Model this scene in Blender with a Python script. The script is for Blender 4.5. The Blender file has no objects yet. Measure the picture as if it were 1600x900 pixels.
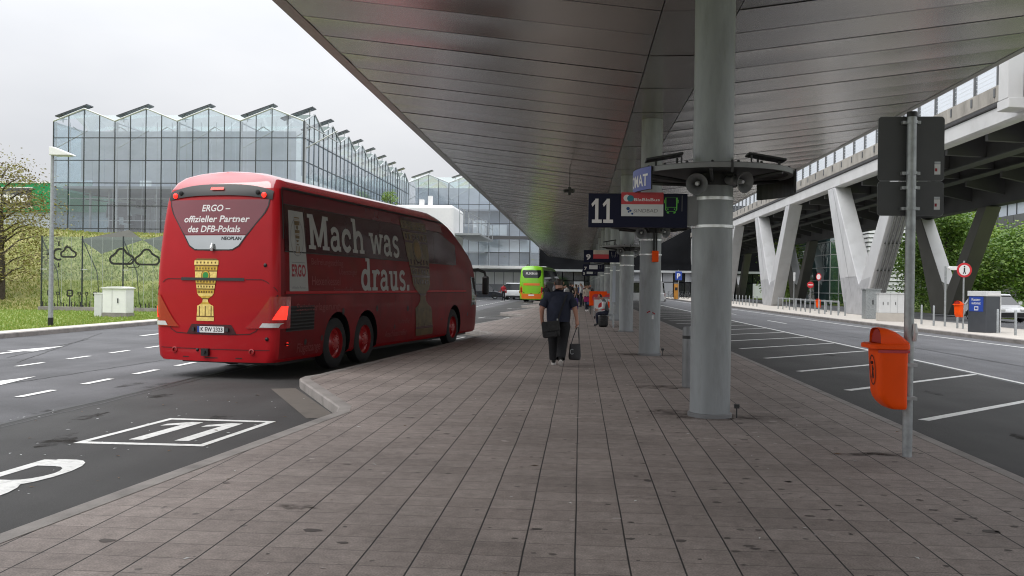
import bpy, bmesh, math, random
from mathutils import Vector, Matrix
random.seed(11)
R = math.radians
S = bpy.context.scene
COL = S.collection

# ------------------------------------------------------------------ camera, sky, sun, exposure
cam_data = bpy.data.cameras.new("camera")
cam_data.sensor_width = 36.0
cam_data.lens = 1350.0 / 1600.0 * 36.0
cam_data.clip_start = 0.05
cam_data.clip_end = 5000.0
cam = bpy.data.objects.new("camera", cam_data)
COL.objects.link(cam)
CR = [[0.9967795773583392, -0.01391857294414094, 0.07897308078408138],
      [0.07901127770655501, 0.0022152694684080846, -0.996871260783638],
      [0.01370007870444771, 0.9999006780217627, 0.003307859596623106]]
M4 = Matrix.Identity(4)
for i in range(3):
    for j in range(3):
        M4[i][j] = CR[i][j]
M4[2][3] = 1.6
cam.matrix_world = M4
S.camera = cam

SUN_EL, SUN_AZ = 52.0, 235.0            # overcast: high soft sun, behind and left of the camera
world = bpy.data.worlds.new("World")
S.world = world
world.use_nodes = True
wn, wl = world.node_tree.nodes, world.node_tree.links
wn.clear()
w_out = wn.new("ShaderNodeOutputWorld")
w_bg = wn.new("ShaderNodeBackground")
w_bg.inputs["Strength"].default_value = 0.10
w_sky = wn.new("ShaderNodeTexSky")
w_sky.sky_type = 'NISHITA'
w_sky.sun_disc = False
w_sky.sun_elevation = R(SUN_EL)
w_sky.sun_rotation = R(SUN_AZ)
w_hsv = wn.new("ShaderNodeHueSaturation")
w_hsv.inputs["Saturation"].default_value = 0.25
w_tc = wn.new("ShaderNodeTexCoord")
w_sep = wn.new("ShaderNodeSeparateXYZ")
w_map = wn.new("ShaderNodeMapping")
w_map.inputs["Scale"].default_value = (1.0, 1.0, 2.6)
w_noise = wn.new("ShaderNodeTexNoise")
w_noise.inputs["Scale"].default_value = 2.2
w_noise.inputs["Detail"].default_value = 5.0
w_noise.inputs["Roughness"].default_value = 0.5
w_ramp = wn.new("ShaderNodeValToRGB")
w_ramp.color_ramp.elements[0].position = 0.36
w_ramp.color_ramp.elements[0].color = (0.84, 0.862, 0.905, 1)
w_ramp.color_ramp.elements[1].position = 0.66
w_ramp.color_ramp.elements[1].color = (0.98, 0.99, 1.02, 1)
w_grad = wn.new("ShaderNodeMapRange")          # an overcast dome is brighter overhead
w_grad.inputs["From Min"].default_value = 0.0
w_grad.inputs["From Max"].default_value = 1.0
w_grad.inputs["To Min"].default_value = 6.6
w_grad.inputs["To Max"].default_value = 37.0
w_pow = wn.new("ShaderNodeMath")
w_pow.operation = 'POWER'
w_pow.use_clamp = True
w_pow.inputs[1].default_value = 1.35
w_mul = wn.new("ShaderNodeVectorMath")
w_mul.operation = 'SCALE'
w_mix = wn.new("ShaderNodeMixRGB")
w_mix.inputs["Fac"].default_value = 0.88
wl.new(w_sky.outputs[0], w_hsv.inputs["Color"])
wl.new(w_tc.outputs["Generated"], w_map.inputs["Vector"])
wl.new(w_map.outputs[0], w_noise.inputs["Vector"])
wl.new(w_noise.outputs["Fac"], w_ramp.inputs["Fac"])
wl.new(w_tc.outputs["Generated"], w_sep.inputs[0])
wl.new(w_sep.outputs["Z"], w_pow.inputs[0])
wl.new(w_pow.outputs[0], w_grad.inputs["Value"])
wl.new(w_ramp.outputs["Color"], w_mul.inputs[0])
wl.new(w_grad.outputs[0], w_mul.inputs["Scale"])
wl.new(w_hsv.outputs[0], w_mix.inputs["Color1"])
wl.new(w_mul.outputs[0], w_mix.inputs["Color2"])
wl.new(w_mix.outputs[0], w_bg.inputs["Color"])
wl.new(w_bg.outputs[0], w_out.inputs["Surface"])

sun_data = bpy.data.lights.new("sun", 'SUN')
sun_data.energy = 1.3
sun_data.angle = R(38)
sun_data.color = (1.0, 0.96, 0.9)
sun = bpy.data.objects.new("sun", sun_data)
COL.objects.link(sun)
_a, _e = R(SUN_AZ), R(SUN_EL)
sun_dir = Vector((math.sin(_a) * math.cos(_e), math.cos(_a) * math.cos(_e), math.sin(_e)))
sun.rotation_euler = sun_dir.to_track_quat('Z', 'Y').to_euler()
sun.location = sun_dir * 200

S.view_settings.view_transform = 'Standard'
S.view_settings.look = 'None'
S.view_settings.exposure = 0.0
S.view_settings.gamma = 1.0
S.view_settings.use_curve_mapping = False
S.render.engine = 'CYCLES'
S.cycles.max_bounces = 8
S.cycles.filter_width = 1.1
S.cycles.transparent_max_bounces = 24

# ------------------------------------------------------------------ materials
def new_mat(name):
    m = bpy.data.materials.new(name)
    m.use_nodes = True
    nt = m.node_tree
    nt.nodes.clear()
    out = nt.nodes.new("ShaderNodeOutputMaterial")
    return m, nt, out

def mat(name, color, rough=0.6, metal=0.0, var=0.12, vscale=3.0, bump=0.0, bscale=40.0, coat=0.0,
        spec=0.5, emit=None, estr=0.0, grime=0.0, gscale=0.8, gcol=(0.03, 0.028, 0.025), stretch=(1, 1, 1)):
    """Principled material with a procedural tint variation, optional grime and bump (object space)."""
    m, nt, out = new_mat(name)
    N, L = nt.nodes, nt.links
    b = N.new("ShaderNodeBsdfPrincipled")
    L.new(b.outputs[0], out.inputs["Surface"])
    tc = N.new("ShaderNodeTexCoord")
    mp = N.new("ShaderNodeMapping")
    mp.inputs["Scale"].default_value = stretch
    L.new(tc.outputs["Object"], mp.inputs["Vector"])
    n = N.new("ShaderNodeTexNoise")
    n.inputs["Scale"].default_value = vscale
    n.inputs["Detail"].default_value = 6.0
    L.new(mp.outputs[0], n.inputs["Vector"])
    mr = N.new("ShaderNodeMapRange")
    mr.inputs["From Min"].default_value = 0.25
    mr.inputs["From Max"].default_value = 0.75
    mr.inputs["To Min"].default_value = 1.0 - var
    mr.inputs["To Max"].default_value = 1.0 + var
    L.new(n.outputs["Fac"], mr.inputs["Value"])
    sc = N.new("ShaderNodeVectorMath"); sc.operation = 'SCALE'
    sc.inputs[0].default_value = color[:3]
    L.new(mr.outputs[0], sc.inputs["Scale"])
    col = sc.outputs[0]
    if grime > 0:
        g = N.new("ShaderNodeTexNoise")
        g.inputs["Scale"].default_value = gscale
        g.inputs["Detail"].default_value = 8.0
        g.inputs["Roughness"].default_value = 0.65
        L.new(mp.outputs[0], g.inputs["Vector"])
        gr = N.new("ShaderNodeMapRange")
        gr.inputs["From Min"].default_value = 0.5
        gr.inputs["From Max"].default_value = 0.75
        gr.inputs["To Min"].default_value = 0.0
        gr.inputs["To Max"].default_value = grime
        L.new(g.outputs["Fac"], gr.inputs["Value"])
        mx = N.new("ShaderNodeMixRGB")
        mx.inputs["Color2"].default_value = (*gcol, 1)
        L.new(gr.outputs[0], mx.inputs["Fac"])
        L.new(col, mx.inputs["Color1"])
        col = mx.outputs[0]
    L.new(col, b.inputs["Base Color"])
    b.inputs["Roughness"].default_value = rough
    b.inputs["Metallic"].default_value = metal
    b.inputs["Specular IOR Level"].default_value = spec
    if coat > 0:
        b.inputs["Coat Weight"].default_value = coat
        b.inputs["Coat Roughness"].default_value = 0.06
    if emit:
        b.inputs["Emission Color"].default_value = (*emit, 1)
        b.inputs["Emission Strength"].default_value = estr
    if bump > 0:
        bn = N.new("ShaderNodeTexNoise")
        bn.inputs["Scale"].default_value = bscale
        bn.inputs["Detail"].default_value = 4.0
        L.new(mp.outputs[0], bn.inputs["Vector"])
        bp = N.new("ShaderNodeBump")
        bp.inputs["Strength"].default_value = bump
        bp.inputs["Distance"].default_value = 0.02
        L.new(bn.outputs["Fac"], bp.inputs["Height"])
        L.new(bp.outputs[0], b.inputs["Normal"])
    return m

def glass_mat(name, tint=(0.72, 0.79, 0.8), refl=0.22, wav=0.0, rough=0.02, dif=0.0, dcol=(0.5, 0.55, 0.58)):
    """Thin sheet glass: tinted see-through plus mirror reflection growing at grazing angles."""
    m, nt, out = new_mat(name)
    N, L = nt.nodes, nt.links
    tr = N.new("ShaderNodeBsdfTransparent"); tr.inputs[0].default_value = (*tint, 1)
    gl = N.new("ShaderNodeBsdfGlossy"); gl.inputs["Roughness"].default_value = rough
    gl.inputs["Color"].default_value = (0.9, 0.92, 0.935, 1)
    fr = N.new("ShaderNodeFresnel")
    geo = N.new("ShaderNodeNewGeometry")                     # thin sheet: the same reflection from either side
    ior = N.new("ShaderNodeMapRange"); ior.inputs["To Min"].default_value = 1.5; ior.inputs["To Max"].default_value = 1 / 1.5
    L.new(geo.outputs["Backfacing"], ior.inputs["Value"]); L.new(ior.outputs[0], fr.inputs["IOR"])
    ad = N.new("ShaderNodeMath"); ad.operation = 'ADD'; ad.use_clamp = True
    ad.inputs[1].default_value = refl
    rv = N.new("ShaderNodeMath"); rv.operation = 'MULTIPLY'; rv.inputs[1].default_value = 0.16 if wav > 0 else 0.0    # panes differ a little
    L.new(geo.outputs["Random Per Island"], rv.inputs[0])
    a2 = N.new("ShaderNodeMath"); a2.operation = 'ADD'
    L.new(fr.outputs[0], a2.inputs[0]); L.new(rv.outputs[0], a2.inputs[1])
    L.new(a2.outputs[0], ad.inputs[0])
    if wav > 0:
        tc = N.new("ShaderNodeTexCoord")
        n = N.new("ShaderNodeTexNoise"); n.inputs["Scale"].default_value = 0.55; n.inputs["Detail"].default_value = 3
        L.new(tc.outputs["Object"], n.inputs["Vector"])
        bp = N.new("ShaderNodeBump"); bp.inputs["Strength"].default_value = wav; bp.inputs["Distance"].default_value = 0.12
        L.new(n.outputs["Fac"], bp.inputs["Height"])
        L.new(bp.outputs[0], gl.inputs["Normal"])
    base = tr.outputs[0]
    if dif > 0:
        df = N.new("ShaderNodeBsdfDiffuse"); df.inputs[0].default_value = (*dcol, 1)
        m0 = N.new("ShaderNodeMixShader"); m0.inputs[0].default_value = dif
        L.new(tr.outputs[0], m0.inputs[1]); L.new(df.outputs[0], m0.inputs[2])
        base = m0.outputs[0]
    mx = N.new("ShaderNodeMixShader")
    L.new(ad.outputs[0], mx.inputs[0]); L.new(base, mx.inputs[1]); L.new(gl.outputs[0], mx.inputs[2])
    L.new(mx.outputs[0], out.inputs["Surface"])
    return m

def leaf_mat(name, c1, c2, c3):
    m, nt, out = new_mat(name)
    N, L = nt.nodes, nt.links
    b = N.new("ShaderNodeBsdfPrincipled")
    b.inputs["Roughness"].default_value = 0.55
    tl = N.new("ShaderNodeBsdfTranslucent")
    geo = N.new("ShaderNodeNewGeometry")
    rp = N.new("ShaderNodeValToRGB")
    rp.color_ramp.elements[0].color = (*c1, 1)
    rp.color_ramp.elements[1].color = (*c3, 1)
    e = rp.color_ramp.elements.new(0.5); e.color = (*c2, 1)
    L.new(geo.outputs["Random Per Island"], rp.inputs["Fac"])
    L.new(rp.outputs[0], b.inputs["Base Color"]); L.new(rp.outputs[0], tl.inputs["Color"])
    mx = N.new("ShaderNodeMixShader"); mx.inputs[0].default_value = 0.3
    L.new(b.outputs[0], mx.inputs[1]); L.new(tl.outputs[0], mx.inputs[2])
    L.new(mx.outputs[0], out.inputs["Surface"])
    return m

def paving_mat():
    """Concrete slabs 0.31 x 0.27 m: open joints along the platform, fine joints across, chewing gum and wear."""
    m, nt, out = new_mat("paving")
    N, L = nt.nodes, nt.links
    b = N.new("ShaderNodeBsdfPrincipled")
    L.new(b.outputs[0], out.inputs["Surface"])
    tc = N.new("ShaderNodeTexCoord")
    # joints wander by a few millimetres
    wob = N.new("ShaderNodeTexNoise"); wob.inputs["Scale"].default_value = 0.9; wob.inputs["Detail"].default_value = 2
    L.new(tc.outputs["Object"], wob.inputs["Vector"])
    wo = N.new("ShaderNodeMath"); wo.operation = 'MULTIPLY_ADD'; wo.inputs[1].default_value = 0.012; wo.inputs[2].default_value = -0.006
    L.new(wob.outputs["Fac"], wo.inputs[0])
    sp = N.new("ShaderNodeSeparateXYZ"); L.new(tc.outputs["Object"], sp.inputs[0])
    def cell(sock, size, off, half):
        a = N.new("ShaderNodeMath"); a.operation = 'ADD'; L.new(sock, a.inputs[0]); L.new(wo.outputs[0], a.inputs[1])
        d = N.new("ShaderNodeMath"); d.operation = 'MULTIPLY_ADD'; d.inputs[1].default_value = 1 / size; d.inputs[2].default_value = off
        L.new(a.outputs[0], d.inputs[0])
        fr = N.new("ShaderNodeMath"); fr.operation = 'FRACT'; L.new(d.outputs[0], fr.inputs[0])
        fl = N.new("ShaderNodeMath"); fl.operation = 'FLOOR'; L.new(d.outputs[0], fl.inputs[0])
        s = N.new("ShaderNodeMath"); s.operation = 'SUBTRACT'; s.inputs[1].default_value = 0.5; L.new(fr.outputs[0], s.inputs[0])
        ab = N.new("ShaderNodeMath"); ab.operation = 'ABSOLUTE'; L.new(s.outputs[0], ab.inputs[0])
        mr = N.new("ShaderNodeMapRange"); mr.interpolation_type = 'SMOOTHSTEP'
        mr.inputs["From Min"].default_value = 0.5 - half * 1.7 / size
        mr.inputs["From Max"].default_value = 0.5 - half * 0.7 / size
        L.new(ab.outputs[0], mr.inputs["Value"])
        return mr.outputs[0], fl.outputs[0]
    jx, ix = cell(sp.outputs["X"], 0.311, 0.03, 0.0042)
    jy, iy = cell(sp.outputs["Y"], 0.2695, 0.15, 0.0032)
    jy2 = N.new("ShaderNodeMath"); jy2.operation = 'MULTIPLY'; jy2.inputs[1].default_value = 0.55
    L.new(jy, jy2.inputs[0])
    j = N.new("ShaderNodeMath"); j.operation = 'MAXIMUM'; L.new(jx, j.inputs[0]); L.new(jy2.outputs[0], j.inputs[1])
    # one shade per slab
    cmb = N.new("ShaderNodeCombineXYZ"); L.new(ix, cmb.inputs[0]); L.new(iy, cmb.inputs[1])
    wn_ = N.new("ShaderNodeTexWhiteNoise"); wn_.noise_dimensions = '2D'; L.new(cmb.outputs[0], wn_.inputs["Vector"])
    rp = N.new("ShaderNodeValToRGB")
    rp.color_ramp.elements[0].color = (0.245, 0.206, 0.187, 1)
    rp.color_ramp.elements[1].color = (0.296, 0.252, 0.23, 1)
    L.new(wn_.outputs["Value"], rp.inputs["Fac"])
    # wear: broad soft patches, fine grain
    big = N.new("ShaderNodeTexNoise"); big.inputs["Scale"].default_value = 0.6; big.inputs["Detail"].default_value = 7; big.inputs["Roughness"].default_value = 0.6
    L.new(tc.outputs["Object"], big.inputs["Vector"])
    bm_ = N.new("ShaderNodeMapRange"); bm_.inputs["From Min"].default_value = 0.3; bm_.inputs["From Max"].default_value = 0.7
    bm_.inputs["To Min"].default_value = 0.74; bm_.inputs["To Max"].default_value = 1.14
    L.new(big.outputs["Fac"], bm_.inputs["Value"])
    fin = N.new("ShaderNodeTexNoise"); fin.inputs["Scale"].default_value = 90; fin.inputs["Detail"].default_value = 3
    L.new(tc.outputs["Object"], fin.inputs["Vector"])
    fm = N.new("ShaderNodeMapRange"); fm.inputs["From Min"].default_value = 0.3; fm.inputs["From Max"].default_value = 0.7
    fm.inputs["To Min"].default_value = 0.7; fm.inputs["To Max"].default_value = 1.28
    L.new(fin.outputs["Fac"], fm.inputs["Value"])
    mid = N.new("ShaderNodeTexNoise"); mid.inputs["Scale"].default_value = 9; mid.inputs["Detail"].default_value = 6; mid.inputs["Roughness"].default_value = 0.75
    L.new(tc.outputs["Object"], mid.inputs["Vector"])
    mm_ = N.new("ShaderNodeMapRange"); mm_.inputs["From Min"].default_value = 0.3; mm_.inputs["From Max"].default_value = 0.7
    mm_.inputs["To Min"].default_value = 0.72; mm_.inputs["To Max"].default_value = 1.2
    L.new(mid.outputs["Fac"], mm_.inputs["Value"])
    mu0 = N.new("ShaderNodeMath"); mu0.operation = 'MULTIPLY'; L.new(bm_.outputs[0], mu0.inputs[0]); L.new(mm_.outputs[0], mu0.inputs[1])
    mu = N.new("ShaderNodeMath"); mu.operation = 'MULTIPLY'; L.new(mu0.outputs[0], mu.inputs[0]); L.new(fm.outputs[0], mu.inputs[1])
    sc = N.new("ShaderNodeVectorMath"); sc.operation = 'SCALE'; L.new(rp.outputs[0], sc.inputs[0]); L.new(mu.outputs[0], sc.inputs["Scale"])
    # gum and oil spots
    vo = N.new("ShaderNodeTexVoronoi"); vo.inputs["Scale"].default_value = 4.6
    L.new(tc.outputs["Object"], vo.inputs["Vector"])
    sepc = N.new("ShaderNodeSeparateColor"); L.new(vo.outputs["Color"], sepc.inputs[0])
    rad = N.new("ShaderNodeMapRange"); rad.inputs["From Min"].default_value = 0.12; rad.inputs["From Max"].default_value = 1.0
    rad.inputs["To Min"].default_value = 0.0; rad.inputs["To Max"].default_value = 0.13
    L.new(sepc.outputs[0], rad.inputs["Value"])
    wj = N.new("ShaderNodeTexNoise"); wj.inputs["Scale"].default_value = 22
    L.new(tc.outputs["Object"], wj.inputs["Vector"])
    wj2 = N.new("ShaderNodeMath"); wj2.operation = 'MULTIPLY_ADD'; wj2.inputs[1].default_value = 0.12; wj2.inputs[2].default_value = -0.06
    L.new(wj.outputs["Fac"], wj2.inputs[0])
    dd = N.new("ShaderNodeMath"); dd.operation = 'ADD'; L.new(vo.outputs["Distance"], dd.inputs[0]); L.new(wj2.outputs[0], dd.inputs[1])
    lt = N.new("ShaderNodeMath"); lt.operation = 'LESS_THAN'; L.new(dd.outputs[0], lt.inputs[0]); L.new(rad.outputs[0], lt.inputs[1])
    lf = N.new("ShaderNodeMath"); lf.operation = 'MULTIPLY'; lf.inputs[1].default_value = 0.62; L.new(lt.outputs[0], lf.inputs[0])
    m1 = N.new("ShaderNodeMixRGB"); m1.inputs["Color2"].default_value = (0.05, 0.045, 0.042, 1)
    L.new(lf.outputs[0], m1.inputs["Fac"]); L.new(sc.outputs[0], m1.inputs["Color1"])
    m2 = N.new("ShaderNodeMixRGB"); m2.inputs["Color2"].default_value = (0.012, 0.011, 0.01, 1)
    L.new(j.outputs[0], m2.inputs["Fac"]); L.new(m1.outputs[0], m2.inputs["Color1"])
    L.new(m2.outputs[0], b.inputs["Base Color"])
    b.inputs["Roughness"].default_value = 0.72
    inv = N.new("ShaderNodeMath"); inv.operation = 'MULTIPLY_ADD'; inv.inputs[1].default_value = -1.0; inv.inputs[2].default_value = 1.0
    L.new(j.outputs[0], inv.inputs[0])
    hh = N.new("ShaderNodeMath"); hh.operation = 'MULTIPLY_ADD'; hh.inputs[1].default_value = 0.25
    L.new(fin.outputs["Fac"], hh.inputs[0]); L.new(inv.outputs[0], hh.inputs[2])
    bp = N.new("ShaderNodeBump"); bp.inputs["Strength"].default_value = 0.5; bp.inputs["Distance"].default_value = 0.006
    L.new(hh.outputs[0], bp.inputs["Height"]); L.new(bp.outputs[0], b.inputs["Normal"])
    return m

def asphalt_mat(name, base, patch=0.25):
    m, nt, out = new_mat(name)
    N, L = nt.nodes, nt.links
    b = N.new("ShaderNodeBsdfPrincipled")
    L.new(b.outputs[0], out.inputs["Surface"])
    tc = N.new("ShaderNodeTexCoord")
    def noise(scale, detail, lo, hi, st=(1, 1, 1), rough=0.55):
        mp = N.new("ShaderNodeMapping"); mp.inputs["Scale"].default_value = st
        L.new(tc.outputs["Object"], mp.inputs["Vector"])
        n = N.new("ShaderNodeTexNoise"); n.inputs["Scale"].default_value = scale; n.inputs["Detail"].default_value = detail
        n.inputs["Roughness"].default_value = rough
        L.new(mp.outputs[0], n.inputs["Vector"])
        r = N.new("ShaderNodeMapRange"); r.inputs["From Min"].default_value = 0.3; r.inputs["From Max"].default_value = 0.7
        r.inputs["To Min"].default_value = lo; r.inputs["To Max"].default_value = hi
        L.new(n.outputs["Fac"], r.inputs["Value"])
        return n, r.outputs[0]
    n1, a = noise(0.5, 6, 1 - patch, 1 + patch)
    n2, c = noise(160, 2, 0.55, 1.5)
    n3, t = noise(0.9, 4, 0.82, 1.14, (1.6, 0.05, 1))      # wheel tracks along the road
    mu = N.new("ShaderNodeMath"); mu.operation = 'MULTIPLY'; L.new(a, mu.inputs[0]); L.new(c, mu.inputs[1])
    mu2 = N.new("ShaderNodeMath"); mu2.operation = 'MULTIPLY'; L.new(mu.outputs[0], mu2.inputs[0]); L.new(t, mu2.inputs[1])
    sc = N.new("ShaderNodeVectorMath"); sc.operation = 'SCALE'; sc.inputs[0].default_value = base
    L.new(mu2.outputs[0], sc.inputs["Scale"])
    L.new(sc.outputs[0], b.inputs["Base Color"])
    b.inputs["Roughness"].default_value = 0.78
    bp = N.new("ShaderNodeBump"); bp.inputs["Strength"].default_value = 0.45; bp.inputs["Distance"].default_value = 0.005
    L.new(n2.outputs["Fac"], bp.inputs["Height"]); L.new(bp.outputs[0], b.inputs["Normal"])
    return m

def paint_mat(name, color, wear=0.45):
    """Worn road paint: flakes away in small spots down to asphalt."""
    return mat(name, color, 0.65, var=0.1, vscale=9, grime=wear, gscale=14, gcol=(0.07, 0.07, 0.07), bump=0.3, bscale=120)

def soffit_mat():
    m, nt, out = new_mat("soffit_metal")
    N, L = nt.nodes, nt.links
    b = N.new("ShaderNodeBsdfPrincipled")
    L.new(b.outputs[0], out.inputs["Surface"])
    tc = N.new("ShaderNodeTexCoord")
    mp = N.new("ShaderNodeMapping"); mp.inputs["Scale"].default_value = (0.35, 1.1, 1)
    L.new(tc.outputs["Object"], mp.inputs["Vector"])
    n = N.new("ShaderNodeTexNoise"); n.inputs["Scale"].default_value = 1.1; n.inputs["Detail"].default_value = 7
    L.new(mp.outputs[0], n.inputs["Vector"])
    rp = N.new("ShaderNodeValToRGB")
    rp.color_ramp.elements[0].position = 0.2; rp.color_ramp.elements[0].color = (0.34, 0.318, 0.298, 1)
    rp.color_ramp.elements[1].position = 0.8; rp.color_ramp.elements[1].color = (0.395, 0.37, 0.35, 1)
    L.new(n.outputs["Fac"], rp.inputs["Fac"])
    L.new(rp.outputs[0], b.inputs["Base Color"])
    b.inputs["Metallic"].default_value = 0.72
    b.inputs["Roughness"].default_value = 0.23
    bp = N.new("ShaderNodeBump"); bp.inputs["Strength"].default_value = 0.12; bp.inputs["Distance"].default_value = 0.02
    n2 = N.new("ShaderNodeTexNoise"); n2.inputs["Scale"].default_value = 0.9; n2.inputs["Detail"].default_value = 2
    mp2 = N.new("ShaderNodeMapping"); mp2.inputs["Scale"].default_value = (0.5, 2.2, 1)
    L.new(tc.outputs["Object"], mp2.inputs["Vector"]); L.new(mp2.outputs[0], n2.inputs["Vector"])
    L.new(n2.outputs["Fac"], bp.inputs["Height"]); L.new(bp.outputs[0], b.inputs["Normal"])
    return m

def ground_mat(name, c1, c2, c3, scale=1.2):
    m, nt, out = new_mat(name)
    N, L = nt.nodes, nt.links
    b = N.new("ShaderNodeBsdfPrincipled"); b.inputs["Roughness"].default_value = 0.85
    L.new(b.outputs[0], out.inputs["Surface"])
    tc = N.new("ShaderNodeTexCoord")
    n = N.new("ShaderNodeTexNoise"); n.inputs["Scale"].default_value = scale; n.inputs["Detail"].default_value = 9; n.inputs["Roughness"].default_value = 0.7
    L.new(tc.outputs["Object"], n.inputs["Vector"])
    rp = N.new("ShaderNodeValToRGB")
    rp.color_ramp.elements[0].position = 0.32; rp.color_ramp.elements[0].color = (*c1, 1)
    rp.color_ramp.elements[1].position = 0.68; rp.color_ramp.elements[1].color = (*c3, 1)
    e = rp.color_ramp.elements.new(0.5); e.color = (*c2, 1)
    L.new(n.outputs["Fac"], rp.inputs["Fac"]); L.new(rp.outputs[0], b.inputs["Base Color"])
    n2 = N.new("ShaderNodeTexNoise"); n2.inputs["Scale"].default_value = 25; n2.inputs["Detail"].default_value = 4
    L.new(tc.outputs["Object"], n2.inputs["Vector"])
    bp = N.new("ShaderNodeBump"); bp.inputs["Strength"].default_value = 0.9; bp.inputs["Distance"].default_value = 0.08
    L.new(n2.outputs["Fac"], bp.inputs["Height"]); L.new(bp.outputs[0], b.inputs["Normal"])
    return m

# ------------------------------------------------------------------ mesh helpers
def wmat(o):
    m = o.matrix_basis.copy()
    p = o.parent
    while p is not None:
        m = p.matrix_basis @ m
        p = p.parent
    return m

class MB:
    def __init__(self):
        self.v, self.f, self.m = [], [], []
    def add(self, vs, fs, m=0, T=None):
        n = len(self.v)
        for p in vs:
            p = Vector(p)
            self.v.append(T @ p if T is not None else p)
        for f in fs:
            self.f.append([n + i for i in f]); self.m.append(m)
        return self
    def quad(self, a, b, c, d, m=0):
        return self.add([a, b, c, d], [(0, 1, 2, 3)], m)
    def box(self, x0, x1, y0, y1, z0, z1, m=0, T=None):
        vs = [(x0, y0, z0), (x1, y0, z0), (x1, y1, z0), (x0, y1, z0), (x0, y0, z1), (x1, y0, z1), (x1, y1, z1), (x0, y1, z1)]
        fs = [(0, 3, 2, 1), (4, 5, 6, 7), (0, 1, 5, 4), (1, 2, 6, 5), (2, 3, 7, 6), (3, 0, 4, 7)]
        return self.add(vs, fs, m, T)
    def prism(self, poly, axis, a, b, m=0, T=None):
        """poly: 2D outline; axis x: (y,z), axis y: (x,z), axis z: (x,y); extruded from a to b."""
        def P(p, h):
            return (h, p[0], p[1]) if axis == 'x' else (p[0], h, p[1]) if axis == 'y' else (p[0], p[1], h)
        n = len(poly)
        vs = [P(p, a) for p in poly] + [P(p, b) for p in poly]
        fs = [tuple(range(n))[::-1], tuple(range(n, 2 * n))] + [(i, (i + 1) % n, n + (i + 1) % n, n + i) for i in range(n)]
        return self.add(vs, fs, m, T)
    def tube(self, pts, r, n=10, m=0, caps=True, T=None):
        """round bar along a list of points; r a number or one radius per point."""
        pts = [Vector(p) for p in pts]
        rs = r if isinstance(r, (list, tuple)) else [r] * len(pts)
        vs, fs = [], []
        prev = None
        for i, p in enumerate(pts):
            d = (pts[min(i + 1, len(pts) - 1)] - pts[max(i - 1, 0)]).normalized()
            if prev is None:
                u = d.orthogonal().normalized()
            else:
                u = (prev - d * prev.dot(d)).normalized()
            prev = u
            w = d.cross(u)
            for k in range(n):
                a = 2 * math.pi * k / n
                vs.append(p + (u * math.cos(a) + w * math.sin(a)) * rs[i])
        for i in range(len(pts) - 1):
            for k in range(n):
                k2 = (k + 1) % n
                fs.append((i * n + k, i * n + k2, (i + 1) * n + k2, (i + 1) * n + k))
        if caps:
            fs.append(tuple(range(n))[::-1])
            fs.append(tuple((len(pts) - 1) * n + k for k in range(n)))
        return self.add(vs, fs, m, T)
    def lathe(self, prof, n=24, m=0, T=None, a0=0.0, a1=2 * math.pi):
        """prof: (radius, z) list turned about the z axis."""
        full = abs(a1 - a0 - 2 * math.pi) < 1e-6
        cols = n if full else n + 1
        vs, fs = [], []
        for (r, z) in prof:
            for k in range(cols):
                a = a0 + (a1 - a0) * k / n
                vs.append((r * math.cos(a), r * math.sin(a), z))
        for i in range(len(prof) - 1):
            for k in range(n):
                k2 = (k + 1) % cols
                fs.append((i * cols + k, i * cols + k2, (i + 1) * cols + k2, (i + 1) * cols + k))
        return self.add(vs, fs, m, T)
    def grid(self, fn, nu, nv, m=0):
        vs = [fn(i / nu, j / nv) for j in range(nv + 1) for i in range(nu + 1)]
        w = nu + 1
        fs = [(j * w + i, j * w + i + 1, (j + 1) * w + i + 1, (j + 1) * w + i) for j in range(nv) for i in range(nu)]
        return self.add(vs, fs, m)
    def ball(self, c, r, n=12, m=0, sq=(1, 1, 1)):
        prof = [(math.sin(math.pi * i / n) * r, -math.cos(math.pi * i / n) * r) for i in range(n + 1)]
        T = Matrix.Translation(c) @ Matrix.Diagonal((*sq, 1))
        return self.lathe(prof, n * 2, m, T)
    def build(self, name, mats, parent=None, smooth=None, bevel=0.0, loc=None, local=False):
        me = bpy.data.meshes.new(name)
        if parent is not None and not local:
            inv = wmat(parent).inverted()
            vs = [inv @ p for p in self.v]
        elif loc is not None:
            l = Vector(loc)
            vs = [p - l for p in self.v]
        else:
            vs = self.v
        me.from_pydata([tuple(p) for p in vs], [], self.f)
        mats = mats if isinstance(mats, (list, tuple)) else [mats]
        for mm in mats:
            me.materials.append(mm)
        me.polygons.foreach_set("material_index", self.m)
        if smooth is not None:
            me.shade_smooth()
            me.set_sharp_from_angle(angle=R(smooth))
        me.update()
        o = bpy.data.objects.new(name, me)
        COL.objects.link(o)
        if loc is not None:
            o.location = loc
        if parent is not None:
            o.parent = parent
        if bevel > 0:
            bv = o.modifiers.new("bevel", 'BEVEL')
            bv.width = bevel; bv.segments = 2; bv.limit_method = 'ANGLE'; bv.angle_limit = R(40)
        return o

def tag(o, label, cat, group=None):
    o["label"] = label; o["category"] = cat
    if group: o["group"] = group
    return o

def struct(o, kind="structure"):
    o["kind"] = kind
    return o

def thing(name, label, cat, loc=(0, 0, 0), rz=0.0, group=None):
    o = bpy.data.objects.new(name, None)
    o.empty_display_size = 0.2
    COL.objects.link(o)
    o.location = loc
    o.rotation_euler = (0, 0, rz)
    return tag(o, label, cat, group)

def copy_tree(o, parent=None):
    c = o.copy()
    COL.objects.link(c)
    if parent is not None:
        c.parent = parent
    for ch in list(o.children):
        copy_tree(ch, c)
    return c

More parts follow.
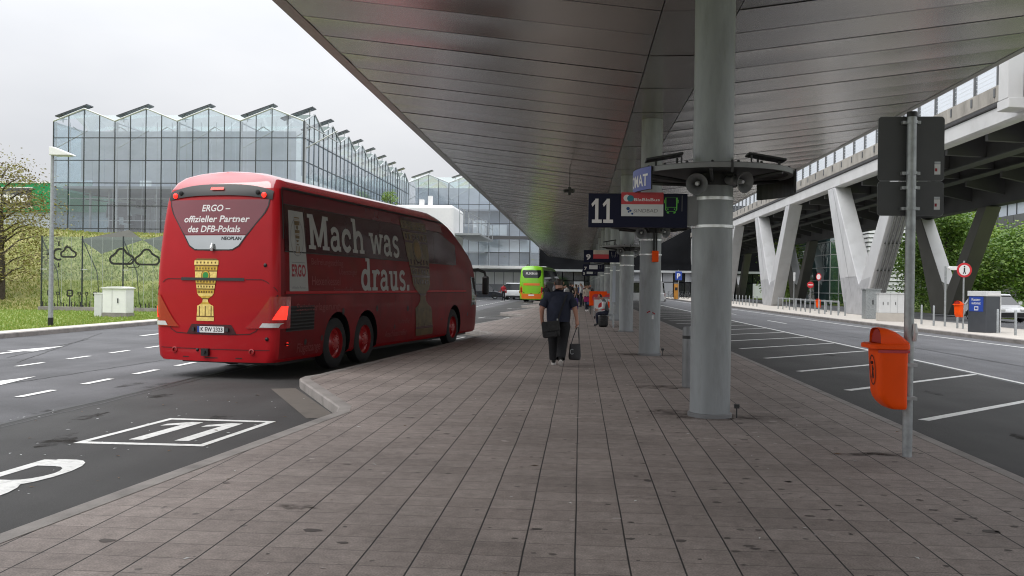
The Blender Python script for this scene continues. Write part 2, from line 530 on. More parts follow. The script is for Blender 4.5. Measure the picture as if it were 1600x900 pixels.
_tcache = {}
def text_geo(s, bold=0.0):
    """Outline of a line of writing, unit size: (points, faces)."""
    key = (s, bold)
    if key in _tcache:
        return _tcache[key]
    cu = bpy.data.curves.new("writing", 'FONT')
    cu.body = s
    cu.size = 1.0
    cu.offset = bold
    cu.resolution_u = 3
    ob = bpy.data.objects.new("writing", cu)
    COL.objects.link(ob)
    dg = bpy.context.evaluated_depsgraph_get()
    me = bpy.data.meshes.new_from_object(ob.evaluated_get(dg))
    vs = [(v.co.x, v.co.y) for v in me.vertices]
    fs = [tuple(p.vertices) for p in me.polygons]
    bpy.data.objects.remove(ob); bpy.data.curves.remove(cu); bpy.data.meshes.remove(me)
    _tcache[key] = (vs, fs)
    return vs, fs

def write(mb, s, x, y, size, fn, m=0, align='l', bold=0.0, shear=0.0, width=None):
    """Puts writing on a surface: fn maps flat (x, y) to a point."""
    vs, fs = text_geo(s, bold)
    x1 = max(v[0] for v in vs); x0 = min(v[0] for v in vs)
    kx = size if width is None else width / (x1 - x0)
    off = -x0 * kx if align == 'l' else -(x0 + x1) / 2 * kx if align == 'c' else -x1 * kx
    mb.add([fn(x + off + (px + py * shear) * kx, y + py * size) for px, py in vs], fs, m)

def stroke(mb, pts, w, fn, m=0, closed=False):
    """A flat band of width w along pts, mapped by fn."""
    pts = [Vector((p[0], p[1])) for p in pts]
    n = len(pts)
    L_, R_ = [], []
    for i in range(n):
        if closed:
            a, b = pts[(i - 1) % n], pts[(i + 1) % n]
        else:
            a, b = pts[max(i - 1, 0)], pts[min(i + 1, n - 1)]
        d = (b - a)
        if d.length < 1e-9: d = Vector((1, 0))
        d.normalize()
        nn = Vector((-d.y, d.x)) * (w / 2)
        k = 1.0
        if 0 < i < n - 1 or closed:
            d1 = (pts[i] - pts[(i - 1) % n]).normalized()
            c = abs(Vector((-d1.y, d1.x)).dot(nn.normalized()))
            k = 1 / max(c, 0.5)
        L_.append(pts[i] + nn * k); R_.append(pts[i] - nn * k)
    vs = [fn(p.x, p.y) for p in L_] + [fn(p.x, p.y) for p in R_]
    rng = range(n) if closed else range(n - 1)
    fs = [(i, (i + 1) % n, n + (i + 1) % n, n + i) for i in rng]
    mb.add(vs, fs, m)

def arc(cx, cy, rx, ry, a0, a1, n=10):
    return [(cx + rx * math.cos(R(a0 + (a1 - a0) * i / n)), cy + ry * math.sin(R(a0 + (a1 - a0) * i / n))) for i in range(n + 1)]

# ------------------------------------------------------------------ palette
M = {}
M['paving'] = paving_mat()
M['gum'] = mat("dark_gum", (0.085, 0.072, 0.066), 0.8, var=0.3, vscale=3)
M['gum_pale'] = mat("pale_gum", (0.36, 0.32, 0.3), 0.8, var=0.2, vscale=3)
M['kerb'] = mat("kerb_concrete", (0.26, 0.24, 0.225), 0.8, var=0.2, vscale=2.5, grime=0.5, gscale=2, bump=0.4, bscale=60)
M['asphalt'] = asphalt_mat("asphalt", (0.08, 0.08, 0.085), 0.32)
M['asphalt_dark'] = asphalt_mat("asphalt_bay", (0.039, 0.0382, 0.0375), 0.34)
M['asphalt_pale'] = asphalt_mat("asphalt_pale", (0.112, 0.113, 0.12), 0.2)
M['seal'] = mat("bitumen_seal", (0.02, 0.02, 0.02), 0.5, var=0.3, vscale=8)
M['road_paint'] = paint_mat("road_paint", (0.72, 0.72, 0.7))
M['gutter'] = mat("gutter_stone", (0.13, 0.115, 0.10), 0.85, var=0.2, vscale=3, grime=0.4, gscale=3)
M['footway'] = mat("pale_footway", (0.5, 0.465, 0.42), 0.85, var=0.12, vscale=1.5, grime=0.3, gscale=1.5, bump=0.3, bscale=50)
M['grass'] = ground_mat("lawn", (0.12, 0.19, 0.03), (0.18, 0.25, 0.045), (0.26, 0.29, 0.08), 1.6)
M['bank'] = ground_mat("dry_bank", (0.13, 0.16, 0.035), (0.25, 0.25, 0.075), (0.4, 0.36, 0.15), 1.1)
M['soffit'] = soffit_mat()
M['canopy_top'] = mat("canopy_sheet", (0.3, 0.3, 0.3), 0.5)
M['canopy_trim'] = mat("canopy_trim", (0.22, 0.21, 0.2), 0.4, 0.3)
M['dark_void'] = mat("dark_gap", (0.015, 0.015, 0.015), 0.9)
M['column'] = mat("column_paint", (0.28, 0.30, 0.31), 0.45, var=0.2, vscale=1.6, grime=0.4, gscale=1.8, gcol=(0.09, 0.082, 0.075), stretch=(2.5, 2.5, 0.6))
M['galv'] = mat("galvanised_steel", (0.36, 0.38, 0.39), 0.45, 0.55, var=0.22, vscale=14)
M['steel_dark'] = mat("dark_painted_steel", (0.035, 0.036, 0.038), 0.5, 0.2)
M['steel_grey'] = mat("grey_painted_steel", (0.2, 0.205, 0.21), 0.5, 0.2)
M['navy'] = mat("navy_sign_face", (0.007, 0.009, 0.03), 0.45, var=0.05, spec=0.2)
M['white'] = mat("white_paint", (0.78, 0.78, 0.77), 0.5, var=0.04)
M['offwhite'] = mat("off_white_panel", (0.62, 0.63, 0.63), 0.5, var=0.06, grime=0.15)
M['mirrorband'] = mat("reflective_band", (0.85, 0.87, 0.88), 0.25, 0.3, var=0.25, vscale=9)
M['orange'] = mat("orange_plastic", (0.9, 0.08, 0.0), 0.5, var=0.06, vscale=4, grime=0.12, gscale=4, gcol=(0.2, 0.05, 0.02), spec=0.25)
M['orange_in'] = mat("orange_plastic_inner", (0.35, 0.02, 0.012), 0.6)
M['black'] = mat("black_plastic", (0.012, 0.012, 0.013), 0.45)
M['rubber'] = mat("tyre_rubber", (0.016, 0.016, 0.017), 0.75, bump=0.2)
M['red_light'] = mat("lit_red_lamp", (0.5, 0.01, 0.01), 0.2, emit=(1.0, 0.035, 0.02), estr=1.6)
M['red_lens'] = mat("red_lamp_lens", (0.36, 0.006, 0.008), 0.12, coat=0.8)
M['clear_lens'] = mat("clear_lamp_lens", (0.6, 0.6, 0.6), 0.15, coat=0.8)
M['chrome'] = mat("chrome", (0.5, 0.52, 0.52), 0.1, 1.0, var=0.03)
M['bus_red'] = mat("red_coach_paint", (0.39, 0.009, 0.014), 0.42, var=0.05, coat=0.22, spec=0.15)
M['bus_roof'] = mat("glossy_red_roof_sheen", (0.42, 0.03, 0.04), 0.12, var=0.05, coat=1.0, spec=0.9)  # glossy, with a lighter base that paints in some reflected sky
M['bus_side'] = mat("dark_red_flank", (0.17, 0.006, 0.009), 0.38, var=0.25, vscale=1.2, coat=0.08, spec=0.12, grime=0.2, gscale=3)
M['bus_glass'] = mat("maroon_wrapped_glass", (0.045, 0.005, 0.008), 0.2, var=0.15, coat=0.12, spec=0.3)
M['bus_glass_hi'] = mat("red_wrapped_glass", (0.13, 0.012, 0.018), 0.25, var=0.1, coat=0.2, spec=0.3)
M['rear_glass'] = mat("red_tinted_rear_glass", (0.17, 0.024, 0.035), 0.15, var=0.04, coat=0.8)
M['letter_grey'] = mat("pale_wrap_lettering", (0.36, 0.36, 0.35), 0.5, var=0.05)
M['letter_white'] = mat("white_lettering", (0.72, 0.7, 0.69), 0.5, var=0.04)
M['letter_red'] = mat("faint_red_lettering", (0.2, 0.035, 0.035), 0.5, var=0.1)
M['deep_red'] = mat("deep_red_ink", (0.28, 0.008, 0.02), 0.5)
M['seam'] = mat("panel_seam", (0.05, 0.004, 0.006), 0.6)
M['gold'] = mat("gold_print", (0.62, 0.40, 0.06), 0.35, 0.3, var=0.35, vscale=18)
M['gold_hi'] = mat("bright_gold_print", (0.85, 0.64, 0.2), 0.35, 0.2, var=0.2, vscale=22)
M['gold_lo'] = mat("brown_gold_print", (0.16, 0.085, 0.012), 0.4, var=0.3, vscale=22)
M['gold_dim'] = mat("dark_gold_print", (0.10, 0.068, 0.028), 0.4, var=0.5, vscale=6)
M['green_ink'] = mat("green_ink", (0.02, 0.25, 0.05), 0.5)
M['wheel_red'] = mat("red_wheel_rim", (0.33, 0.012, 0.016), 0.35, coat=0.4)
M['flix_green'] = mat("bright_green_paint", (0.22, 0.56, 0.012), 0.3, var=0.04, coat=0.6)
M['flix_orange'] = mat("bright_orange_paint", (0.78, 0.17, 0.01), 0.3, var=0.04, coat=0.6)
M['dark_glass'] = mat("dark_vehicle_glass", (0.012, 0.014, 0.016), 0.06, var=0.1, coat=0.5)
M['car_white'] = mat("white_car_paint", (0.74, 0.75, 0.76), 0.3, var=0.03, coat=0.6)
M['car_silver'] = mat("silver_car_paint", (0.42, 0.43, 0.44), 0.3, 0.5, var=0.04, coat=0.6)
M['car_dark'] = mat("dark_blue_car_paint", (0.014, 0.018, 0.028), 0.25, var=0.05, coat=0.8)
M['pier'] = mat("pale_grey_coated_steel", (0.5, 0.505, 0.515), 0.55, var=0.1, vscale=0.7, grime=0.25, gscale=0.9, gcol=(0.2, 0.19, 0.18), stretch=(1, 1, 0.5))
M['fascia'] = mat("white_grey_beam_paint", (0.55, 0.55, 0.55), 0.55, var=0.1, vscale=0.5, grime=0.25, gscale=0.7, gcol=(0.25, 0.24, 0.22))
M['deck'] = mat("dark_deck_underside", (0.085, 0.082, 0.08), 0.75, var=0.25, vscale=0.4, grime=0.4, gscale=0.4)
M['girder'] = mat("dark_deck_girder", (0.06, 0.06, 0.062), 0.6, var=0.2, vscale=0.6)
M['parapet'] = mat("weathered_concrete", (0.33, 0.31, 0.28), 0.85, var=0.25, vscale=1.2, grime=0.5, gscale=1.1, stretch=(1, 1, 0.4))
M['screen_post'] = mat("screen_post_steel", (0.13, 0.135, 0.14), 0.5, 0.3)
M['glass'] = glass_mat("curtain_wall_glass", (0.80, 0.85, 0.895), 0.10, wav=0.35)
M['glass_side'] = glass_mat("curtain_wall_glass_side", (0.72, 0.81, 0.85), 0.22, wav=0.5)
M['glass_green'] = glass_mat("greenish_glass", (0.87, 0.94, 0.91), 0.03)
M['glass_screen'] = glass_mat("barrier_glass", (0.96, 0.98, 1.0), 0.02, dif=0.10, dcol=(0.85, 0.87, 0.9))
M['glass_teal'] = glass_mat("teal_glass", (0.45, 0.68, 0.66), 0.2, wav=0.3)
M['mullion'] = mat("dark_mullion", (0.06, 0.065, 0.07), 0.45, 0.4)
M['frame_pale'] = mat("pale_aluminium", (0.5, 0.52, 0.53), 0.4, 0.4, var=0.05)
M['blind'] = mat("blue_grey_blind", (0.5, 0.525, 0.575), 0.8, var=0.12, vscale=0.35)
M['inner_white'] = mat("inner_white_wall", (0.78, 0.8, 0.8), 0.8, var=0.1, vscale=0.3)
M['inner_grey'] = mat("inner_grey_floor", (0.3, 0.315, 0.34), 0.7, var=0.15, vscale=0.4)
M['inner_dark'] = mat("inner_dark", (0.06, 0.065, 0.07), 0.8, var=0.3, vscale=0.5)
M['steel_pale'] = mat("pale_foot_coating", (0.38, 0.385, 0.4), 0.5, var=0.12, vscale=1.5, grime=0.3, gscale=2)
M['pier_shade'] = mat("deck_shade_steel", (0.09, 0.088, 0.075), 0.6, var=0.15, vscale=0.7)  # rear piers: shade under the deck is put into this dark base colour
M['pale_line'] = mat("pale_glass_print", (0.7, 0.72, 0.75), 0.6)
M['far_dark'] = mat("dark_far_facade", (0.011, 0.0115, 0.013), 0.8, var=0.4, vscale=0.3, spec=0.05)
M['awning'] = mat("dark_olive_canvas", (0.05, 0.05, 0.038), 0.8)
M['solar'] = mat("dark_fin_panel", (0.07, 0.075, 0.085), 0.35, 0.3, var=0.1)
M['green_panel'] = mat("green_cladding", (0.0, 0.24, 0.075), 0.45, var=0.05)
M['clad_dark'] = mat("dark_facade_panel", (0.10, 0.102, 0.105), 0.55, var=0.1, vscale=0.3)
M['clad_blue'] = mat("pale_blue_cladding", (0.42, 0.46, 0.52), 0.55, var=0.06)
M['blue_sign'] = mat("blue_sign_face", (0.02, 0.06, 0.33), 0.4, var=0.04)
M['blue_violet'] = mat("violet_blue_sign_face", (0.06, 0.085, 0.33), 0.4, var=0.04)
M['red_sign'] = mat("red_sign_face", (0.55, 0.02, 0.03), 0.4, var=0.04)
M['coral'] = mat("coral_red_plate", (0.52, 0.045, 0.055), 0.45, var=0.04)
M['lime'] = mat("lime_green_line", (0.12, 0.5, 0.06), 0.5)
M['teal_ink'] = mat("teal_ink", (0.02, 0.2, 0.26), 0.5)
M['blue_ink'] = mat("blue_ink", (0.01, 0.06, 0.2), 0.5)
M['grey_ink'] = mat("grey_ink", (0.2, 0.2, 0.2), 0.5)
M['amber'] = mat("amber_panel", (0.5, 0.22, 0.03), 0.5)
M['slate'] = mat("slate_grey_metal", (0.055, 0.06, 0.07), 0.5, 0.1, var=0.1)
M['sign_back'] = mat("dark_grey_sign_back", (0.075, 0.078, 0.08), 0.55, 0.2, var=0.08)
M['bark'] = mat("bark", (0.06, 0.048, 0.035), 0.9, var=0.3, bump=0.6, bscale=20)
M['leaf'] = leaf_mat("broad_leaves", (0.06, 0.13, 0.018), (0.12, 0.22, 0.035), (0.22, 0.33, 0.06))
M['leaf_lt'] = leaf_mat("light_leaves", (0.11, 0.2, 0.025), (0.19, 0.3, 0.045), (0.33, 0.44, 0.08))
M['leaf_autumn'] = leaf_mat("turning_leaves", (0.1, 0.07, 0.025), (0.21, 0.18, 0.05), (0.3, 0.3, 0.08))
M['tuft'] = leaf_mat("dry_tufts", (0.17, 0.25, 0.045), (0.27, 0.31, 0.08), (0.4, 0.38, 0.14))
M['lawn_blade'] = leaf_mat("lawn_blades", (0.16, 0.25, 0.035), (0.23, 0.32, 0.055), (0.33, 0.37, 0.1))
M['skin'] = mat("skin", (0.42, 0.22, 0.16), 0.55, var=0.06)
M['hair'] = mat("brown_hair", (0.03, 0.018, 0.012), 0.6, var=0.3, vscale=40)
M['hair_lt'] = mat("light_hair", (0.2, 0.12, 0.06), 0.6, var=0.3, vscale=40)
M['cloth_navy'] = mat("navy_cloth", (0.012, 0.016, 0.034), 0.85, var=0.2, vscale=8, bump=0.5, bscale=14)
M['cloth_black'] = mat("black_cloth", (0.009, 0.0095, 0.012), 0.85, var=0.2, vscale=8, bump=0.5, bscale=14)
M['cloth_cream'] = mat("cream_cloth", (0.55, 0.48, 0.4), 0.9, var=0.2, vscale=6, bump=0.4, bscale=14)
M['cloth_red'] = mat("red_cloth", (0.4, 0.02, 0.03), 0.85, var=0.1, bump=0.3)
M['cloth_grey'] = mat("grey_cloth", (0.12, 0.12, 0.13), 0.85, var=0.15, bump=0.3)
M['cloth_brown'] = mat("brown_cloth", (0.16, 0.10, 0.06), 0.85, var=0.15, bump=0.3)
M['cloth_blue'] = mat("blue_cloth", (0.05, 0.09, 0.2), 0.85, var=0.15, bump=0.3)
M['cloth_white'] = mat("white_cloth", (0.6, 0.6, 0.6), 0.85, var=0.1, bump=0.3)
M['magenta'] = mat("magenta_cloth", (0.3, 0.02, 0.12), 0.8)
M['purple'] = mat("purple_case", (0.05, 0.02, 0.16), 0.5)
M['bag_black'] = mat("black_bag_fabric", (0.012, 0.012, 0.013), 0.6, var=0.3, vscale=12, bump=0.6, bscale=18)
M['bag_grey'] = mat("grey_tote_fabric", (0.045, 0.045, 0.048), 0.8, var=0.2, vscale=10, bump=0.5, bscale=16)
M['shoe'] = mat("dark_shoe", (0.02, 0.02, 0.02), 0.6)
M['sole'] = mat("white_sole", (0.6, 0.58, 0.56), 0.6)
# ================================================================== ground, roads, platform
ZR = -0.13                                    # road level; the platform top is z = 0
b = MB(); b.quad((-1500, -1500, -0.16), (1500, -1500, -0.16), (1500, 1500, -0.16), (-1500, 1500, -0.16))
struct(b.build("ground", M['bank']))
def sheet(name, poly, z, m):
    b = MB(); b.add([(x, y, z) for x, y in poly], [tuple(range(len(poly)))])
    return struct(b.build(name, m))
sheet("road", [(-16.7, -40), (-2.0, -40), (-2.0, 150), (-16.7, 150)], ZR - 0.010, M['asphalt'])
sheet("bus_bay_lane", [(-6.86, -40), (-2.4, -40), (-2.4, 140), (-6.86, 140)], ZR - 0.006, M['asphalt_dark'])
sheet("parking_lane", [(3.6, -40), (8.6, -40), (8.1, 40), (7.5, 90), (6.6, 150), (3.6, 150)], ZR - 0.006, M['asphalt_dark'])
sheet("access_road", [(3.5, -40), (16.5, -40), (15.6, 12), (13.4, 150), (3.5, 150)], ZR - 0.010, M['asphalt_pale'])
sheet("service_road", [(18.6, -40), (27.2, -40), (27.2, 160), (18.6, 160)], ZR - 0.006, M['asphalt_pale'])
sheet("far_forecourt", [(-16.7, 150), (60, 150), (60, 230), (-16.7, 230)], ZR - 0.006, M['asphalt'])

# platform outline: saw-tooth bus bays on the left, straight kerb on the right
teeth = []
P_ = 17.9
for k in range(-1, 8):
    y0 = -3.8 + P_ * k
    teeth += [(-4.66, y0 + 0.25), (-4.55, y0 + 0.6), (-3.06, y0 + 13.85), (-3.0, y0 + 14.3), (-3.1, y0 + 14.75), (-4.52, y0 + 17.55), (-4.64, y0 + 17.85)]
teeth = [p for p in teeth if -12 < p[1] < 138]
left_edge = [(-4.0, -12)] + teeth + [(-4.0, 138)]
right_edge = [(3.84, -12), (3.84, 138)]
inner_l = []
def offset_line(line, d):
    out = []
    for i, p in enumerate(line):
        a = Vector(line[max(i - 1, 0)]); c = Vector(line[min(i + 1, len(line) - 1)])
        t = (c - a).normalized(); n = Vector((t.y, -t.x))
        out.append((p[0] + n.x * d, p[1] + n.y * d))
    return out
plat = MB()
in_l = offset_line(left_edge, 0.17)
plat_poly = in_l + [(3.70, 138), (3.70, -12)]
plat.prism([(x, y) for x, y in plat_poly], 'z', -0.2, 0.0)
struct(plat.build("platform", M['paving']))
def kerb(name, line, w, z0, z1, m, top_in=0.02):
    """Kerb stones along a line, w wide to the inner (right hand) side, with a small chamfer."""
    b = MB()
    inn = offset_line(line, w); ch = offset_line(line, top_in)
    n = len(line)
    rows = [[(x, y, z0) for x, y in line], [(x, y, z1 - top_in) for x, y in line], [(x, y, z1) for x, y in ch], [(x, y, z1) for x, y in inn], [(x, y, z0) for x, y in inn]]
    vs = [p for r in rows for p in r]
    fs = [(r * n + i, r * n + i + 1, (r + 1) * n + i + 1, (r + 1) * n + i) for r in range(4) for i in range(n - 1)]
    b.add(vs, fs)
    return struct(b.build(name, m))
kerb("platform_kerb", left_edge, 0.172, -0.2, 0.004, M['kerb'])
kerb("platform_kerb", [(3.84, 138), (3.84, -12)], 0.142, -0.2, 0.004, M['kerb'])
g = MB()
for k in range(-1, 7):                         # paler gutter strip along each saw-tooth end
    y0 = -3.8 + P_ * k
    g.add([(-3.12, y0 + 14.75, ZR - .002), (-4.62, y0 + 17.6, ZR - .002), (-4.98, y0 + 17.45, ZR - .002), (-3.45, y0 + 14.55, ZR - .002)], [(0, 1, 2, 3)])
struct(g.build("gutter_strip", M['gutter']))

# left footway, lawn, bank
b = MB(); b.box(-17.5, -16.74, -40, 150, -0.2, 0.0); struct(b.build("footway", M['footway']))
kerb("footway_kerb", [(-16.6, 150), (-16.6, -40)], 0.137, -0.2, 0.004, M['kerb'])
def bank_h(x, y):
    def sm(t):
        t = min(max(t, 0), 1); return t * t * (3 - 2 * t)
    h = (4.75 + 0.5 * sm((-32 - x) / 8)) * sm((y - 42.9) / 13.5) * sm((-18.6 - x) / 5)
    return h + 0.06 * math.sin(x * 1.7) * math.sin(y * 1.3) * min(1, h)
b = MB(); b.grid(lambda u, v: (-75 + u * 57.5, -40 + v * 82, -0.012), 4, 4); struct(b.build("lawn", M['grass']))
b = MB()
b.grid(lambda u, v: (-75 + u * 57.0, 42 + v * 30, bank_h(-75 + u * 57.0, 42 + v * 30) - 0.03), 114, 60)
struct(b.build("grass_bank", M['bank'], smooth=60))
b = MB()
rnd = random.Random(5)
for i in range(22000):
    x = rnd.uniform(-44, -18.5); y = 43 + 13.5 * rnd.random() ** 1.0
    z = bank_h(x, y)
    s = rnd.uniform(0.03, 0.095); a = rnd.uniform(0, 6.28)
    dx, dy = math.cos(a) * s * .5, math.sin(a) * s * .5
    lx, ly = rnd.uniform(-.08, .08), rnd.uniform(-.12, .03)
    b.add([(x - dx, y - dy, z - .05), (x + dx, y + dy, z - .05), (x + dx * .4 + lx, y + dy * .4 + ly, z + s * 1.1), (x - dx * .4 + lx, y - dy * .4 + ly, z + s)], [(0, 1, 2, 3)])
struct(b.build("bank_tufts", M['tuft']), "stuff")
b = MB()
for i in range(16000):
    y = 20 + 22.5 * rnd.random(); x = -17.5 - 14 * rnd.random() ** 1.3
    if y < 24 and x < -21: continue
    s = rnd.uniform(0.03, 0.09); a = rnd.uniform(0, 6.28)
    dx, dy = math.cos(a) * .03, math.sin(a) * .03
    b.add([(x - dx, y - dy, -.015), (x + dx, y + dy, -.015), (x + rnd.uniform(-.03, .03), y, s)], [(0, 1, 2)])
struct(b.build("lawn_grass", M['lawn_blade']), "stuff")

# right island footway between the two roads
isl = [(16.4, -40), (15.65, 12), (14.72, 30), (14.15, 42), (13.5, 78), (12.4, 150)]
b = MB(); b.prism(offset_line(isl, 0.16) + [(18.9, 150), (18.9, -40)], 'z', -0.2, 0.0); struct(b.build("island_footway", M['footway']))
kerb("island_kerb", isl, 0.162, -0.2, 0.004, M['kerb'])
kerb("island_kerb", [(19.06, 150), (19.06, -40)], 0.162, -0.2, 0.004, M['kerb'])
b = MB(); b.box(27.2, 80, -40, 160, -0.2, 0.02); struct(b.build("verge", M['grass']))

# painted markings
b = MB(); zp = ZR - 0.002
def mark(poly): b.add([(x, y, zp) for x, y in poly], [tuple(range(len(poly)))])
for k in range(-8, 68):
    y = 12.02 + 1.65 * k
    mark([(-8.235, y), (-8.105, y), (-8.105, y + .85), (-8.235, y + .85)])
    y = 16.2 + 1.7 * k
    mark([(-11.12, y), (-11.0, y), (-11.0, y + .85), (-11.12, y + .85)])
for (x, y) in ((-9.6, 9.6), (-13.3, 16.4), (-13.6, 25.9), (-9.6, 27.5), (-9.6, 45), (-13.5, 45)):        # lane arrows
    mark([(x - .09, y), (x + .09, y), (x + .09, y + 3.2), (x - .09, y + 3.2)])
    mark([(x - .34, y + 3.2), (x + .34, y + 3.2), (x, y + 5.0)])
struct(b.build("lane_marking", M['road_paint']))
b = MB()
z_m = ZR - 0.0015
for k in range(-1, 7):                          # bay number boxes
    y0 = P_ * k
    A, B_, C_, D_ = (-5.33, 8.73 + y0), (-3.91, 8.76 + y0), (-3.74, 10.47 + y0), (-5.13, 10.5 + y0)
    def bay(u, v, A=A, B_=B_, C_=C_, D_=D_):
        x = (A[0] * (1 - u) + B_[0] * u) * (1 - v) + (D_[0] * (1 - u) + C_[0] * u) * v
        y = (A[1] * (1 - u) + B_[1] * u) * (1 - v) + (D_[1] * (1 - u) + C_[1] * u) * v
        return (x, y, z_m)
    stroke(b, [(.035, .03), (.965, .03), (.965, .97), (.035, .97)], 0.06, bay, closed=True)
    if k == 0:
        for cx in (0.36, 0.72):
            b.add([bay(cx - .055, .16), bay(cx + .055, .16), bay(cx + .055, .86), bay(cx - .055, .86)], [(0, 1, 2, 3)])
            b.add([bay(cx - .057, .86), bay(cx - .057, .74), bay(cx - .2, .68), bay(cx - .2, .76)], [(0, 1, 2, 3)])
def ltr(u, v): return (-5.22 + u * 0.60 + v * 0.12, 5.9 + v * 2.0, z_m)
stroke(b, [(.1, 1.0), (.1, 0.0)], .2, lambda u, v: (ltr(u, v)[0], ltr(u, v)[1], z_m))
stroke(b, [(.2, .94)] + arc(.5, .72, .38, .22, 90, -90, 9) + [(.2, .5)], .15, lambda u, v: (ltr(u, v)[0], ltr(u, v)[1], z_m + .0008))
stroke(b, [(.45, .5)] + arc(.55, .27, .38, .21, 70, -90, 9) + [(.2, .06)], .15, lambda u, v: (ltr(u, v)[0], ltr(u, v)[1], z_m + .0016))
struct(b.build("bay_marking", M['road_paint']))
b = MB()
for k in range(-2, 30):                         # diagonal parking stripes
    y = 12.02 + 3.32 * k
    xe = 8.30 - 0.008 * (y - 12); l = xe - 4.55
    b.add([(4.55, y, zp), (4.66, y - .1, zp), (xe, y + l * .95 - .16, zp), (xe, y + l * .95, zp)], [(0, 1, 2, 3)])
b.add([(8.44, 0, zp), (8.56, 0, zp), (8.44, 20, zp), (7.75, 90, zp), (7.63, 90, zp), (8.32, 20, zp)], [(0, 1, 2, 5), (5, 2, 3, 4)])
struct(b.build("parking_marking", M['road_paint']))
b = MB()
b.add([(14.9, 10, zp), (15.0, 10, zp), (13.75, 30, zp), (13.15, 42, zp), (12.45, 80, zp), (11.6, 140, zp), (11.5, 140, zp), (12.35, 80, zp), (13.03, 42, zp), (13.63, 30, zp)],
      [(0, 1, 2, 9), (9, 2, 3, 8), (8, 3, 4, 7), (7, 4, 5, 6)])
for y in (44, 58, 75):
    b.add([(10.2, y, zp), (10.32, y, zp), (10.25, y + 4, zp), (10.13, y + 4, zp)], [(0, 1, 2, 3)])
struct(b.build("edge_line", M['road_paint']))
b = MB()                                        # bitumen seal between the lanes
rr = random.Random(3)
for (xa, ya, xb, yb, w) in ((-6.9, -10, -6.75, 60, .07), (-6.72, 4, -6.62, 26, .03), (-9.5, 12, -8.6, 24, .03), (-12.5, 18, -14.2, 24, .03), (10.5, 14, 9.6, 50, .04), (-11.6, 17, -15.5, 27, .025)):
    n = 70; pts = []
    for i in range(n + 1):
        t = i / n
        pts.append((xa + (xb - xa) * t + rr.uniform(-.025, .025), ya + (yb - ya) * t))
    stroke(b, pts, w, lambda u, v: (u, v, ZR - .0036))
struct(b.build("bitumen_seal", M['seal']))
# small litter on the ground: butts, leaves, paper scraps
b = MB()
rr = random.Random(8)
for i in range(260):
    if i < 150: x, y, z = rr.uniform(-3, 3.6), rr.uniform(4, 26), 0.002
    else: x, y, z = rr.uniform(-7, -3.6), rr.uniform(6, 13), ZR - .001
    s = rr.uniform(.006, .016); a = rr.uniform(0, 3.1)
    if i % 9 == 0: s *= 1.8
    if z == 0.002 and x < -2.8 + .12 * (y - 10): continue
    ca, sa = math.cos(a), math.sin(a)
    b.add([(x + ca * s * 1.8, y + sa * s * 1.8, z), (x - sa * s * .7, y + ca * s * .7, z + s * .3), (x - ca * s * 1.8, y - sa * s * 1.8, z), (x + sa * s * .7, y - ca * s * .7, z + s * .2)], [(0, 1, 2, 3)], 0 if i % 3 else 1)
struct(b.build("ground_litter", [M['offwhite'], M['cloth_brown']]), "stuff")
# dirt patches spread around feet of posts and columns
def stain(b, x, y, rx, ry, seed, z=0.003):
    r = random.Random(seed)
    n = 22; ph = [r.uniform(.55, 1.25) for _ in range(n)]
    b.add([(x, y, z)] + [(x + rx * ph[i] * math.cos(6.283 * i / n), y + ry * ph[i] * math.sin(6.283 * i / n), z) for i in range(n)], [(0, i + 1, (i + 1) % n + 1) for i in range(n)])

# ================================================================== canopy over the platform
canopy = thing("canopy", "long grey metal canopy roof with a shallow butterfly soffit over the bus platform", "canopy roof", (1.63, 60, 5.5))
CY0, CY1 = -14.0, 137.0
XL, XA, XB, XR, ZE, ZV = -5.2, 1.1, 2.17, 8.58, 6.3, 5.52
b = MB()
b.prism([(XL + .02, ZE + .06), (XA, ZV + .06), (XB, ZV + .06), (XR - .02, ZE + .06), (XR - .02, ZE + .22), (XB, ZV + .75), (XA, ZV + .75), (XL + .02, ZE + .22)], 'y', CY0, CY1)
b.build("roof_slab", M['canopy_top'], canopy)
b = MB()
rr = random.Random(21)
y = CY0
def soffit_strip(xa, za, xb, zb, y, ln):
    """one sheet-metal panel, slightly bowed and never quite level with its neighbour"""
    t0, t1, bow = rr.uniform(-.004, .004), rr.uniform(-.004, .004), rr.uniform(.006, .02)
    ph = rr.uniform(0, 6.28)
    def f(u, v):
        e = t0 + (t1 - t0) * u + bow * math.sin(math.pi * v) * (0.6 + .4 * math.sin(u * 5 + ph)) + (v - .5) * .005
        return (xa + (xb - xa) * u, y + .001 + (ln - .002) * v, za + (zb - za) * u + e)
    b.grid(f, 12, 4)
while y < CY1 - .1:
    ln = 1.2
    soffit_strip(XL + .28, ZE - .035, XA - .012, ZV + .0, y, ln)
    soffit_strip(XB + .012, ZV + .0, XR - .22, ZE - .028, y, ln)
    if int(round((y - CY0) / 1.2)) % 2 == 0:
        soffit_strip(XA + .006, ZV - .004, XB - .006, ZV - .004, y, 2.4)
    y += 1.2
b.build("soffit", M['soffit'], canopy, smooth=30)
b = MB()
for yy in range(int(CY0), int(CY1), 4):
    b.prism([(XL, ZE), (XL + .262, ZE - .033), (XL + .262, ZE + .05), (XL + .05, ZE + .2), (XL, ZE + .2)], 'y', yy + .005, min(yy + 3.995, CY1))
b.build("edge_trim", M['canopy_trim'], canopy)
b = MB()
for yy in range(int(CY0), int(CY1), 4):
    b.prism([(XR, ZE), (XR, ZE + .2), (XR - .05, ZE + .2), (XR - .2, ZE + .05), (XR - .2, ZE - .026)], 'y', yy + .005, min(yy + 3.995, CY1))
b.build("edge_trim", M['canopy_trim'], canopy)

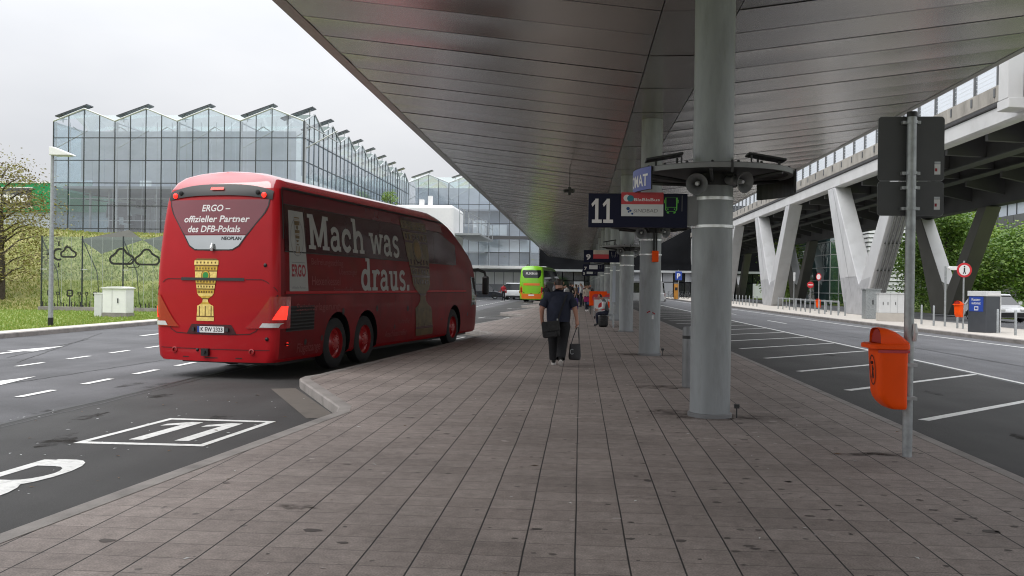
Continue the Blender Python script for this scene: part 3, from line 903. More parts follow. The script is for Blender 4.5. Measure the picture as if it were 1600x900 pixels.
# ================================================================== canopy columns
CX = 1.63
COLY = [10.95, 20.5, 30.9, 41.0, 51.0, 61.0, 71.0, 81.0, 91.0, 101.0, 111.0, 121.0, 131.0]
def make_column():
    t = thing("canopy_column", "", "column", (0, 0, 0), 0, "round grey columns along the platform")
    b = MB(); b.lathe([(0.247, 0.05), (0.247, 5.6)], 40); b.build("shaft", M['column'], t, smooth=40)
    b = MB(); b.lathe([(0.0, 0.001), (0.272, 0.001), (0.272, 0.045), (0.255, 0.055), (0.0, 0.056)], 40); b.build("base_plate", M['steel_grey'], t, smooth=30)
    b = MB(); b.lathe([(0.2475, 2.34), (0.262, 2.34), (0.262, 2.375), (0.2475, 2.375)], 40); b.build("clamp_band", M['mirrorband'], t, smooth=30)
    b = MB(); b.lathe([(0.2475, 2.68), (0.264, 2.68), (0.264, 2.72), (0.2475, 2.72)], 40); b.build("clamp_band", M['mirrorband'], t, smooth=30)
    return t
col0 = make_column()
ords = ["nearest", "second", "third", "fourth", "fifth", "sixth", "seventh", "eighth", "ninth", "tenth", "eleventh", "twelfth", "thirteenth"]
extra = {0: "nearest and widest-looking round grey column, carrying sign 11 and the blue automat ring",
         1: "second round grey column with an orange box and red and white stickers",
         2: "third round grey column, carrying sign 9, behind the seated person"}
for i, y in enumerate(COLY):
    c = col0 if i == 0 else copy_tree(col0)
    c.location = (CX, y, 0)
    c["label"] = extra.get(i, "round grey column, %s from the camera in the canopy row" % ords[i])
# base tap on the nearest column and a stray bracket on the second
for (x, y, p) in ((CX + .31, 10.83, col0),):
    b = MB(); b.tube([(x, y, 0.002), (x, y, .13)], .008); b.box(x - .03, x + .03, y - .02, y + .02, .12, .17); b.build("earthing_lug", M['steel_dark'], p)
for c in [o for o in COL.objects if o.name.startswith("canopy_column") and abs(o.location.y - COLY[1]) < .1]:
    b = MB(); b.tube([(CX + .3, COLY[1] - .1, 0.002), (CX + .3, COLY[1] - .1, .13)], .008); b.box(CX + .27, CX + .33, COLY[1] - .12, COLY[1] - .08, .12, .17); b.build("earthing_lug", M['steel_dark'], c)
    def cyl(u, v, yc=COLY[1]): return (CX + .2495 * math.sin(u), yc - .2495 * math.cos(u), v)
    b = MB(); stroke(b, [(-.35, 1.0), (-.1, 1.035), (.25, 1.0), (.45, .97)], .03, cyl); b.build("sticker", M['deep_red'], c)
    b = MB(); stroke(b, [(.12, .9), (.3, .9)], .09, lambda u, v, yc=COLY[1]: cyl(u, v)); b.build("sticker", M['offwhite'], c)
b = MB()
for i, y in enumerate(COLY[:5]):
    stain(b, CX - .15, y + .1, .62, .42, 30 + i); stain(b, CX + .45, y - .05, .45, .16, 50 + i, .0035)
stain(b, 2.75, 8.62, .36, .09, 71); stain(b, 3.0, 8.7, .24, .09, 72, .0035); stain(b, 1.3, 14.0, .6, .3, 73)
for i in range(16):
    r_ = random.Random(300 + i)
    if i < 9: stain(b, r_.uniform(-7.5, -4.4), r_.uniform(6.5, 14), r_.uniform(.08, .3), r_.uniform(.1, .5), 310 + i, ZR - .0042)
    else: stain(b, r_.uniform(4.6, 8), r_.uniform(9, 24), r_.uniform(.1, .35), r_.uniform(.15, .5), 330 + i, ZR - .0042)
stain(b, .5, 6.6, .12, .05, 74); stain(b, -2.0, 6.0, .16, .07, 75)
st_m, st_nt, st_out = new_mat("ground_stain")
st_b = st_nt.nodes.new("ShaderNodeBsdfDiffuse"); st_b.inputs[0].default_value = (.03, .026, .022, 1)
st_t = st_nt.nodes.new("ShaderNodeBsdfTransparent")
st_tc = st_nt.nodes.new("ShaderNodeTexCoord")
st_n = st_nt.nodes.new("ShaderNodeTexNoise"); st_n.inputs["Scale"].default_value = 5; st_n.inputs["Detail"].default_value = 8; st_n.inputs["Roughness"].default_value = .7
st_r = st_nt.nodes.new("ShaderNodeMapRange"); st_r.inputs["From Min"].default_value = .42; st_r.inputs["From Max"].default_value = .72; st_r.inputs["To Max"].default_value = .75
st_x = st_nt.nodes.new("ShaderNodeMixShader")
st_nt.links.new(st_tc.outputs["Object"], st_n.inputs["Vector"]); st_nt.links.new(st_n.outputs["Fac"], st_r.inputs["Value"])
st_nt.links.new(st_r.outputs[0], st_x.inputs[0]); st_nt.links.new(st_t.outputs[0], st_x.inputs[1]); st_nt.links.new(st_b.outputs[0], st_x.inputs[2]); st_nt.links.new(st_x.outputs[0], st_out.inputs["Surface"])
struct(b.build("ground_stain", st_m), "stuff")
b = MB()
r_ = random.Random(77)
for i in range(520):                             # trodden-in chewing gum and grease spots, denser to the right of the columns' line
    y = 3.8 + 20 * r_.random() ** 1.6; x = r_.gauss(1.3, 1.6) if r_.random() < .7 else r_.uniform(-3.0, 3.6)
    if not (-2.6 + .1 * (y - 10) < x < 3.6): continue
    s = r_.uniform(.008, .026) * (1.7 if i % 11 == 0 else 1)
    n_ = 9; ph = [r_.uniform(.65, 1.2) for _ in range(n_)]; st_ = r_.uniform(.8, 2.0)
    b.add([(x + st_ * s * ph[q] * math.cos(6.283 * q / n_), y + s * ph[q] * math.sin(6.283 * q / n_), .0022) for q in range(n_)], [tuple(range(n_))], 0 if i % 4 else 1)
struct(b.build("chewing_gum", [M['gum'], M['gum_pale']]), "stuff")

# ================================================================== elevated road on V piers (right)
deck = thing("elevated_road", "elevated road deck with pale edge beam, concrete parapet and glass barrier above the right-hand road", "elevated road", (22, 90, 9.6))
DY0, DY1 = 34.0, 165.0
b = MB(); b.box(17.95, 26.0, DY0, DY1, 9.58, 9.76); b.build("deck_slab", M['deck'], deck)
b = MB(); b.prism([(17.9, 8.9), (18.05, 8.84), (18.55, 8.84), (18.55, 9.577), (17.9, 9.577)], 'y', DY0, DY1); b.build("edge_beam", M['fascia'], deck)
b = MB(); b.tube([(17.86, DY0, 9.66), (17.86, DY1, 9.66)], .06, 8); b.box(17.8, 17.948, DY0, DY1, 9.70, 9.78); b.build("cable_conduit", M['girder'], deck)
b = MB()
yy = DY0
while yy < DY1 - .1:
    b.box(17.78, 18.1, yy + .012, yy + 4.988, 9.79, 10.5); yy += 5.0
b.build("parapet", M['parapet'], deck, bevel=.015)
b = MB(); b.prism([(25.55, 7.0), (25.85, 6.9), (26.0, 7.0), (26.0, 9.577), (25.55, 9.577)], 'y', DY0, DY1); b.build("back_beam", M['girder'], deck)
b = MB(); b.box(25.7, 26.05, DY0, DY1, 9.78, 10.5); b.build("parapet", M['parapet'], deck)
for x in (20.7, 23.1):
    b = MB(); b.box(x - .2, x + .2, DY0, DY1, 8.35, 9.578); b.box(x - .38, x + .38, DY0, DY1, 8.3, 8.348); b.build("long_girder", M['girder'], deck)
yy = DY0 + 3
while yy < DY1:
    b = MB()
    for xa, xb in ((18.56, 20.48), (20.92, 22.88), (23.32, 25.54)):
        b.prism([(xa, 8.55 if xa < 22 else 8.0), (xb, 8.45 if xa < 22 else 7.5), (xb, 9.576), (xa, 9.576)], 'y', yy - .14, yy + .14)
    b.build("cross_girder", M['girder'], deck)
    yy += 4.42
yy = DY0 + .6
first = None
while yy < 150:
    p = MB(); p.box(17.86, 18.0, yy - .05, yy + .05, 10.3, 12.6); p.box(17.74, 17.86, yy - .07, yy + .07, 10.02, 10.4)
    p.build("screen_post", M['screen_post'], deck)
    q = MB(); q.box(17.925, 17.937, yy + .07, yy + 2.13, 10.56, 12.5)
    pane = q.build("glass_panel", M['glass_screen'], deck)
    l = MB()
    for z in [10.62 + .19 * i for i in range(10)]:
        l.box(17.915, 17.922, yy + .08, yy + 2.12, z, z + .012)
    if yy < 95:
        l.build("pane_stripes", M['pale_line'], pane)
    yy += 2.2
V_POLY = [(2.9, 0.0), (7.5, 8.86), (5.7, 8.86), (0.42, 2.35), (0.05, 1.95), (-0.35, 2.25), (-6.0, 8.86), (-7.5, 8.86), (-0.7, 0.0)]
vl = ["nearest pale V-shaped pier of the roadside row, with grey pipes down its near arm", "second pale V-shaped pier of the roadside row, left of the piped pier",
      "third V-shaped pier of the roadside row, far along the road", "fourth V-shaped pier of the roadside row", "fifth and farthest V-shaped pier of the roadside row"]
for i, yc in enumerate((57.3, 83.8, 110.3, 136.8, 160.0)):
    b = MB(); b.prism([(yc + p[0], p[1]) for p in V_POLY], 'x', 17.9, 19.0)
    p = tag(b.build("road_pier", M['pier'], bevel=.04, loc=(18.4, yc, 0)), vl[i], "pier", "V-shaped piers under the elevated road")
    b = MB()                                   # coated foot panel and the seam along the far arm
    b.add([(17.894, yc + y, z) for y, z in ((2.86, .02), (4.1, 2.42), (.5, 2.42), (.05, 1.9), (-.35, 2.2), (-2.2, 2.42), (-.66, .02))], [(0, 1, 2, 3), (0, 3, 6), (3, 4, 5, 6)])
    b.build("foot_coating", M['steel_pale'], p)
    b = MB(); stroke(b, [(yc + 1.5, 1.2), (yc + 3.1, 4.0), (yc + 6.15, 8.8)], .05, lambda u, v: (17.892, u, v)); stroke(b, [(yc + 2.9, 2.45), (yc + .6, 2.45)], .03, lambda u, v: (17.891, u, v)); b.build("seam", M['steel_grey'], p)
    if i == 0:
        for k in range(4):
            x = 18.15 + .22 * k
            q = MB(); q.tube([(x, 55.45, 1.2), (x, 55.0, 1.85), (x, 50.25, 8.05)], .065, 8); q.build("pipe", M['steel_grey'], p)
        for zz in (2.8, 4.4, 6.0, 7.5):
            q = MB()
            yb = 56.6 - zz * .767
            q.box(18.05, 18.95, yb - .2, yb + .02, zz - .03, zz + .03)
            q.build("pipe_bracket", M['steel_dark'], p)
vb = ["dark V-shaped pier of the rear row with a white inner face, behind the parking machine", "dark V-shaped pier of the rear row, left of the teal glass building", "far V-shaped pier of the rear row", "farthest V-shaped pier of the rear row"]  # dark tone is painted deck shade, the white inner face painted daylight
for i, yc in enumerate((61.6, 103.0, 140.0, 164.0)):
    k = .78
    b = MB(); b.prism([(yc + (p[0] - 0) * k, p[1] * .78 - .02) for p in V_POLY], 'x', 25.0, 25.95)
    p = tag(b.build("road_pier", M['pier_shade'], bevel=.05, loc=(25.5, yc, 0)), vb[i], "pier", "V-shaped piers under the elevated road")
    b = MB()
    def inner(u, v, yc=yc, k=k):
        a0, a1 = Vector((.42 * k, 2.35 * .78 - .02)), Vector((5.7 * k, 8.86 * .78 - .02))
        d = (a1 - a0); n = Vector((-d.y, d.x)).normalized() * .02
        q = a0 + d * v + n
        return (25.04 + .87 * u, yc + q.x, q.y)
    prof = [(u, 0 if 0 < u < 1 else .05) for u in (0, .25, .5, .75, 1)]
    b.grid(lambda u, v: inner(u, (.05 + .035 * (2 * u - 1) ** 2) + v * .93), 6, 8); b.build("inner_face_daylight", M['fascia'], p)  # pale plate paints daylight from beyond onto the arm's inner face
gp = thing("gantry", "boxy pale steel gantry post and crossbeam at the near end of the elevated road", "gantry", (17.7, 37.0, 9.1))
b = MB(); b.box(17.1, 17.72, 36.4, 37.2, 9.45, 13.0); b.build("post", M['fascia'], gp, bevel=.02)
b = MB(); b.prism([(17.1, 9.05), (26.0, 8.6), (26.0, 9.44), (17.1, 9.44)], 'y', 36.3, 37.3); b.build("crossbeam", M['fascia'], gp, bevel=.02)
b = MB(); b.box(17.75, 22, 36.55, 36.65, 10.6, 12.8); b.build("sign_back", M['sign_back'], gp)

# ================================================================== terminal: folded glass halls (left)
def glass_hall(t, x0, x1, y0, y1, z0, zv, zr, bay, mul, floors, side_mat, front_mat):
    """Glass hall with a cross-gabled roof edge; the front faces -Y and the long side faces +X."""
    nx = int(round((x1 - x0) / bay)); ny = int(round((y1 - y0) / bay))
    f = MB(); mu = MB()
    def tri(u): return 1 - abs(2 * (u % 1.0) - 1)
    def zt(u): return zv + (zr - zv) * tri(u)
    st = 4
    for i in range(nx * st):                    # front panes: columns of the bay grid, cut to the gable line
        xa, xb = x0 + i * bay / st, x0 + (i + 1) * bay / st
        za, zb = zt(i / st), zt((i + 1) / st) if (i + 1) % st else zv
        f.quad((xa, y0, z0), (xb, y0, z0), (xb, y0, zb), (xa, y0, za), 0)
        mu.box(xa - .03, xa + .03, y0 - .06, y0 - .004, z0, za)
    mu.box(x1 - .06, x1 + .06, y0 - .07, y0 + .06, z0, zv + .02)
    for j in range(ny * st):
        ya, yb = y0 + j * bay / st, y0 + (j + 1) * bay / st
        za, zb = zt(j / st), zt((j + 1) / st) if (j + 1) % st else zv
        f.quad((x1, ya, z0), (x1, yb, z0), (x1, yb, zb), (x1, ya, za), 1)
        if j: mu.box(x1 + .004, x1 + .05, ya - .025, ya + .025, z0, za)
    for z in mul:
        mu.box(x0, x1, y0 - .085, y0 - .062, z - .035, z + .035)
        mu.box(x1 + .052, x1 + .075, y0, y1, z - .03, z + .03)
    f.build("glass_facade", [front_mat, side_mat], t)
    mu.build("mullion_grid", M['mullion'], t)
    r = MB(); tr = MB()
    def roof_pt(i, j): return (x0 + i * bay, y0 + j * bay)
    for i in range(nx):
        for j in range(min(ny, 3) if i < nx - 2 else ny):
            c = Vector((*roof_pt(i + .5, j + .5), zr))
            cs = [Vector((*roof_pt(i, j), zv)), Vector((*roof_pt(i + 1, j), zv)), Vector((*roof_pt(i + 1, j + 1), zv)), Vector((*roof_pt(i, j + 1), zv))]
            ms = [Vector((*roof_pt(i + .5, j), zr)), Vector((*roof_pt(i + 1, j + .5), zr)), Vector((*roof_pt(i + .5, j + 1), zr)), Vector((*roof_pt(i, j + .5), zr))]
            for k in range(4):
                r.add([cs[k], ms[k], c], [(0, 1, 2)]); r.add([cs[k], c, ms[(k - 1) % 4]], [(0, 1, 2)])
    r.build("glass_roof", M['glass_green'], t)
    for i in range(nx):
        for s in (0, .5):
            a = (x0 + (i + s) * bay, y0 - .03, zt(s) + .02); c = (x0 + (i + s + .5) * bay, y0 - .03, zt(s + .5) + .02)
            tr.tube([a, c], .07, 6)
    for j in range(ny):
        for s in (0, .5):
            tr.tube([(x1 + .03, y0 + (j + s) * bay, zt(s) + .02), (x1 + .03, y0 + (j + s + .5) * bay, zt(s + .5) + .02)], .07, 6)
    for i in range(nx + 1):
        tr.tube([(x0 + i * bay, y0 + .3, zv - .1), (x0 + i * bay, y0 + 10, zv - .1)], .06, 6)
        tr.tube([(x0 + i * bay, y0 + .35, z0), (x0 + i * bay, y0 + .35, zv)], .09, 8)
        tr.tube([(x0 + (i + .5) * bay, y0 + .5, zv - .7), (x0 + i * bay, y0 + .4, zv - 2.2)], .05, 6)
    for j in range(1, ny + 1):
        tr.tube([(x1 - .35, y0 + j * bay, z0), (x1 - .35, y0 + j * bay, zv)], .09, 8)
    tr.build("roof_frame", M['frame_pale'], t)
    for z in floors:
        s = MB(); s.box(x0 + .5, x1 - .5, y0 + .6, y1 - .5, z - .22, z); s.build("floor_slab", M['inner_grey'], t)
    return nx, ny

term = thing("terminal_hall", "large glass terminal hall with zigzag gabled roofline behind the red coach", "terminal building", (-34, 90, 0))
BAY = 5.43
X0, X1, Y0, Y1 = -44.72, -44.72 + 4 * BAY, 70.0, 70.0 + 8 * BAY
glass_hall(term, X0, X1, Y0, Y1, 0.0, 14.95, 16.0, BAY, (5.9, 7.83, 9.75, 11.65, 13.55), (5.6, 9.55), M['glass_side'], M['glass'])
b = MB()
for i in range(19):                              # blinds hung behind the upper panes, each a little different
    xa = X0 + 1.8 + i * 1.05
    if xa > X1 - 1.3: break
    b.box(xa, xa + 1.03, Y0 + 1.1 + .02 * (i % 3), Y0 + 1.14 + .02 * (i % 3), 9.6 + (0 if i % 5 else .5), 14.3)
b.box(X1 - 1.2, X1 - 1.16, Y0 + 3, Y1 - 1, 10.8, 14.4)
b.build("blind", M['blind'], term)
b = MB(); b.box(X0 + .4, X1 - 2.0, Y0 + 9, Y0 + 9.2, 5.6, 14.6); b.box(X1 - 6.5, X1 - 6.3, Y0 + 4, Y1, 0, 12); b.build("inner_wall", M['inner_white'], term)
rr = random.Random(4)
for i in range(12):
    b = MB()
    x = X0 + 2 + i * 1.6 + rr.uniform(-.3, .3); y = Y0 + rr.uniform(2, 7)
    b.tube([(x, y, 5.6), (x, y, 9.3)], rr.choice([.07, .1, .16]), 8)
    b.build("inner_column", M['frame_pale'], term)
b = MB()
b.tube([(X0 + 1, Y0 + 3, 9.1), (X1 - 3, Y0 + 3.5, 7.2)], .07, 6); b.tube([(X0 + 1, Y0 + 3.2, 8.7), (X1 - 3, Y0 + 3.7, 6.8)], .05, 6)
for i in range(7):
    x = X0 + 3.5 + i * 2.4; b.box(x, x + rr.uniform(.4, 1.2), Y0 + 2.5, Y0 + 3.2, 5.62, 5.62 + rr.uniform(.8, 1.9))
b.box(X0 + 2.5, X0 + 4.3, Y0 + 4, Y0 + 4.2, 7.2, 8.4); b.box(X1 - 9, X1 - 2, Y0 + 3, Y0 + 3.3, 5.62, 7.4)
b.build("inner_fitting", M['inner_dark'], term)
b = MB()
for i in range(34):
    x = X0 + .68 + i * .64
    if x > X1 - .4: break
    if i % 2: b.box(x - .015, x + .015, Y0 + .25, Y0 + .29, 5.6, 14.9)
for i in range(5): b.tube([(X0 + 1 + i * 4.2, Y0 + 1.2, 14.7), (X0 + 3.1 + i * 4.2, Y0 + 1.2, 13.4), (X0 + 5.2 + i * 4.2, Y0 + 1.2, 14.7)], .05, 6)
for z in (6.7, 8.6): b.box(X0 + .3, X1 - .5, Y0 + 1.9, Y0 + 1.96, z, z + .06)
b.build("inner_bars", M['frame_pale'], term)
b = MB()
for i in range(26):
    x = X0 + 1 + rr.uniform(0, 18); w = rr.uniform(.25, .8); z = rr.uniform(5.6, 8.6)
    b.box(x, x + w, Y0 + rr.uniform(3, 6), Y0 + 6.3, z, z + rr.uniform(.4, 1.1), i % 2)
b.build("inner_fitting", [M['inner_grey'], M['clad_dark']], term)
b = MB(); b.box(-30.7, -29.0, Y0 + .3, Y0 + .45, 5.95, 7.8); b.build("brown_panel", M['cloth_brown'], term)
b = MB(); b.box(X0 - .05, X0 + .1, Y0 + .02, Y0 + 40, 0, 14.9); b.build("side_wall", M['glass_side'], term)

link = thing("link_hall", "glass hall with blue-grey panes facing the camera beyond the red coach's front", "terminal building", (-14, 118, 0))
LX0, LX1, LY0, LY1 = X1, X1 + 3 * BAY, Y1, Y1 + 3 * BAY
glass_hall(link, LX0, LX1, LY0, LY1, 4.1, 15.0, 16.1, BAY, (5.9, 7.8, 9.7, 12.2), (4.4, 7.8, 11.6), M['glass_side'], M['glass'])
b = MB(); b.box(LX0 + .5, -5.6, LY0 + 2.4, LY0 + 2.6, 8.0, 14.6); b.build("blind", M['blind'], link)
b = MB(); b.box(LX0 + .5, -5.6, LY0 + 1.4, LY0 + 1.5, 5.95, 7.6); b.box(-14.4, -12.6, LY0 + 1.2, LY0 + 1.9, 8.2, 10.2); b.box(-12.2, -9.9, LY0 + 1.2, LY0 + 1.9, 8.2, 9.6); b.build("inner_wall", M['inner_white'], link)
b = MB(); b.box(LX0 + .5, -5.6, LY0 + 1.8, LY0 + 1.9, 4.4, 5.9); b.build("inner_screen", M['inner_grey'], link)
b = MB(); b.box(-6.66, -5.45, LY0 + .1, LY0 + .2, 4.1, 13.8); b.build("end_panes", M['glass'], link)
b = MB(); b.box(LX0, -5.4, LY0 - .15, LY0 - .09, 7.62, 8.05); b.build("floor_band", M['girder'], link)
b = MB(); b.box(LX0, -4.4, LY0 - 2.2, LY0 + .6, 3.72, 4.08); b.build("ledge", M['white'], link, bevel=.03)
b = MB(); b.box(LX0, -5.4, LY0 + .7, LY0 + .8, -.15, 3.7); b.build("shop_front", M['inner_grey'], link)
b = MB()
for i in range(14):
    xa = LX0 + .4 + i * 1.25
    if xa > -6.6: break
    b.box(xa, xa + 1.15, LY0 + .62, LY0 + .68, 1.7, 3.3)
b.build("shop_window", M['inner_white'], link)

# fin panels on the roof peaks
rr = random.Random(9)
fin0 = thing("solar_fin", "", "roof fin", (0, 0, 0), 0, "tilted fin panels on the terminal roof")
b = MB(); b.box(-1.5, 1.5, -.5, .5, -.045, .045, 0, Matrix.Rotation(R(-19), 4, 'Y')); b.build("fin_panel", M['solar'], fin0)
for q in (-1.0, 1.0):
    b = MB(); b.tube([(q, 0, q * .34 - .6), (q, 0, q * .34)], .05, 6); b.build("strut", M['frame_pale'], fin0)
fins = [(X0 + (i + .5) * BAY - 1.45, Y0 + .9, 15.98, 0, "front") for i in range(4)] + [(X1 - 1.4, Y0 + (j + .5) * BAY, 16.1, 0, "side") for j in range(8)] + [(LX0 + (i + .5) * BAY - 1.0, LY0 + .9, 16.3, 0, "far") for i in range(3)]
lab = {"front": "tilted dark fin panel on the terminal's front gable, number %s from the left", "side": "tilted dark fin panel on the terminal's receding side gable, %s after the corner", "far": "tilted dark fin panel on the far glass hall's gable, %s from the left"}
cnt = {}
for i, (x, y, z, rz, w) in enumerate(fins):
    f = fin0 if i == 0 else copy_tree(fin0)
    f.location = (x, y, z); f.rotation_euler = (0, 0, rz)
    cnt[w] = cnt.get(w, 0) + 1
    f["label"] = lab[w] % ["one", "two", "three", "four", "five", "six", "seven", "eight"][cnt[w] - 1] if w == "front" else lab[w] % ords[cnt[w] - 1].replace("nearest", "first")

wb = thing("rooftop_block", "white rounded rooftop block with railing in front of the far glass hall", "roof block", (-17, 96, 0))
b = MB(); b.box(-21.5, -14.1, 95, 103, 4.0, 10.4); b.build("block", M['white'], wb, bevel=.35)
b = MB(); b.box(-21.3, -14.4, 95.4, 102.8, -.1, 4.0); b.build("base", M['inner_grey'], wb)
b = MB()
for i in range(9):
    y = 96 + i * 1.8; b.tube([(-13.6 + i * .28, y, 7.4), (-13.6 + i * .28, y, 10.2 - i * .12)], .045, 6)
b.tube([(-13.6, 96, 10.2), (-11.36, 110.4, 9.24)], .045, 6); b.tube([(-13.6, 96, 9.6), (-11.36, 110.4, 8.7)], .03, 6)
b.prism([(96.0, 7.15), (110.6, 7.15), (110.6, 7.35), (96.0, 7.35)], 'x', -14.05, -11.3)
b.build("railing", M['galv'], wb)
b = MB(); b.box(-18.2, -17.7, 96, 96.6, 10.38, 11.1); b.box(-17.2, -16.75, 96, 96.6, 10.38, 11.5); b.build("vent", M['white'], wb)

# supermarket hall far left
gb = thing("supermarket_hall", "far retail hall with green fascia and pale blue wall, partly behind the left tree", "shop building", (-68, 96, 0))
b = MB(); b.box(-110, -46.5, 95.2, 120, 0, 9.3); b.build("wall", M['clad_blue'], gb)
b = MB(); b.box(-110, -46.4, 94.9, 120, 9.32, 12.6); b.box(-110, -46.3, 94.8, 120, 12.6, 12.75, 1); b.build("fascia", [M['green_panel'], M['white']], gb)
b = MB(); b.box(-72.5, -63.2, 94.7, 94.88, 9.9, 12.0, 0); b.box(-72.7, -63.0, 94.72, 94.89, 9.75, 9.9, 1); b.box(-72.7, -63.0, 94.72, 94.89, 12.0, 12.12, 1); b.build("shop_sign", [M['inner_dark'], M['white']], gb)
b = MB(); write(b, "prime", -63.5, 10.35, 1.85, lambda x, y: (x, 94.69, y), 0, 'r', bold=.03); b.build("lettering", M['white'], gb)

# ================================================================== buildings to the right and at the far end
rb = thing("grey_facade_building", "long dark grey panelled building with a pale glazed top strip behind the right-hand trees", "building", (47, 110, 0))
b = MB()
for i in range(36):
    for j in range(3):
        y = 50 + i * 3.4
        b.box(45.0 + .01 * ((i * 7 + j * 3) % 4), 45.2, y + .03, y + 3.37, .1 + j * 3.2, 3.26 + j * 3.2)
b.build("cladding", M['clad_dark'], rb)
b = MB(); b.box(45.21, 60, 50, 172, 0, 9.7); b.build("wall", M['inner_dark'], rb)
b = MB(); b.box(45.3, 60, 50, 172, 9.72, 11.1, 0); b.build("clerestory", M['clad_blue'], rb)
b = MB()
for i in range(61): b.box(45.22, 45.29, 50 + 2 * i, 50.1 + 2 * i, 9.72, 11.1)
b.box(44.9, 60.2, 50, 172, 11.1, 11.3)
b.build("mullion_grid", M['mullion'], rb)
tb = thing("teal_glass_building", "teal glass building seen through the piped V pier", "building", (28.5, 100, 0))
b = MB(); b.box(26.9, 30.6, 96, 112, 0, 13); b.build("glass_facade", M['glass_teal'], tb)
b = MB()
for i in range(5): b.box(26.86 + i * .93, 26.94 + i * .93, 95.9, 95.99, 0, 13)
for z in (1.2, 2.6, 4.0, 5.4, 6.8, 8.2, 9.6): b.box(26.88, 30.6, 95.9, 95.985, z - .04, z + .04); b.box(26.82, 26.89, 96, 112, z - .04, z + .04)
b.build("mullion_grid", M['frame_pale'], tb)
b = MB(); b.box(27.2, 30.4, 98.5, 111, 0, 12.8); b.build("inner_wall", M['inner_grey'], tb)
wt = thing("louvred_tower", "pale stair tower with horizontal louvre cladding behind the piped V pier", "building", (31.5, 95, 0))
b = MB(); b.box(29.7, 33.4, 92.2, 99, 0, 13); b.build("core", M['inner_grey'], wt)
b = MB()
for i in range(28):
    z = .3 + i * .45; b.prism([(92.17, z), (92.05, z + .02), (92.15, z + .36), (92.17, z + .36)], 'x', 29.66, 33.44)
    b.prism([(29.68, z), (29.56, z + .02), (29.66, z + .36), (29.68, z + .36)], 'y', 92.1, 99)
b.build("louvre", M['offwhite'], wt)
fb = thing("far_terminal_wing", "dark glazed terminal wing closing the far end of the platform", "terminal building", (20, 146, 0))
b = MB(); b.box(-16, 64, 142, 160, -.1, 5.3); b.box(-16, 64, 143, 160, 5.3, 15); b.build("dark_wall", M['far_dark'], fb)
b = MB()
rr = random.Random(14)
for i in range(44):
    x = -15.5 + i * 1.8
    for z0, z1 in ((.05, 2.35), (2.5, 3.9)):
        b.box(x, x + 1.65, 141.9, 141.96, z0, z1, rr.choice([0, 0, 0, 0, 1, 2]))
b.build("glass_front", [M['dark_glass'], M['inner_white'], M['inner_grey']], fb)
b = MB(); b.box(-16, 64, 141.3, 142.4, 3.95, 4.3); b.build("ledge", M['frame_pale'], fb)
# ================================================================== coaches
BUS_PROF = [(1.17, .30), (1.235, .36), (1.262, .60), (1.275, .95), (1.282, 1.5), (1.272, 1.9), (1.25, 2.28), (1.215, 2.75), (1.175, 3.15), (1.13, 3.4), (1.07, 3.53), (.95, 3.63), (.7, 3.70), (.35, 3.735), (0, 3.745)]
def hw(z):
    for (a, za), (c, zc) in zip(BUS_PROF, BUS_PROF[1:]):
        if z <= zc: return a + (c - a) * max(0, (z - za)) / (zc - za)
    return 0
def lean(z):
    if z < 1.75: return 0.0 + .03 * max(0, (.9 - z))
    if z < 3.25: return .13 * ((z - 1.75) / 1.5) ** 1.4
    return .13 + .9 * (z - 3.25) ** 1.5
RR = .22
TOPZ = [(0, 3.745), (8.3, 3.745), (9.0, 3.66), (9.7, 3.5), (10.3, 3.27), (10.9, 3.02), (11.4, 2.78), (11.8, 2.5), (12.05, 2.2), (12.2, 1.9)]
def ztop(s):
    for (a, za), (c, zc) in zip(TOPZ, TOPZ[1:]):
        if s <= c: return za + (zc - za) * max(0, s - a) / (c - a)
    return TOPZ[-1][1]
def kz(s): return (ztop(s) - 1.2) / (3.745 - 1.2)
def bz(z, s): return z if z < 1.2 else 1.2 + (z - 1.2) * kz(s)
BL = 12.2
def inset(s):
    """how far the side is drawn in at the rounded corners"""
    if s < RR: return RR - math.sqrt(max(0, RR * RR - (RR - s) ** 2))
    f = .55
    if s > BL - f: return f * .8 - .8 * math.sqrt(max(0, f * f - (s - BL + f) ** 2))
    return 0
def side_pt(s, z, off=.004, sgn=1):
    """point on the coach's flank (local: x right, y forward)"""
    zu = z if z < 1.2 else 1.2 + (z - 1.2) / kz(s)
    return (sgn * (hw(zu) - inset(s) + off), s + lean(zu) * max(0, 1 - s) * (1 if s < 1 else 0), z)
def rear_pt(x, z, off=.004):
    w = hw(z) - RR
    if abs(x) <= w:
        s = -.10 * (1 - (x / w) ** 2)
    else:
        t = min((abs(x) - w) / RR, .999)
        s = RR * (1 - math.sqrt(1 - t * t))
    return (x, s + lean(z) * max(0, 1 - max(s, 0)) - off, z)

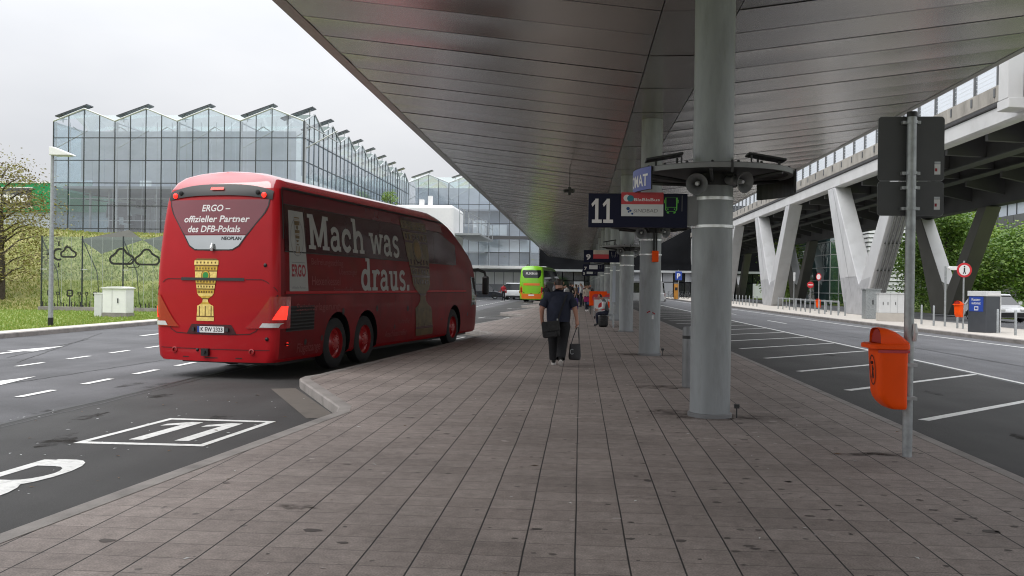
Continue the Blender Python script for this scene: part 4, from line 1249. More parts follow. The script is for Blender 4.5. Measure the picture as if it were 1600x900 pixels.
def coach_body(mats, t, arches):
    st = [RR * (1 - math.cos(R(a))) for a in (0, 12, 26, 42, 60, 90)] + [.45, .7, 1.0] + [1.0 + .45 * i for i in range(1, 24)]
    st = [s for s in st if s < BL - .56] + [BL - .55 * (1 - math.sin(R(a))) for a in (0, 20, 40, 56, 70, 82, 90)]
    b = MB()
    n = len(BUS_PROF)
    rings = []
    for s in st:
        ring = []
        for sg, seq in ((1, BUS_PROF), (-1, BUS_PROF[::-1][1:])):
            for w, z in seq:
                ins = inset(s)
                if w < .6: ins = ins * w / .6
                x = max(w - ins, 0)
                ring.append((sg * x, s + lean(z) * max(0, 1 - s), bz(z, s)))
        rings.append(ring)
    m = len(rings[0])
    vs = [p for r in rings for p in r]
    fs = []
    for i in range(len(rings) - 1):
        for k in range(m - 1):
            fs.append((i * m + k, i * m + k + 1, (i + 1) * m + k + 1, (i + 1) * m + k))
        fs.append((i * m + m - 1, i * m, (i + 1) * m, (i + 1) * m + m - 1))          # floor
    b.add(vs, fs)
    # rear face: rows across, bulging backwards
    K = 10
    def cap(ring, bul, rev):
        vs, fs = [], []
        for r in range(n):
            pr, pl = Vector(ring[r]), Vector(ring[m - 1 - r]) if r < n - 1 else Vector(ring[n - 1])
            for k in range(K + 1):
                q = pl.lerp(pr, k / K); q.y += bul * (1 - (2 * k / K - 1) ** 2) * (1 if r < n - 4 else .3 if r < n - 1 else 0)
                vs.append(q)
        for r in range(n - 1):
            for k in range(K):
                f = (r * (K + 1) + k, r * (K + 1) + k + 1, (r + 1) * (K + 1) + k + 1, (r + 1) * (K + 1) + k)
                fs.append(f[::-1] if rev else f)
        b.add(vs, fs)
    cap(rings[0], -.10, False); cap(rings[-1], .12, True)
    o = b.build("body", mats, t, local=True)
    bm = bmesh.new(); bm.from_mesh(o.data)
    bmesh.ops.remove_doubles(bm, verts=bm.verts, dist=.0008)
    bmesh.ops.dissolve_degenerate(bm, edges=bm.edges, dist=.0005)
    bmesh.ops.holes_fill(bm, edges=[e for e in bm.edges if e.is_boundary], sides=0)
    bmesh.ops.recalc_face_normals(bm, faces=bm.faces)
    for f in bm.faces:                       # flanks carry the darker red
        c = f.calc_center_median()
        if len(mats) > 1 and abs(f.normal.x) > .75 and c.y > .14 and c.z < 3.35: f.material_index = 1
        elif len(mats) > 2 and f.normal.z > .3 and c.z > 1.5: f.material_index = 2
    bm.to_mesh(o.data); bm.free()
    cuts = []
    for s in arches:
        for sg in (-1, 1):
            c = MB()
            c.prism([(s + .60 * math.cos(6.2832 * q / 28), .53 + .62 * math.sin(6.2832 * q / 28)) for q in range(28)], 'x', min(sg * 1.5, sg * .8), max(sg * 1.5, sg * .8))
            cuts.append(c.build("cutter", M['black'], t, local=True))
    o.data.materials.append(M['black'])
    for c in cuts:
        md = o.modifiers.new("arch", 'BOOLEAN'); md.object = c; md.operation = 'DIFFERENCE'; md.solver = 'EXACT'; md.material_mode = 'TRANSFER'
    dg = bpy.context.evaluated_depsgraph_get()
    me = bpy.data.meshes.new_from_object(o.evaluated_get(dg))
    if len(me.polygons) > 200:
        o.modifiers.clear(); o.data = me
    else:
        o.modifiers.clear()
    for c in cuts: bpy.data.objects.remove(c)
    o.data.shade_smooth(); o.data.set_sharp_from_angle(angle=R(32))
    return o

def wheel(t, s, sg, rim):
    w = bpy.data.objects.new("wheel", None); w.empty_display_size = .1
    COL.objects.link(w); w.parent = t; w.location = (sg * 1.10, s, .52)
    T = Matrix.Rotation(R(90 * sg), 4, 'Y')
    b = MB(); b.lathe([(.30, -.15), (.44, -.15), (.505, -.11), (.518, 0), (.505, .1), (.44, .14), (.31, .13)], 32, 0, T); b.build("tyre", M['rubber'], w, smooth=40, local=True)
    b = MB(); b.lathe([(.31, .13), (.30, .06), (.26, .04), (.17, .10), (.15, .13), (.0, .14)], 28, 0, T)
    for k in range(10):
        a = k * math.pi / 5
        b.ball(T @ Vector((.125 * math.cos(a), .125 * math.sin(a), .135)), .016, 4)
    b.build("rim", rim, w, smooth=40, local=True)
    return w

def fill(pts, fn, mb, m=0, rows=10, cols=10):
    """Fill between a left and a right border: pts = [(z, xl, xr), ...] from top to bottom."""
    Z = [p[0] for p in pts]
    def at(z):
        for (za, la, ra), (zc, lc, rc) in zip(pts, pts[1:]):
            if z >= zc - 1e-9:
                k = (za - z) / (za - zc) if za != zc else 0
                return la + (lc - la) * k, ra + (rc - ra) * k
        return pts[-1][1], pts[-1][2]
    def f(u, v):
        z = Z[0] + (Z[-1] - Z[0]) * v
        l, r = at(z)
        return fn(l + (r - l) * u, z)
    mb.grid(f, cols, rows, m)

def trophy(mb, fn, cx, ztop_, zbot, wtop, mats):
    """printed gold trophy: cup in tiers with dark bands, stem and drum base"""
    H = ztop_ - zbot
    def row(v0, v1, w0, w1, m):
        fill([(ztop_ - v0 * H, cx - w0 * wtop / 2, cx + w0 * wtop / 2), (ztop_ - v1 * H, cx - w1 * wtop / 2, cx + w1 * wtop / 2)], fn, mb, m, 2, 6)
    g, hi, lo, gr = mats
    row(0, .03, .8, .98, lo); row(.03, .1, .98, 1, hi); row(.1, .125, .97, .96, lo); row(.125, .19, .93, .92, g); row(.19, .21, .91, .9, lo)
    row(.21, .335, .9, .87, hi); row(.335, .40, .84, .80, g); row(.40, .42, .80, .78, lo); row(.42, .48, .77, .74, hi); row(.48, .5, .73, .72, lo)
    row(.5, .56, .72, .68, g); row(.56, .6, .68, .54, hi); row(.6, .635, .54, .28, g); row(.635, .655, .28, .24, lo); row(.655, .70, .2, .24, hi); row(.70, .735, .24, .42, g); row(.735, .76, .42, .66, hi)
    row(.76, .92, .66, .69, hi); row(.92, .94, .7, .7, lo); row(.94, 1, .72, .7, hi)
    def up(x, z, d=.002):
        p = Vector(fn(x, z)); q = Vector(fn(x, z)); return p
    for v, n_, k in ((.065, 6, .9), (.16, 7, .85), (.37, 6, .76), (.45, 6, .7), (.535, 6, .62)):
        for i in range(n_):
            x = cx + wtop * k * ((i + .5) / n_ - .5); z = ztop_ - v * H; r = wtop * .028
            mb.add([fn2(fn, x + a * r, z + c * r * 1.25) for a, c in ((-1, -1), (1, -1), (1, 1), (-1, 1))], [(0, 1, 2, 3)], lo)
    n_ = 14
    for (r, m, d) in ((.19, lo, 1), (.165, g, 2), (.12, gr, 3)):
        mb.add([fn2(fn, cx + wtop * r * math.cos(6.283 * i / n_), ztop_ - .27 * H + wtop * r * math.sin(6.283 * i / n_), d) for i in range(n_)], [tuple(range(n_))], m)
    for i in range(5):
        x = cx + wtop * .6 * ((i + .5) / 5 - .5); mb.add([fn2(fn, x + a, z) for a, z in ((-.006, ztop_ - .92 * H), (.012, ztop_ - .92 * H), (.012, ztop_ - .76 * H), (-.006, ztop_ - .76 * H))], [(0, 1, 2, 3)], hi if i % 2 else lo)
def fn2(fn, x, z, k=1):
    return fn(x, z, k) if fn.__code__.co_argcount > 2 else fn(x, z)

def base_coach(t, mats, rim, arches=(2.33, 3.73, 9.7)):
    coach_body(mats, t, arches)
    for s in arches:
        for sg in (-1, 1): wheel(t, s, sg, rim)
    # under-floor and wheel well linings
    b = MB(); b.box(-1.0, 1.0, .5, 11.6, .22, .299); b.box(-.55, .55, 1.2, 4.6, .16, .5)
    for s in arches: b.tube([(-1.1, s, .5), (1.1, s, .5)], .12, 10)
    b.build("chassis", M['black'], t, local=True)
    # windscreen
    b = MB()
    def front(u, v):
        x = (u - .5) * 1.9; z = 1.05 + v * .98
        f = .55
        y = BL + .12 * (1 - (2 * u - 1) ** 2) * (.78) - .02 - .16 * max(0, v - .25) ** 1.5
        return (x * (1 - .1 * v), y + .03, z)
    b.grid(front, 12, 8); b.build("windscreen", M['dark_glass'], t, smooth=60, local=True)
    # mirrors on swan-neck arms
    for sg in (1, -1):
        b = MB()
        b.tube([(sg * .95, 12.0, 2.15), (sg * 1.18, 12.22, 2.2), (sg * 1.36, 12.34, 2.12), (sg * 1.40, 12.34, 1.98)], [.05, .05, .045, .035], 8)
        b.build("mirror_arm", M['black'], t, smooth=40, local=True)
        b = MB(); b.box(sg * 1.40 - .1, sg * 1.40 + .1, 12.26, 12.42, 1.42, 2.0); b.build("mirror", M['black'], t, bevel=.05, local=True)

# ---------------------------------------------------------------- the red coach
HD = R(10.16)
nrm = Vector((math.cos(HD), -math.sin(HD), 0))
P0 = Vector((-5.26, 14.75, ZR))
bloc = P0 - nrm * 1.275
bus = thing("coach", "dark red tour coach with gold trophy print and pale lettering, pulled up at the kerb", "coach", bloc, -HD)
base_coach(bus, [M['bus_red'], M['bus_side'], M['bus_roof']], M['wheel_red'])

def rp(x, z, k=0): return rear_pt(x, z, .005 + .0015 * k)
def sp(s, z, k=0): return side_pt(s, z, .003 + .001 * k)
def L(name, b, m, parent=bus, smooth=50):
    return b.build(name, m, parent, smooth=smooth, local=True)
# rear window, dark brow band, chrome tray, lid seam, handle
b = MB(); fill([(3.19, -.99, .99), (3.1, -.985, .985), (2.95, -.92, .92), (2.56, -.63, .63)], rp, b, 0, 16, 14); rw = L("rear_window", b, M['rear_glass'])
b = MB(); stroke(b, [(-1.0, 3.19), (-.99, 3.08), (-.93, 2.95), (-.63, 2.55), (-.5, 2.36), (-.38, 2.29), (0, 2.28), (.38, 2.29), (.5, 2.36), (.63, 2.55), (.93, 2.95), (.99, 3.08), (1.0, 3.19)], .022, lambda x, z: rp(x, z, 1)); L("window_seal", b, M['black'], rw)
def brow(u, v):
    x = (u - .5) * 2.1; a = 1 - (2 * abs(u - .5)) ** 3
    z = 3.185 + .08 * a + v * (.16 + .05 * a)
    p = Vector(rear_pt(x, z, .012)); return p
b = MB(); b.grid(brow, 20, 4); bw = L("brow_band", b, M['black'])
for x in (-.93, .93):
    b = MB(); q = Vector(rear_pt(x * .97, 3.27, .03)); b.ball(q, .05, 6, 0, (1, .4, 1)); L("marker_lamp", b, M['red_light'], bw)
    b = MB(); q = Vector(rear_pt(x * .84, 3.32, .03)); b.ball(q, .045, 6, 0, (1, .4, 1)); L("vent_knob", b, M['rubber'], bw)
b = MB(); b.add([Vector(rear_pt(x, z, .04)) for x, z in ((-.13, 3.365), (.13, 3.365), (.13, 3.415), (-.13, 3.415))], [(0, 1, 2, 3)]); L("brake_lamp", b, M['red_light'], bw)
b = MB(); fill([(2.545, -.625, .625), (2.4, -.53, .53), (2.33, -.45, .45), (2.295, -.36, .36)], rp, b, 0, 8, 12); ch = L("chrome_tray", b, M['chrome'])
b = MB(); write(b, "NEOPLAN", .54, 2.462, .085, lambda x, z: rp(x, z, 2), 0, 'r', bold=.03); L("lettering", b, M['black'], ch)
b = MB()
b.tube([rear_pt(0, 2.40, .03), rear_pt(0, 2.32, .05), rear_pt(0, 2.27, .03)], [.02, .035, .02], 8); L("latch", b, M['mirrorband'], ch)
b = MB(); stroke(b, [(-.64 + .064 * i, 1.765) for i in range(21)], .05, lambda x, z: rp(x, z, 6)); L("lid_handle", b, M['steel_dark'])
b = MB()
lid = [(-1.22, 1.56), (-1.18, 1.62), (-1.02, 1.74), (-.95, 1.765), (-.66, 1.765)]
stroke(b, lid, .012, rp); stroke(b, [(-x, z) for x, z in lid], .012, rp)
lid2 = [(-1.22, 1.5), (-1.15, 1.3), (-.95, 1.0), (-.86, .86), (-.74, .80), (-.4, .785), (0, .78), (.4, .785), (.74, .80), (.86, .86), (.95, 1.0), (1.15, 1.3), (1.22, 1.5)]
stroke(b, lid2, .016, rp)
stroke(b, [(-1.2, .93), (-1.1, .915), (-.93, .91)], .012, rp); stroke(b, [(1.2, .93), (1.1, .915), (.93, .91)], .012, rp)
stroke(b, [(x / 10, .52) for x in range(-11, 12)], .012, rp); stroke(b, [(-.6, .37), (0, .365), (.6, .37)], .02, rp)
L("panel_seam", b, M['seam'])
b = MB()
write(b, "ERGO –", 0, 2.98, .165, lambda x, z: rp(x, z, 1), 0, 'c', bold=.018, shear=.16)
write(b, "offizieller Partner", 0, 2.785, .165, lambda x, z: rp(x, z, 1), 0, 'c', bold=.018, shear=.16, width=1.32)
write(b, "des DFB-Pokals", -.03, 2.605, .165, lambda x, z: rp(x, z, 1), 0, 'c', bold=.018, shear=.16, width=1.06)
L("lettering", b, M['letter_white'], rw)
b = MB(); trophy(b, lambda x, z, k=0: rear_pt(x, z, .007 + .0015 * k), -.12, 2.13, 1.02, .50, (0, 1, 2, 3)); L("trophy_print", b, [M['gold'], M['gold_hi'], M['gold_lo'], M['green_ink']])
# plate in its recess
b = MB(); fill([(.96, -.4, .4), (.9, -.44, .44), (.795, -.5, .5)], lambda x, z: rp(x, z, 2), b, 0, 4, 10); L("plate_recess", b, M['seam'])
plate = bpy.data.objects.new("licence_plate", None); COL.objects.link(plate); plate.parent = bus
b = MB(); fill([(.925, -.27, .27), (.815, -.27, .27)], lambda x, z: rear_pt(x, z, .018), b, 0, 2, 6); L("plate_face", b, M['white'], plate)
b = MB(); fill([(.925, -.27, -.225), (.815, -.27, -.225)], lambda x, z: rear_pt(x, z, .0195), b, 0, 2, 2); L("country_strip", b, M['blue_sign'], plate)
b = MB(); write(b, "K EW 2323", .02, .838, .1, lambda x, z: rear_pt(x, z, .0195), 0, 'c', bold=.02, width=.44); L("lettering", b, M['black'], plate)
b = MB(); b.box(.3, .36, -.13, -.10, .84, .9); b.box(-.37, -.33, -.13, -.10, .84, .9); L("plate_lamp", b, M['steel_dark'])
# tail lamps wrap round the corners
for sg in (1, -1):
    tl = bpy.data.objects.new("tail_lamp", None); COL.objects.link(tl); tl.parent = bus
    def wrap(u, z, off):
        """u runs from the inner edge of the lamp (0) round the corner to the flank (1)"""
        z1 = 1.47; zb = .905
        k = (z - zb) / (z1 - zb)
        xin = .66 + .46 * k ** .8
        w = hw(z) - RR
        a = u * (hw(z) - xin - .0 + .2)
        x = xin + a
        if x < hw(z) - .012:
            p = rear_pt(x, z, off)
        else:
            s = RR + (x - hw(z) + .012) - .05
            p = side_pt(s, z, off)
        return (sg * p[0], p[1], p[2])
    b = MB(); b.grid(lambda u, v: wrap(u, .905 + v * .565, .018), 14, 10); lens = L("lens", b, M['red_lens'], tl)
    b = MB(); b.grid(lambda u, v: wrap(.3 + .4 * u, .925 + v * .075, .028), 10, 3); L("reverse_lens", b, M['clear_lens'], tl)
    b = MB()
    b.grid(lambda u, v: wrap(.5 + .05 * v + (.28 - .03 * v) * u, 1.06 + v * .24, .026), 8, 6)
    L("lit_element", b, M['red_light'], tl)
    q = rear_pt(sg * .78, .62 - .13, .0)
    b = MB(); b.lathe([(.0, .0), (.055, 0), (.055, .02), (.035, .025)], 14, 0, Matrix.Translation(q) @ Matrix.Rotation(R(90), 4, 'X')); L("fog_lamp", b, M['red_lens'])
b = MB(); q = Vector(rear_pt(-.1, .46, 0)); b.box(q.x - .07, q.x + .07, q.y - .06, q.y + .02, .40, .53); b.tube([(q.x, q.y - .05, .47), (q.x, q.y - .09, .47)], .03, 8); q = Vector(rear_pt(-.28, .5, 0)); b.ball(q, .03, 6); q = Vector(rear_pt(1.05, .72, 0)); b.ball(q, .035, 6); q = Vector(rear_pt(1.0, 2.02, 0)); b.ball(q, .035, 6, 0, (1, .6, 1)); L("tow_coupling", b, M['black'])
for sg in (-1, 1):
    b = MB(); b.tube([(sg * 1.24, .3, .62), (sg * 1.33, .3, .62)], .02, 6); L("side_marker", b, M['black'])
# right flank
b = MB(); b.grid(lambda u, v: sp(.2 + u * (9.9 - .2), 2.28 + v * (3.12 - 2.28) * (1 if u < .86 else 1 - .35 * (u - .86) / .14)), 60, 18); wg = L("side_window", b, M['bus_glass'])
b = MB(); b.grid(lambda u, v: sp(.2 + u * 8.6, 3.135 + v * .24), 50, 3); L("upper_window", b, M['bus_glass_hi'])
b = MB(); b.grid(lambda u, v: sp(.16 + u * 8.9, 3.385 + v * .05, 4), 50, 1); b.grid(lambda u, v: sp(.15 + u * .03, 2.5 + v * .9, 4), 1, 10); L("window_rail", b, M['black'])
b = MB()
for s in (1.02, 2.75, 4.5, 6.3, 8.05): stroke(b, [(s, 2.29), (s, 2.7), (s, 3.11)], .014, lambda x, z: sp(x, z, 1))
stroke(b, [(.2 + .25 * i, 2.275) for i in range(39)], .02, lambda x, z: sp(x, z, 1)); stroke(b, [(.2 + .25 * i, 3.127) for i in range(36)], .016, lambda x, z: sp(x, z, 1))
L("window_seal", b, M['black'], wg)
b = MB()
stroke(b, [(.25 + .25 * i, 1.5) for i in range(43)], .02, sp)
for s in (1.75, 4.45, 5.3, 6.35, 7.45, 8.9, 10.45): stroke(b, [(s, .4), (s, .9), (s, 1.49)], .012, lambda x, z: sp(x, z, 1))
for s in (5.3, 10.4): stroke(b, [(s, 1.51), (s, 1.9), (s, 2.26)], .012, lambda x, z: sp(x, z, 1))
L("panel_seam", b, M['seam'])
b = MB(); b.grid(lambda u, v: sp(.22 + u * 10.5, 1.515 + v * .05, 6 if 0 < v < 1 else 2), 44, 3); L("belt_highlight", b, M['bus_red'])  # raised strip in brighter red paints the highlight along the waist crease
gr = MB()
for k in range(7):
    z = .86 + k * .062
    gr.add([sp(.28, z, 1), sp(1.3, z, 1), sp(1.3, z + .035, 14), sp(.28, z + .035, 14)], [(0, 1, 2, 3)])
fill([(1.3, .26, 1.32), (.84, .26, 1.32)], sp, gr, 0, 2, 4); L("engine_grille", gr, M['black'])
b = MB()
for (s, z, r) in ((2.55, 1.15, .06), (4.25, 1.17, .06), (6.1, 1.13, .06), (1.0, .62, .05), (2.0 - .35, .66, .05), (5.3, .72, .045), (7.6, .75, .045), (10.9, .85, .05), (8.6, .78, .03)):
    b = MB(); n_ = 10; b.add([sp(s + r * math.cos(6.28 * i / n_), z + r * math.sin(6.28 * i / n_) * 1.2, 2) for i in range(n_)], [tuple(range(n_))])
    L("filler_flap", b, M['black'])
b = MB(); q = side_pt(.32, .62, .01); b.ball(q, .03, 6); L("marker_lamp", b, M['red_light'])
b = MB(); b.grid(lambda u, v: sp(11.28 + u * .55, 1.12 + v * .83, 1), 6, 6); dw = L("door_window", b, M['glass_teal'])
b = MB(); stroke(b, [(11.25, 1.1), (11.25, 1.97), (11.87, 1.97), (11.87, 1.1)], .06, lambda x, z: sp(x, z, 2), closed=True); L("window_seal", b, M['black'], dw)
# emblem panel near the tail
b = MB(); fill([(3.03, .36, .96), (2.29, .36, 1.0)], lambda x, z: sp(x, z, 2), b, 0, 8, 3); fill([(2.265, .36, 1.0), (1.53, .36, 1.06)], lambda x, z: sp(x, z, 2), b, 0, 8, 3); ep = L("emblem_panel", b, M['letter_grey'])
b = MB(); stroke(b, [(.67 + .25 * math.cos(6.283 * i / 24), 2.55 + .34 * math.sin(6.283 * i / 24)) for i in range(24)], .018, lambda x, z: sp(x, z, 3), closed=True)
stroke(b, [(.45, 2.09), (.95, 2.09)], .012, lambda x, z: sp(x, z, 3))
write(b, "offizieller Partner", .7, 1.61, .07, lambda x, z: sp(x, z, 3), 0, 'c', width=.5); L("emblem_ring", b, M['grey_ink'], ep)
b = MB(); trophy(b, lambda x, z, k=0: side_pt(x, z, .011 + .0008 * k), .68, 2.92, 2.22, .22, (0, 1, 2, 0)); L("emblem_trophy", b, [M['gold_dim'], M['letter_grey'], M['gold_lo']], ep)
b = MB(); write(b, "ERGO", .70, 1.84, .30, lambda x, z: sp(x, z, 3), 0, 'c', bold=.03, width=.52); L("lettering", b, M['deep_red'], ep)
# slab-serif slogan, drawn as strokes
def slab(mb, ch, ox, oz, h, fn, st=[0]):
    """one slab-serif letter: x-height .70 h of the cap height h; returns its advance"""
    X = .72; w = .19; sl = .11
    def P(pts, ww=w, closed=False):
        st[0] += 1
        k = 2 + (st[0] % 9) * .25
        q = [(ox + x * h, oz + y * h) for x, y in pts]
        d = [q[0]]
        for a, c in zip(q, q[1:]):               # short pieces follow the curve of the flank
            n_ = max(1, int(math.hypot(c[0] - a[0], c[1] - a[1]) / .07))
            d += [(a[0] + (c[0] - a[0]) * i / n_, a[1] + (c[1] - a[1]) * i / n_) for i in range(1, n_ + 1)]
        stroke(mb, d, ww * h, lambda a, c: fn(a, c, k), 0, closed)
    def serif(x, y, l=.2): P([(x - l, y), (x + l, y)], sl)
    s2 = sl / 2
    if ch == 'M':
        P([(.2, 0), (.2, 1)]); P([(.98, 0), (.98, 1)]); P([(.22, .98), (.59, .1)], .17); P([(.96, .98), (.59, .1)], .17)
        serif(.2, s2); serif(.98, s2); serif(.13, 1 - s2, .13); serif(1.05, 1 - s2, .13); return 1.24
    if ch == 'a':
        P([(.1, .56)] + arc(.3, .47, .2, .19, 150, 20, 8) + [(.5, .4), (.5, .1), (.56, .07), (.66, .07)], .16)
        P(arc(.28, .22, .19, .17, 60, 330, 12), .14); P([(.34, .39), (.5, .42)], .12); return .72
    if ch == 'c':
        P(arc(.34, .36, .25, .29, 35, 325, 14), .17); P([(.53, .56), (.56, .42)], .14); return .68
    if ch == 'h':
        P([(.2, 0), (.2, 1.08)]); P([(.24, .5)] + arc(.46, .44, .2, .2, 130, 0, 8) + [(.66, 0)], .17)
        serif(.2, s2, .18); serif(.66, s2, .17); serif(.14, 1.04, .12); return .88
    if ch == 'w':
        P([(.14, .68), (.34, .04)], .16); P([(.34, .04), (.52, .66)], .13); P([(.52, .66), (.72, .04)], .16); P([(.72, .04), (.92, .68)], .13)
        serif(.14, .72 - s2, .15); serif(.92, .72 - s2, .14); return 1.06
    if ch == 's':
        P(arc(.32, .52, .19, .16, 20, 250, 9) + [(.32, .36)] + arc(.32, .19, .2, .16, 75, -160, 10), .15); return .62
    if ch == 'd':
        P(arc(.32, .36, .23, .29, 0, 360, 18)[:-1], .16, True); P([(.56, 0), (.56, 1.08)]); serif(.48, 1.04, .12); serif(.64, s2, .1); return .8
    if ch == 'r':
        P([(.2, 0), (.2, .7)]); P([(.24, .48)] + arc(.42, .46, .17, .2, 140, 55, 5) + [(.56, .56)], .15); serif(.22, s2, .2); serif(.14, .7 - s2, .12); return .62
    if ch == 'u':
        P([(.2, .7), (.2, .26)] + arc(.38, .24, .18, .19, 180, 320, 7) + [(.56, .2)], .17); P([(.58, 0), (.58, .7)]); serif(.13, .7 - s2, .13); serif(.5, .7 - s2, .12); serif(.66, s2, .11); return .82
    if ch == '.':
        P([(.1, .1), (.32, .1)], .22); return .42
    return .34
b = MB()
def slogan(mb, s, s0, z0, h, width):
    tot = sum({'M': 1.24, 'a': .72, 'c': .68, 'h': .88, 'w': 1.06, 's': .62, 'd': .8, 'r': .62, 'u': .82, '.': .42, ' ': .34}[c] for c in s)
    k = width / (tot * h)
    x = 0
    for c in s:
        x += slab(mb, c, x, 0, h, lambda a, cc, kk: side_pt(s0 + a * k, z0 + cc, .0055 + .0004 * kk)) * h
slogan(b, "Mach was", 1.12, 2.36, .66, 4.5)
slogan(b, "draus.", 3.38, 1.57, .64, 2.86)
L("slogan_lettering", b, M['letter_grey'])
b = MB()
for (s, x, z, h, w) in (("Befreiungsschlag", 1.2, 2.07, .17, 1.35), ("Übersteiger", 2.35, 1.9, .16, .85), ("Hexenkessel", 1.2, 1.68, .24, 1.2), ("Bananenflanke", 2.1, 1.55, .13, .9),
                        ("Spielverlagerung", .62, 1.2, .2, 1.75), ("Flügelzange", .7, .44, .24, .92), ("Anschlusstreffer", 4.75, .5, .2, 1.35), ("Volltreffer", 5.5, .78, .16, .75)):
    b = MB(); write(b, s, x, z, h, lambda a, c: sp(a, c, 2), 0, 'l', bold=.012, width=w)
    L("faint_lettering", b, M['letter_red'])
b = MB(); trophy(b, lambda x, z, k=0: side_pt(x - (z - 1.8) * .25, min(z, 3.36), .0105 + .0008 * k), 7.0, 3.36, .42, 1.75, (0, 1, 2, 3)); L("trophy_print", b, [M['gold_dim'], M['gold_dim'], M['bus_glass'], M['gold_lo']])
# left flank windows
b = MB(); b.grid(lambda u, v: side_pt(.3 + u * 9.4, 2.28 + v * .84, .005, -1), 40, 6); L("side_window", b, M['bus_glass'])

# ---------------------------------------------------------------- green coach farther along
h2 = R(7.0)
flix = thing("coach", "bright green and orange coach standing at a farther bay, seen from behind", "coach", (-5.0, 88.5, ZR), -h2)
base_coach(flix, [M['flix_green']], M['steel_grey'])
def L2(name, b, m, parent=flix): return b.build(name, m, parent, smooth=50, local=True)
b = MB(); fill([(3.3, -.95, .95), (3.1, -1.0, 1.0), (2.7, -.92, .92), (2.5, -.75, .75)], rp, b, 0, 12, 12); fw = L2("rear_window", b, M['dark_glass'])
b = MB(); write(b, "FLIXBUS", 0, 2.86, .27, lambda x, z: rp(x, z, 2), 0, 'c', bold=.03, width=1.2); L2("lettering", b, M['letter_white'], fw)
b = MB(); fill([(1.95, -.85, .85), (1.72, -.85, .85)], lambda x, z: rp(x, z, 2), b, 0, 2, 10); L2("rear_panel", b, M['flix_orange'])
b = MB(); stroke(b, [(-.95, 2.04), (.95, 2.04)], .04, rp); stroke(b, [(-1.1, 1.7), (-1.0, 1.15), (-.8, .95), (0, .9), (.8, .95), (1.0, 1.15), (1.1, 1.7)], .05, rp); L2("panel_seam", b, M['black'])
b = MB(); fill([(.88, -1.2, 1.2), (.5, -1.2, 1.2), (.36, -1.15, 1.15)], rp, b, 0, 4, 14)
for sg in (1, -1): b.grid(lambda u, v: (lambda p: (sg * p[0], p[1], p[2]))(rear_pt(.95 + u * .22, .85 + v * .75, .006)), 4, 4)
for sg in (1, -1): b.grid(lambda u, v: side_pt(.22 + u * 1.3, .36 + v * (1.9 - 1.2 * u), .005, sg), 6, 4)
L2("orange_skirt", b, M['flix_orange'])
b = MB(); fill([(.8, -.3, .3), (.66, -.3, .3)], lambda x, z: rp(x, z, 4), b, 0, 2, 4); L2("licence_plate", b, M['white'])
for sg in (1, -1):
    b = MB(); b.grid(lambda u, v: (lambda p: (sg * p[0], p[1], p[2]))(rear_pt(.98 + u * .2, 1.0 + v * .5, .012)), 3, 3); L2("tail_lamp", b, M['red_lens'])
    b = MB(); b.grid(lambda u, v: side_pt(.35 + u * 10.6, 2.05 + v * 1.25 * (1 if u < .8 else 1 - .5 * (u - .8)), .005, sg), 30, 6); L2("side_window", b, M['dark_glass'])
    b = MB(); b.grid(lambda u, v: side_pt(1.7 + u * 9.2, .4 + v * 1.6, .0045, sg), 20, 4); L2("dark_flank", b, M['slate'])
# ================================================================== ring frames, speakers, stop signs
def make_ring(i, yc, label):
    t = thing("ring_frame", label, "column ring", (CX, yc, 2.85), 0, "ring frames round the canopy columns")
    T = Matrix.Translation((CX, yc, 0))
    b = MB(); b.lathe([(.90, 2.985), (.955, 2.98), (.96, 3.035), (.94, 3.045), (.90, 3.04), (.90, 2.985)], 48, 0, T); b.build("rim", M['steel_grey'], t, smooth=35)
    b = MB(); b.lathe([(.26, 3.0), (.90, 3.0), (.90, 3.02), (.26, 3.02)], 48, 0, T)
    b.build("tray", M['steel_dark'], t, smooth=35)
    b = MB(); b.lathe([(.25, 2.86), (.29, 2.86), (.29, 3.06), (.25, 3.06)], 32, 0, T)
    for k in range(6):
        a = R(20 + 60 * k)
        b.tube([(CX + .27 * math.cos(a), yc + .27 * math.sin(a), 2.9), (CX + .93 * math.cos(a), yc + .93 * math.sin(a), 2.97)], .022, 6)
    for k in range(20):
        a = R(9 + 18 * k); b.ball((CX + .93 * math.cos(a), yc + .93 * math.sin(a), 3.05), .018, 4)
    b.box(CX + .06, CX + .085, yc - .965, yc - .93, 2.92, 3.06)
    b.build("spoke", M['steel_dark'], t, smooth=35)
    return t
def horn(x, y, z, ax, ay, label):
    d = Vector((ax, ay, -.18)).normalized()
    T = Matrix.Translation((x, y, z)) @ d.to_track_quat('Z', 'Y').to_matrix().to_4x4()
    t = thing("horn_loudspeaker", label, "loudspeaker", (x, y, z), 0, "horn loudspeakers under the column rings")
    b = MB(); b.lathe([(.0, -.26), (.05, -.26), (.06, -.14), (.035, -.12), (.05, -.05), (.085, .02), (.125, .055), (.13, .05), (.085, .0), (.05, -.06), (.03, -.1)], 24, 0, T); b.build("horn", M['steel_grey'], t, smooth=50)
    b = MB(); b.lathe([(0, .02), (.02, .015), (.03, -.03), (.03, -.1)], 14, 0, T); b.build("reflector", M['offwhite'], t, smooth=50)
    q = T @ Vector((0, 0, -.15))
    b = MB(); b.tube([q, (q.x, q.y, 2.99)], .012, 6); b.build("bracket", M['steel_dark'], t)
rl = ["big dark ring frame round the nearest column, above sign 11", "ring frame round the second column, behind the bottom edge of sign 11", "ring frame round the third column, above sign 9", "small far ring frame on the fourth column", "small far ring frame on the fifth column"]
for i, y in enumerate(COLY[:5]):
    make_ring(i, y, rl[i])
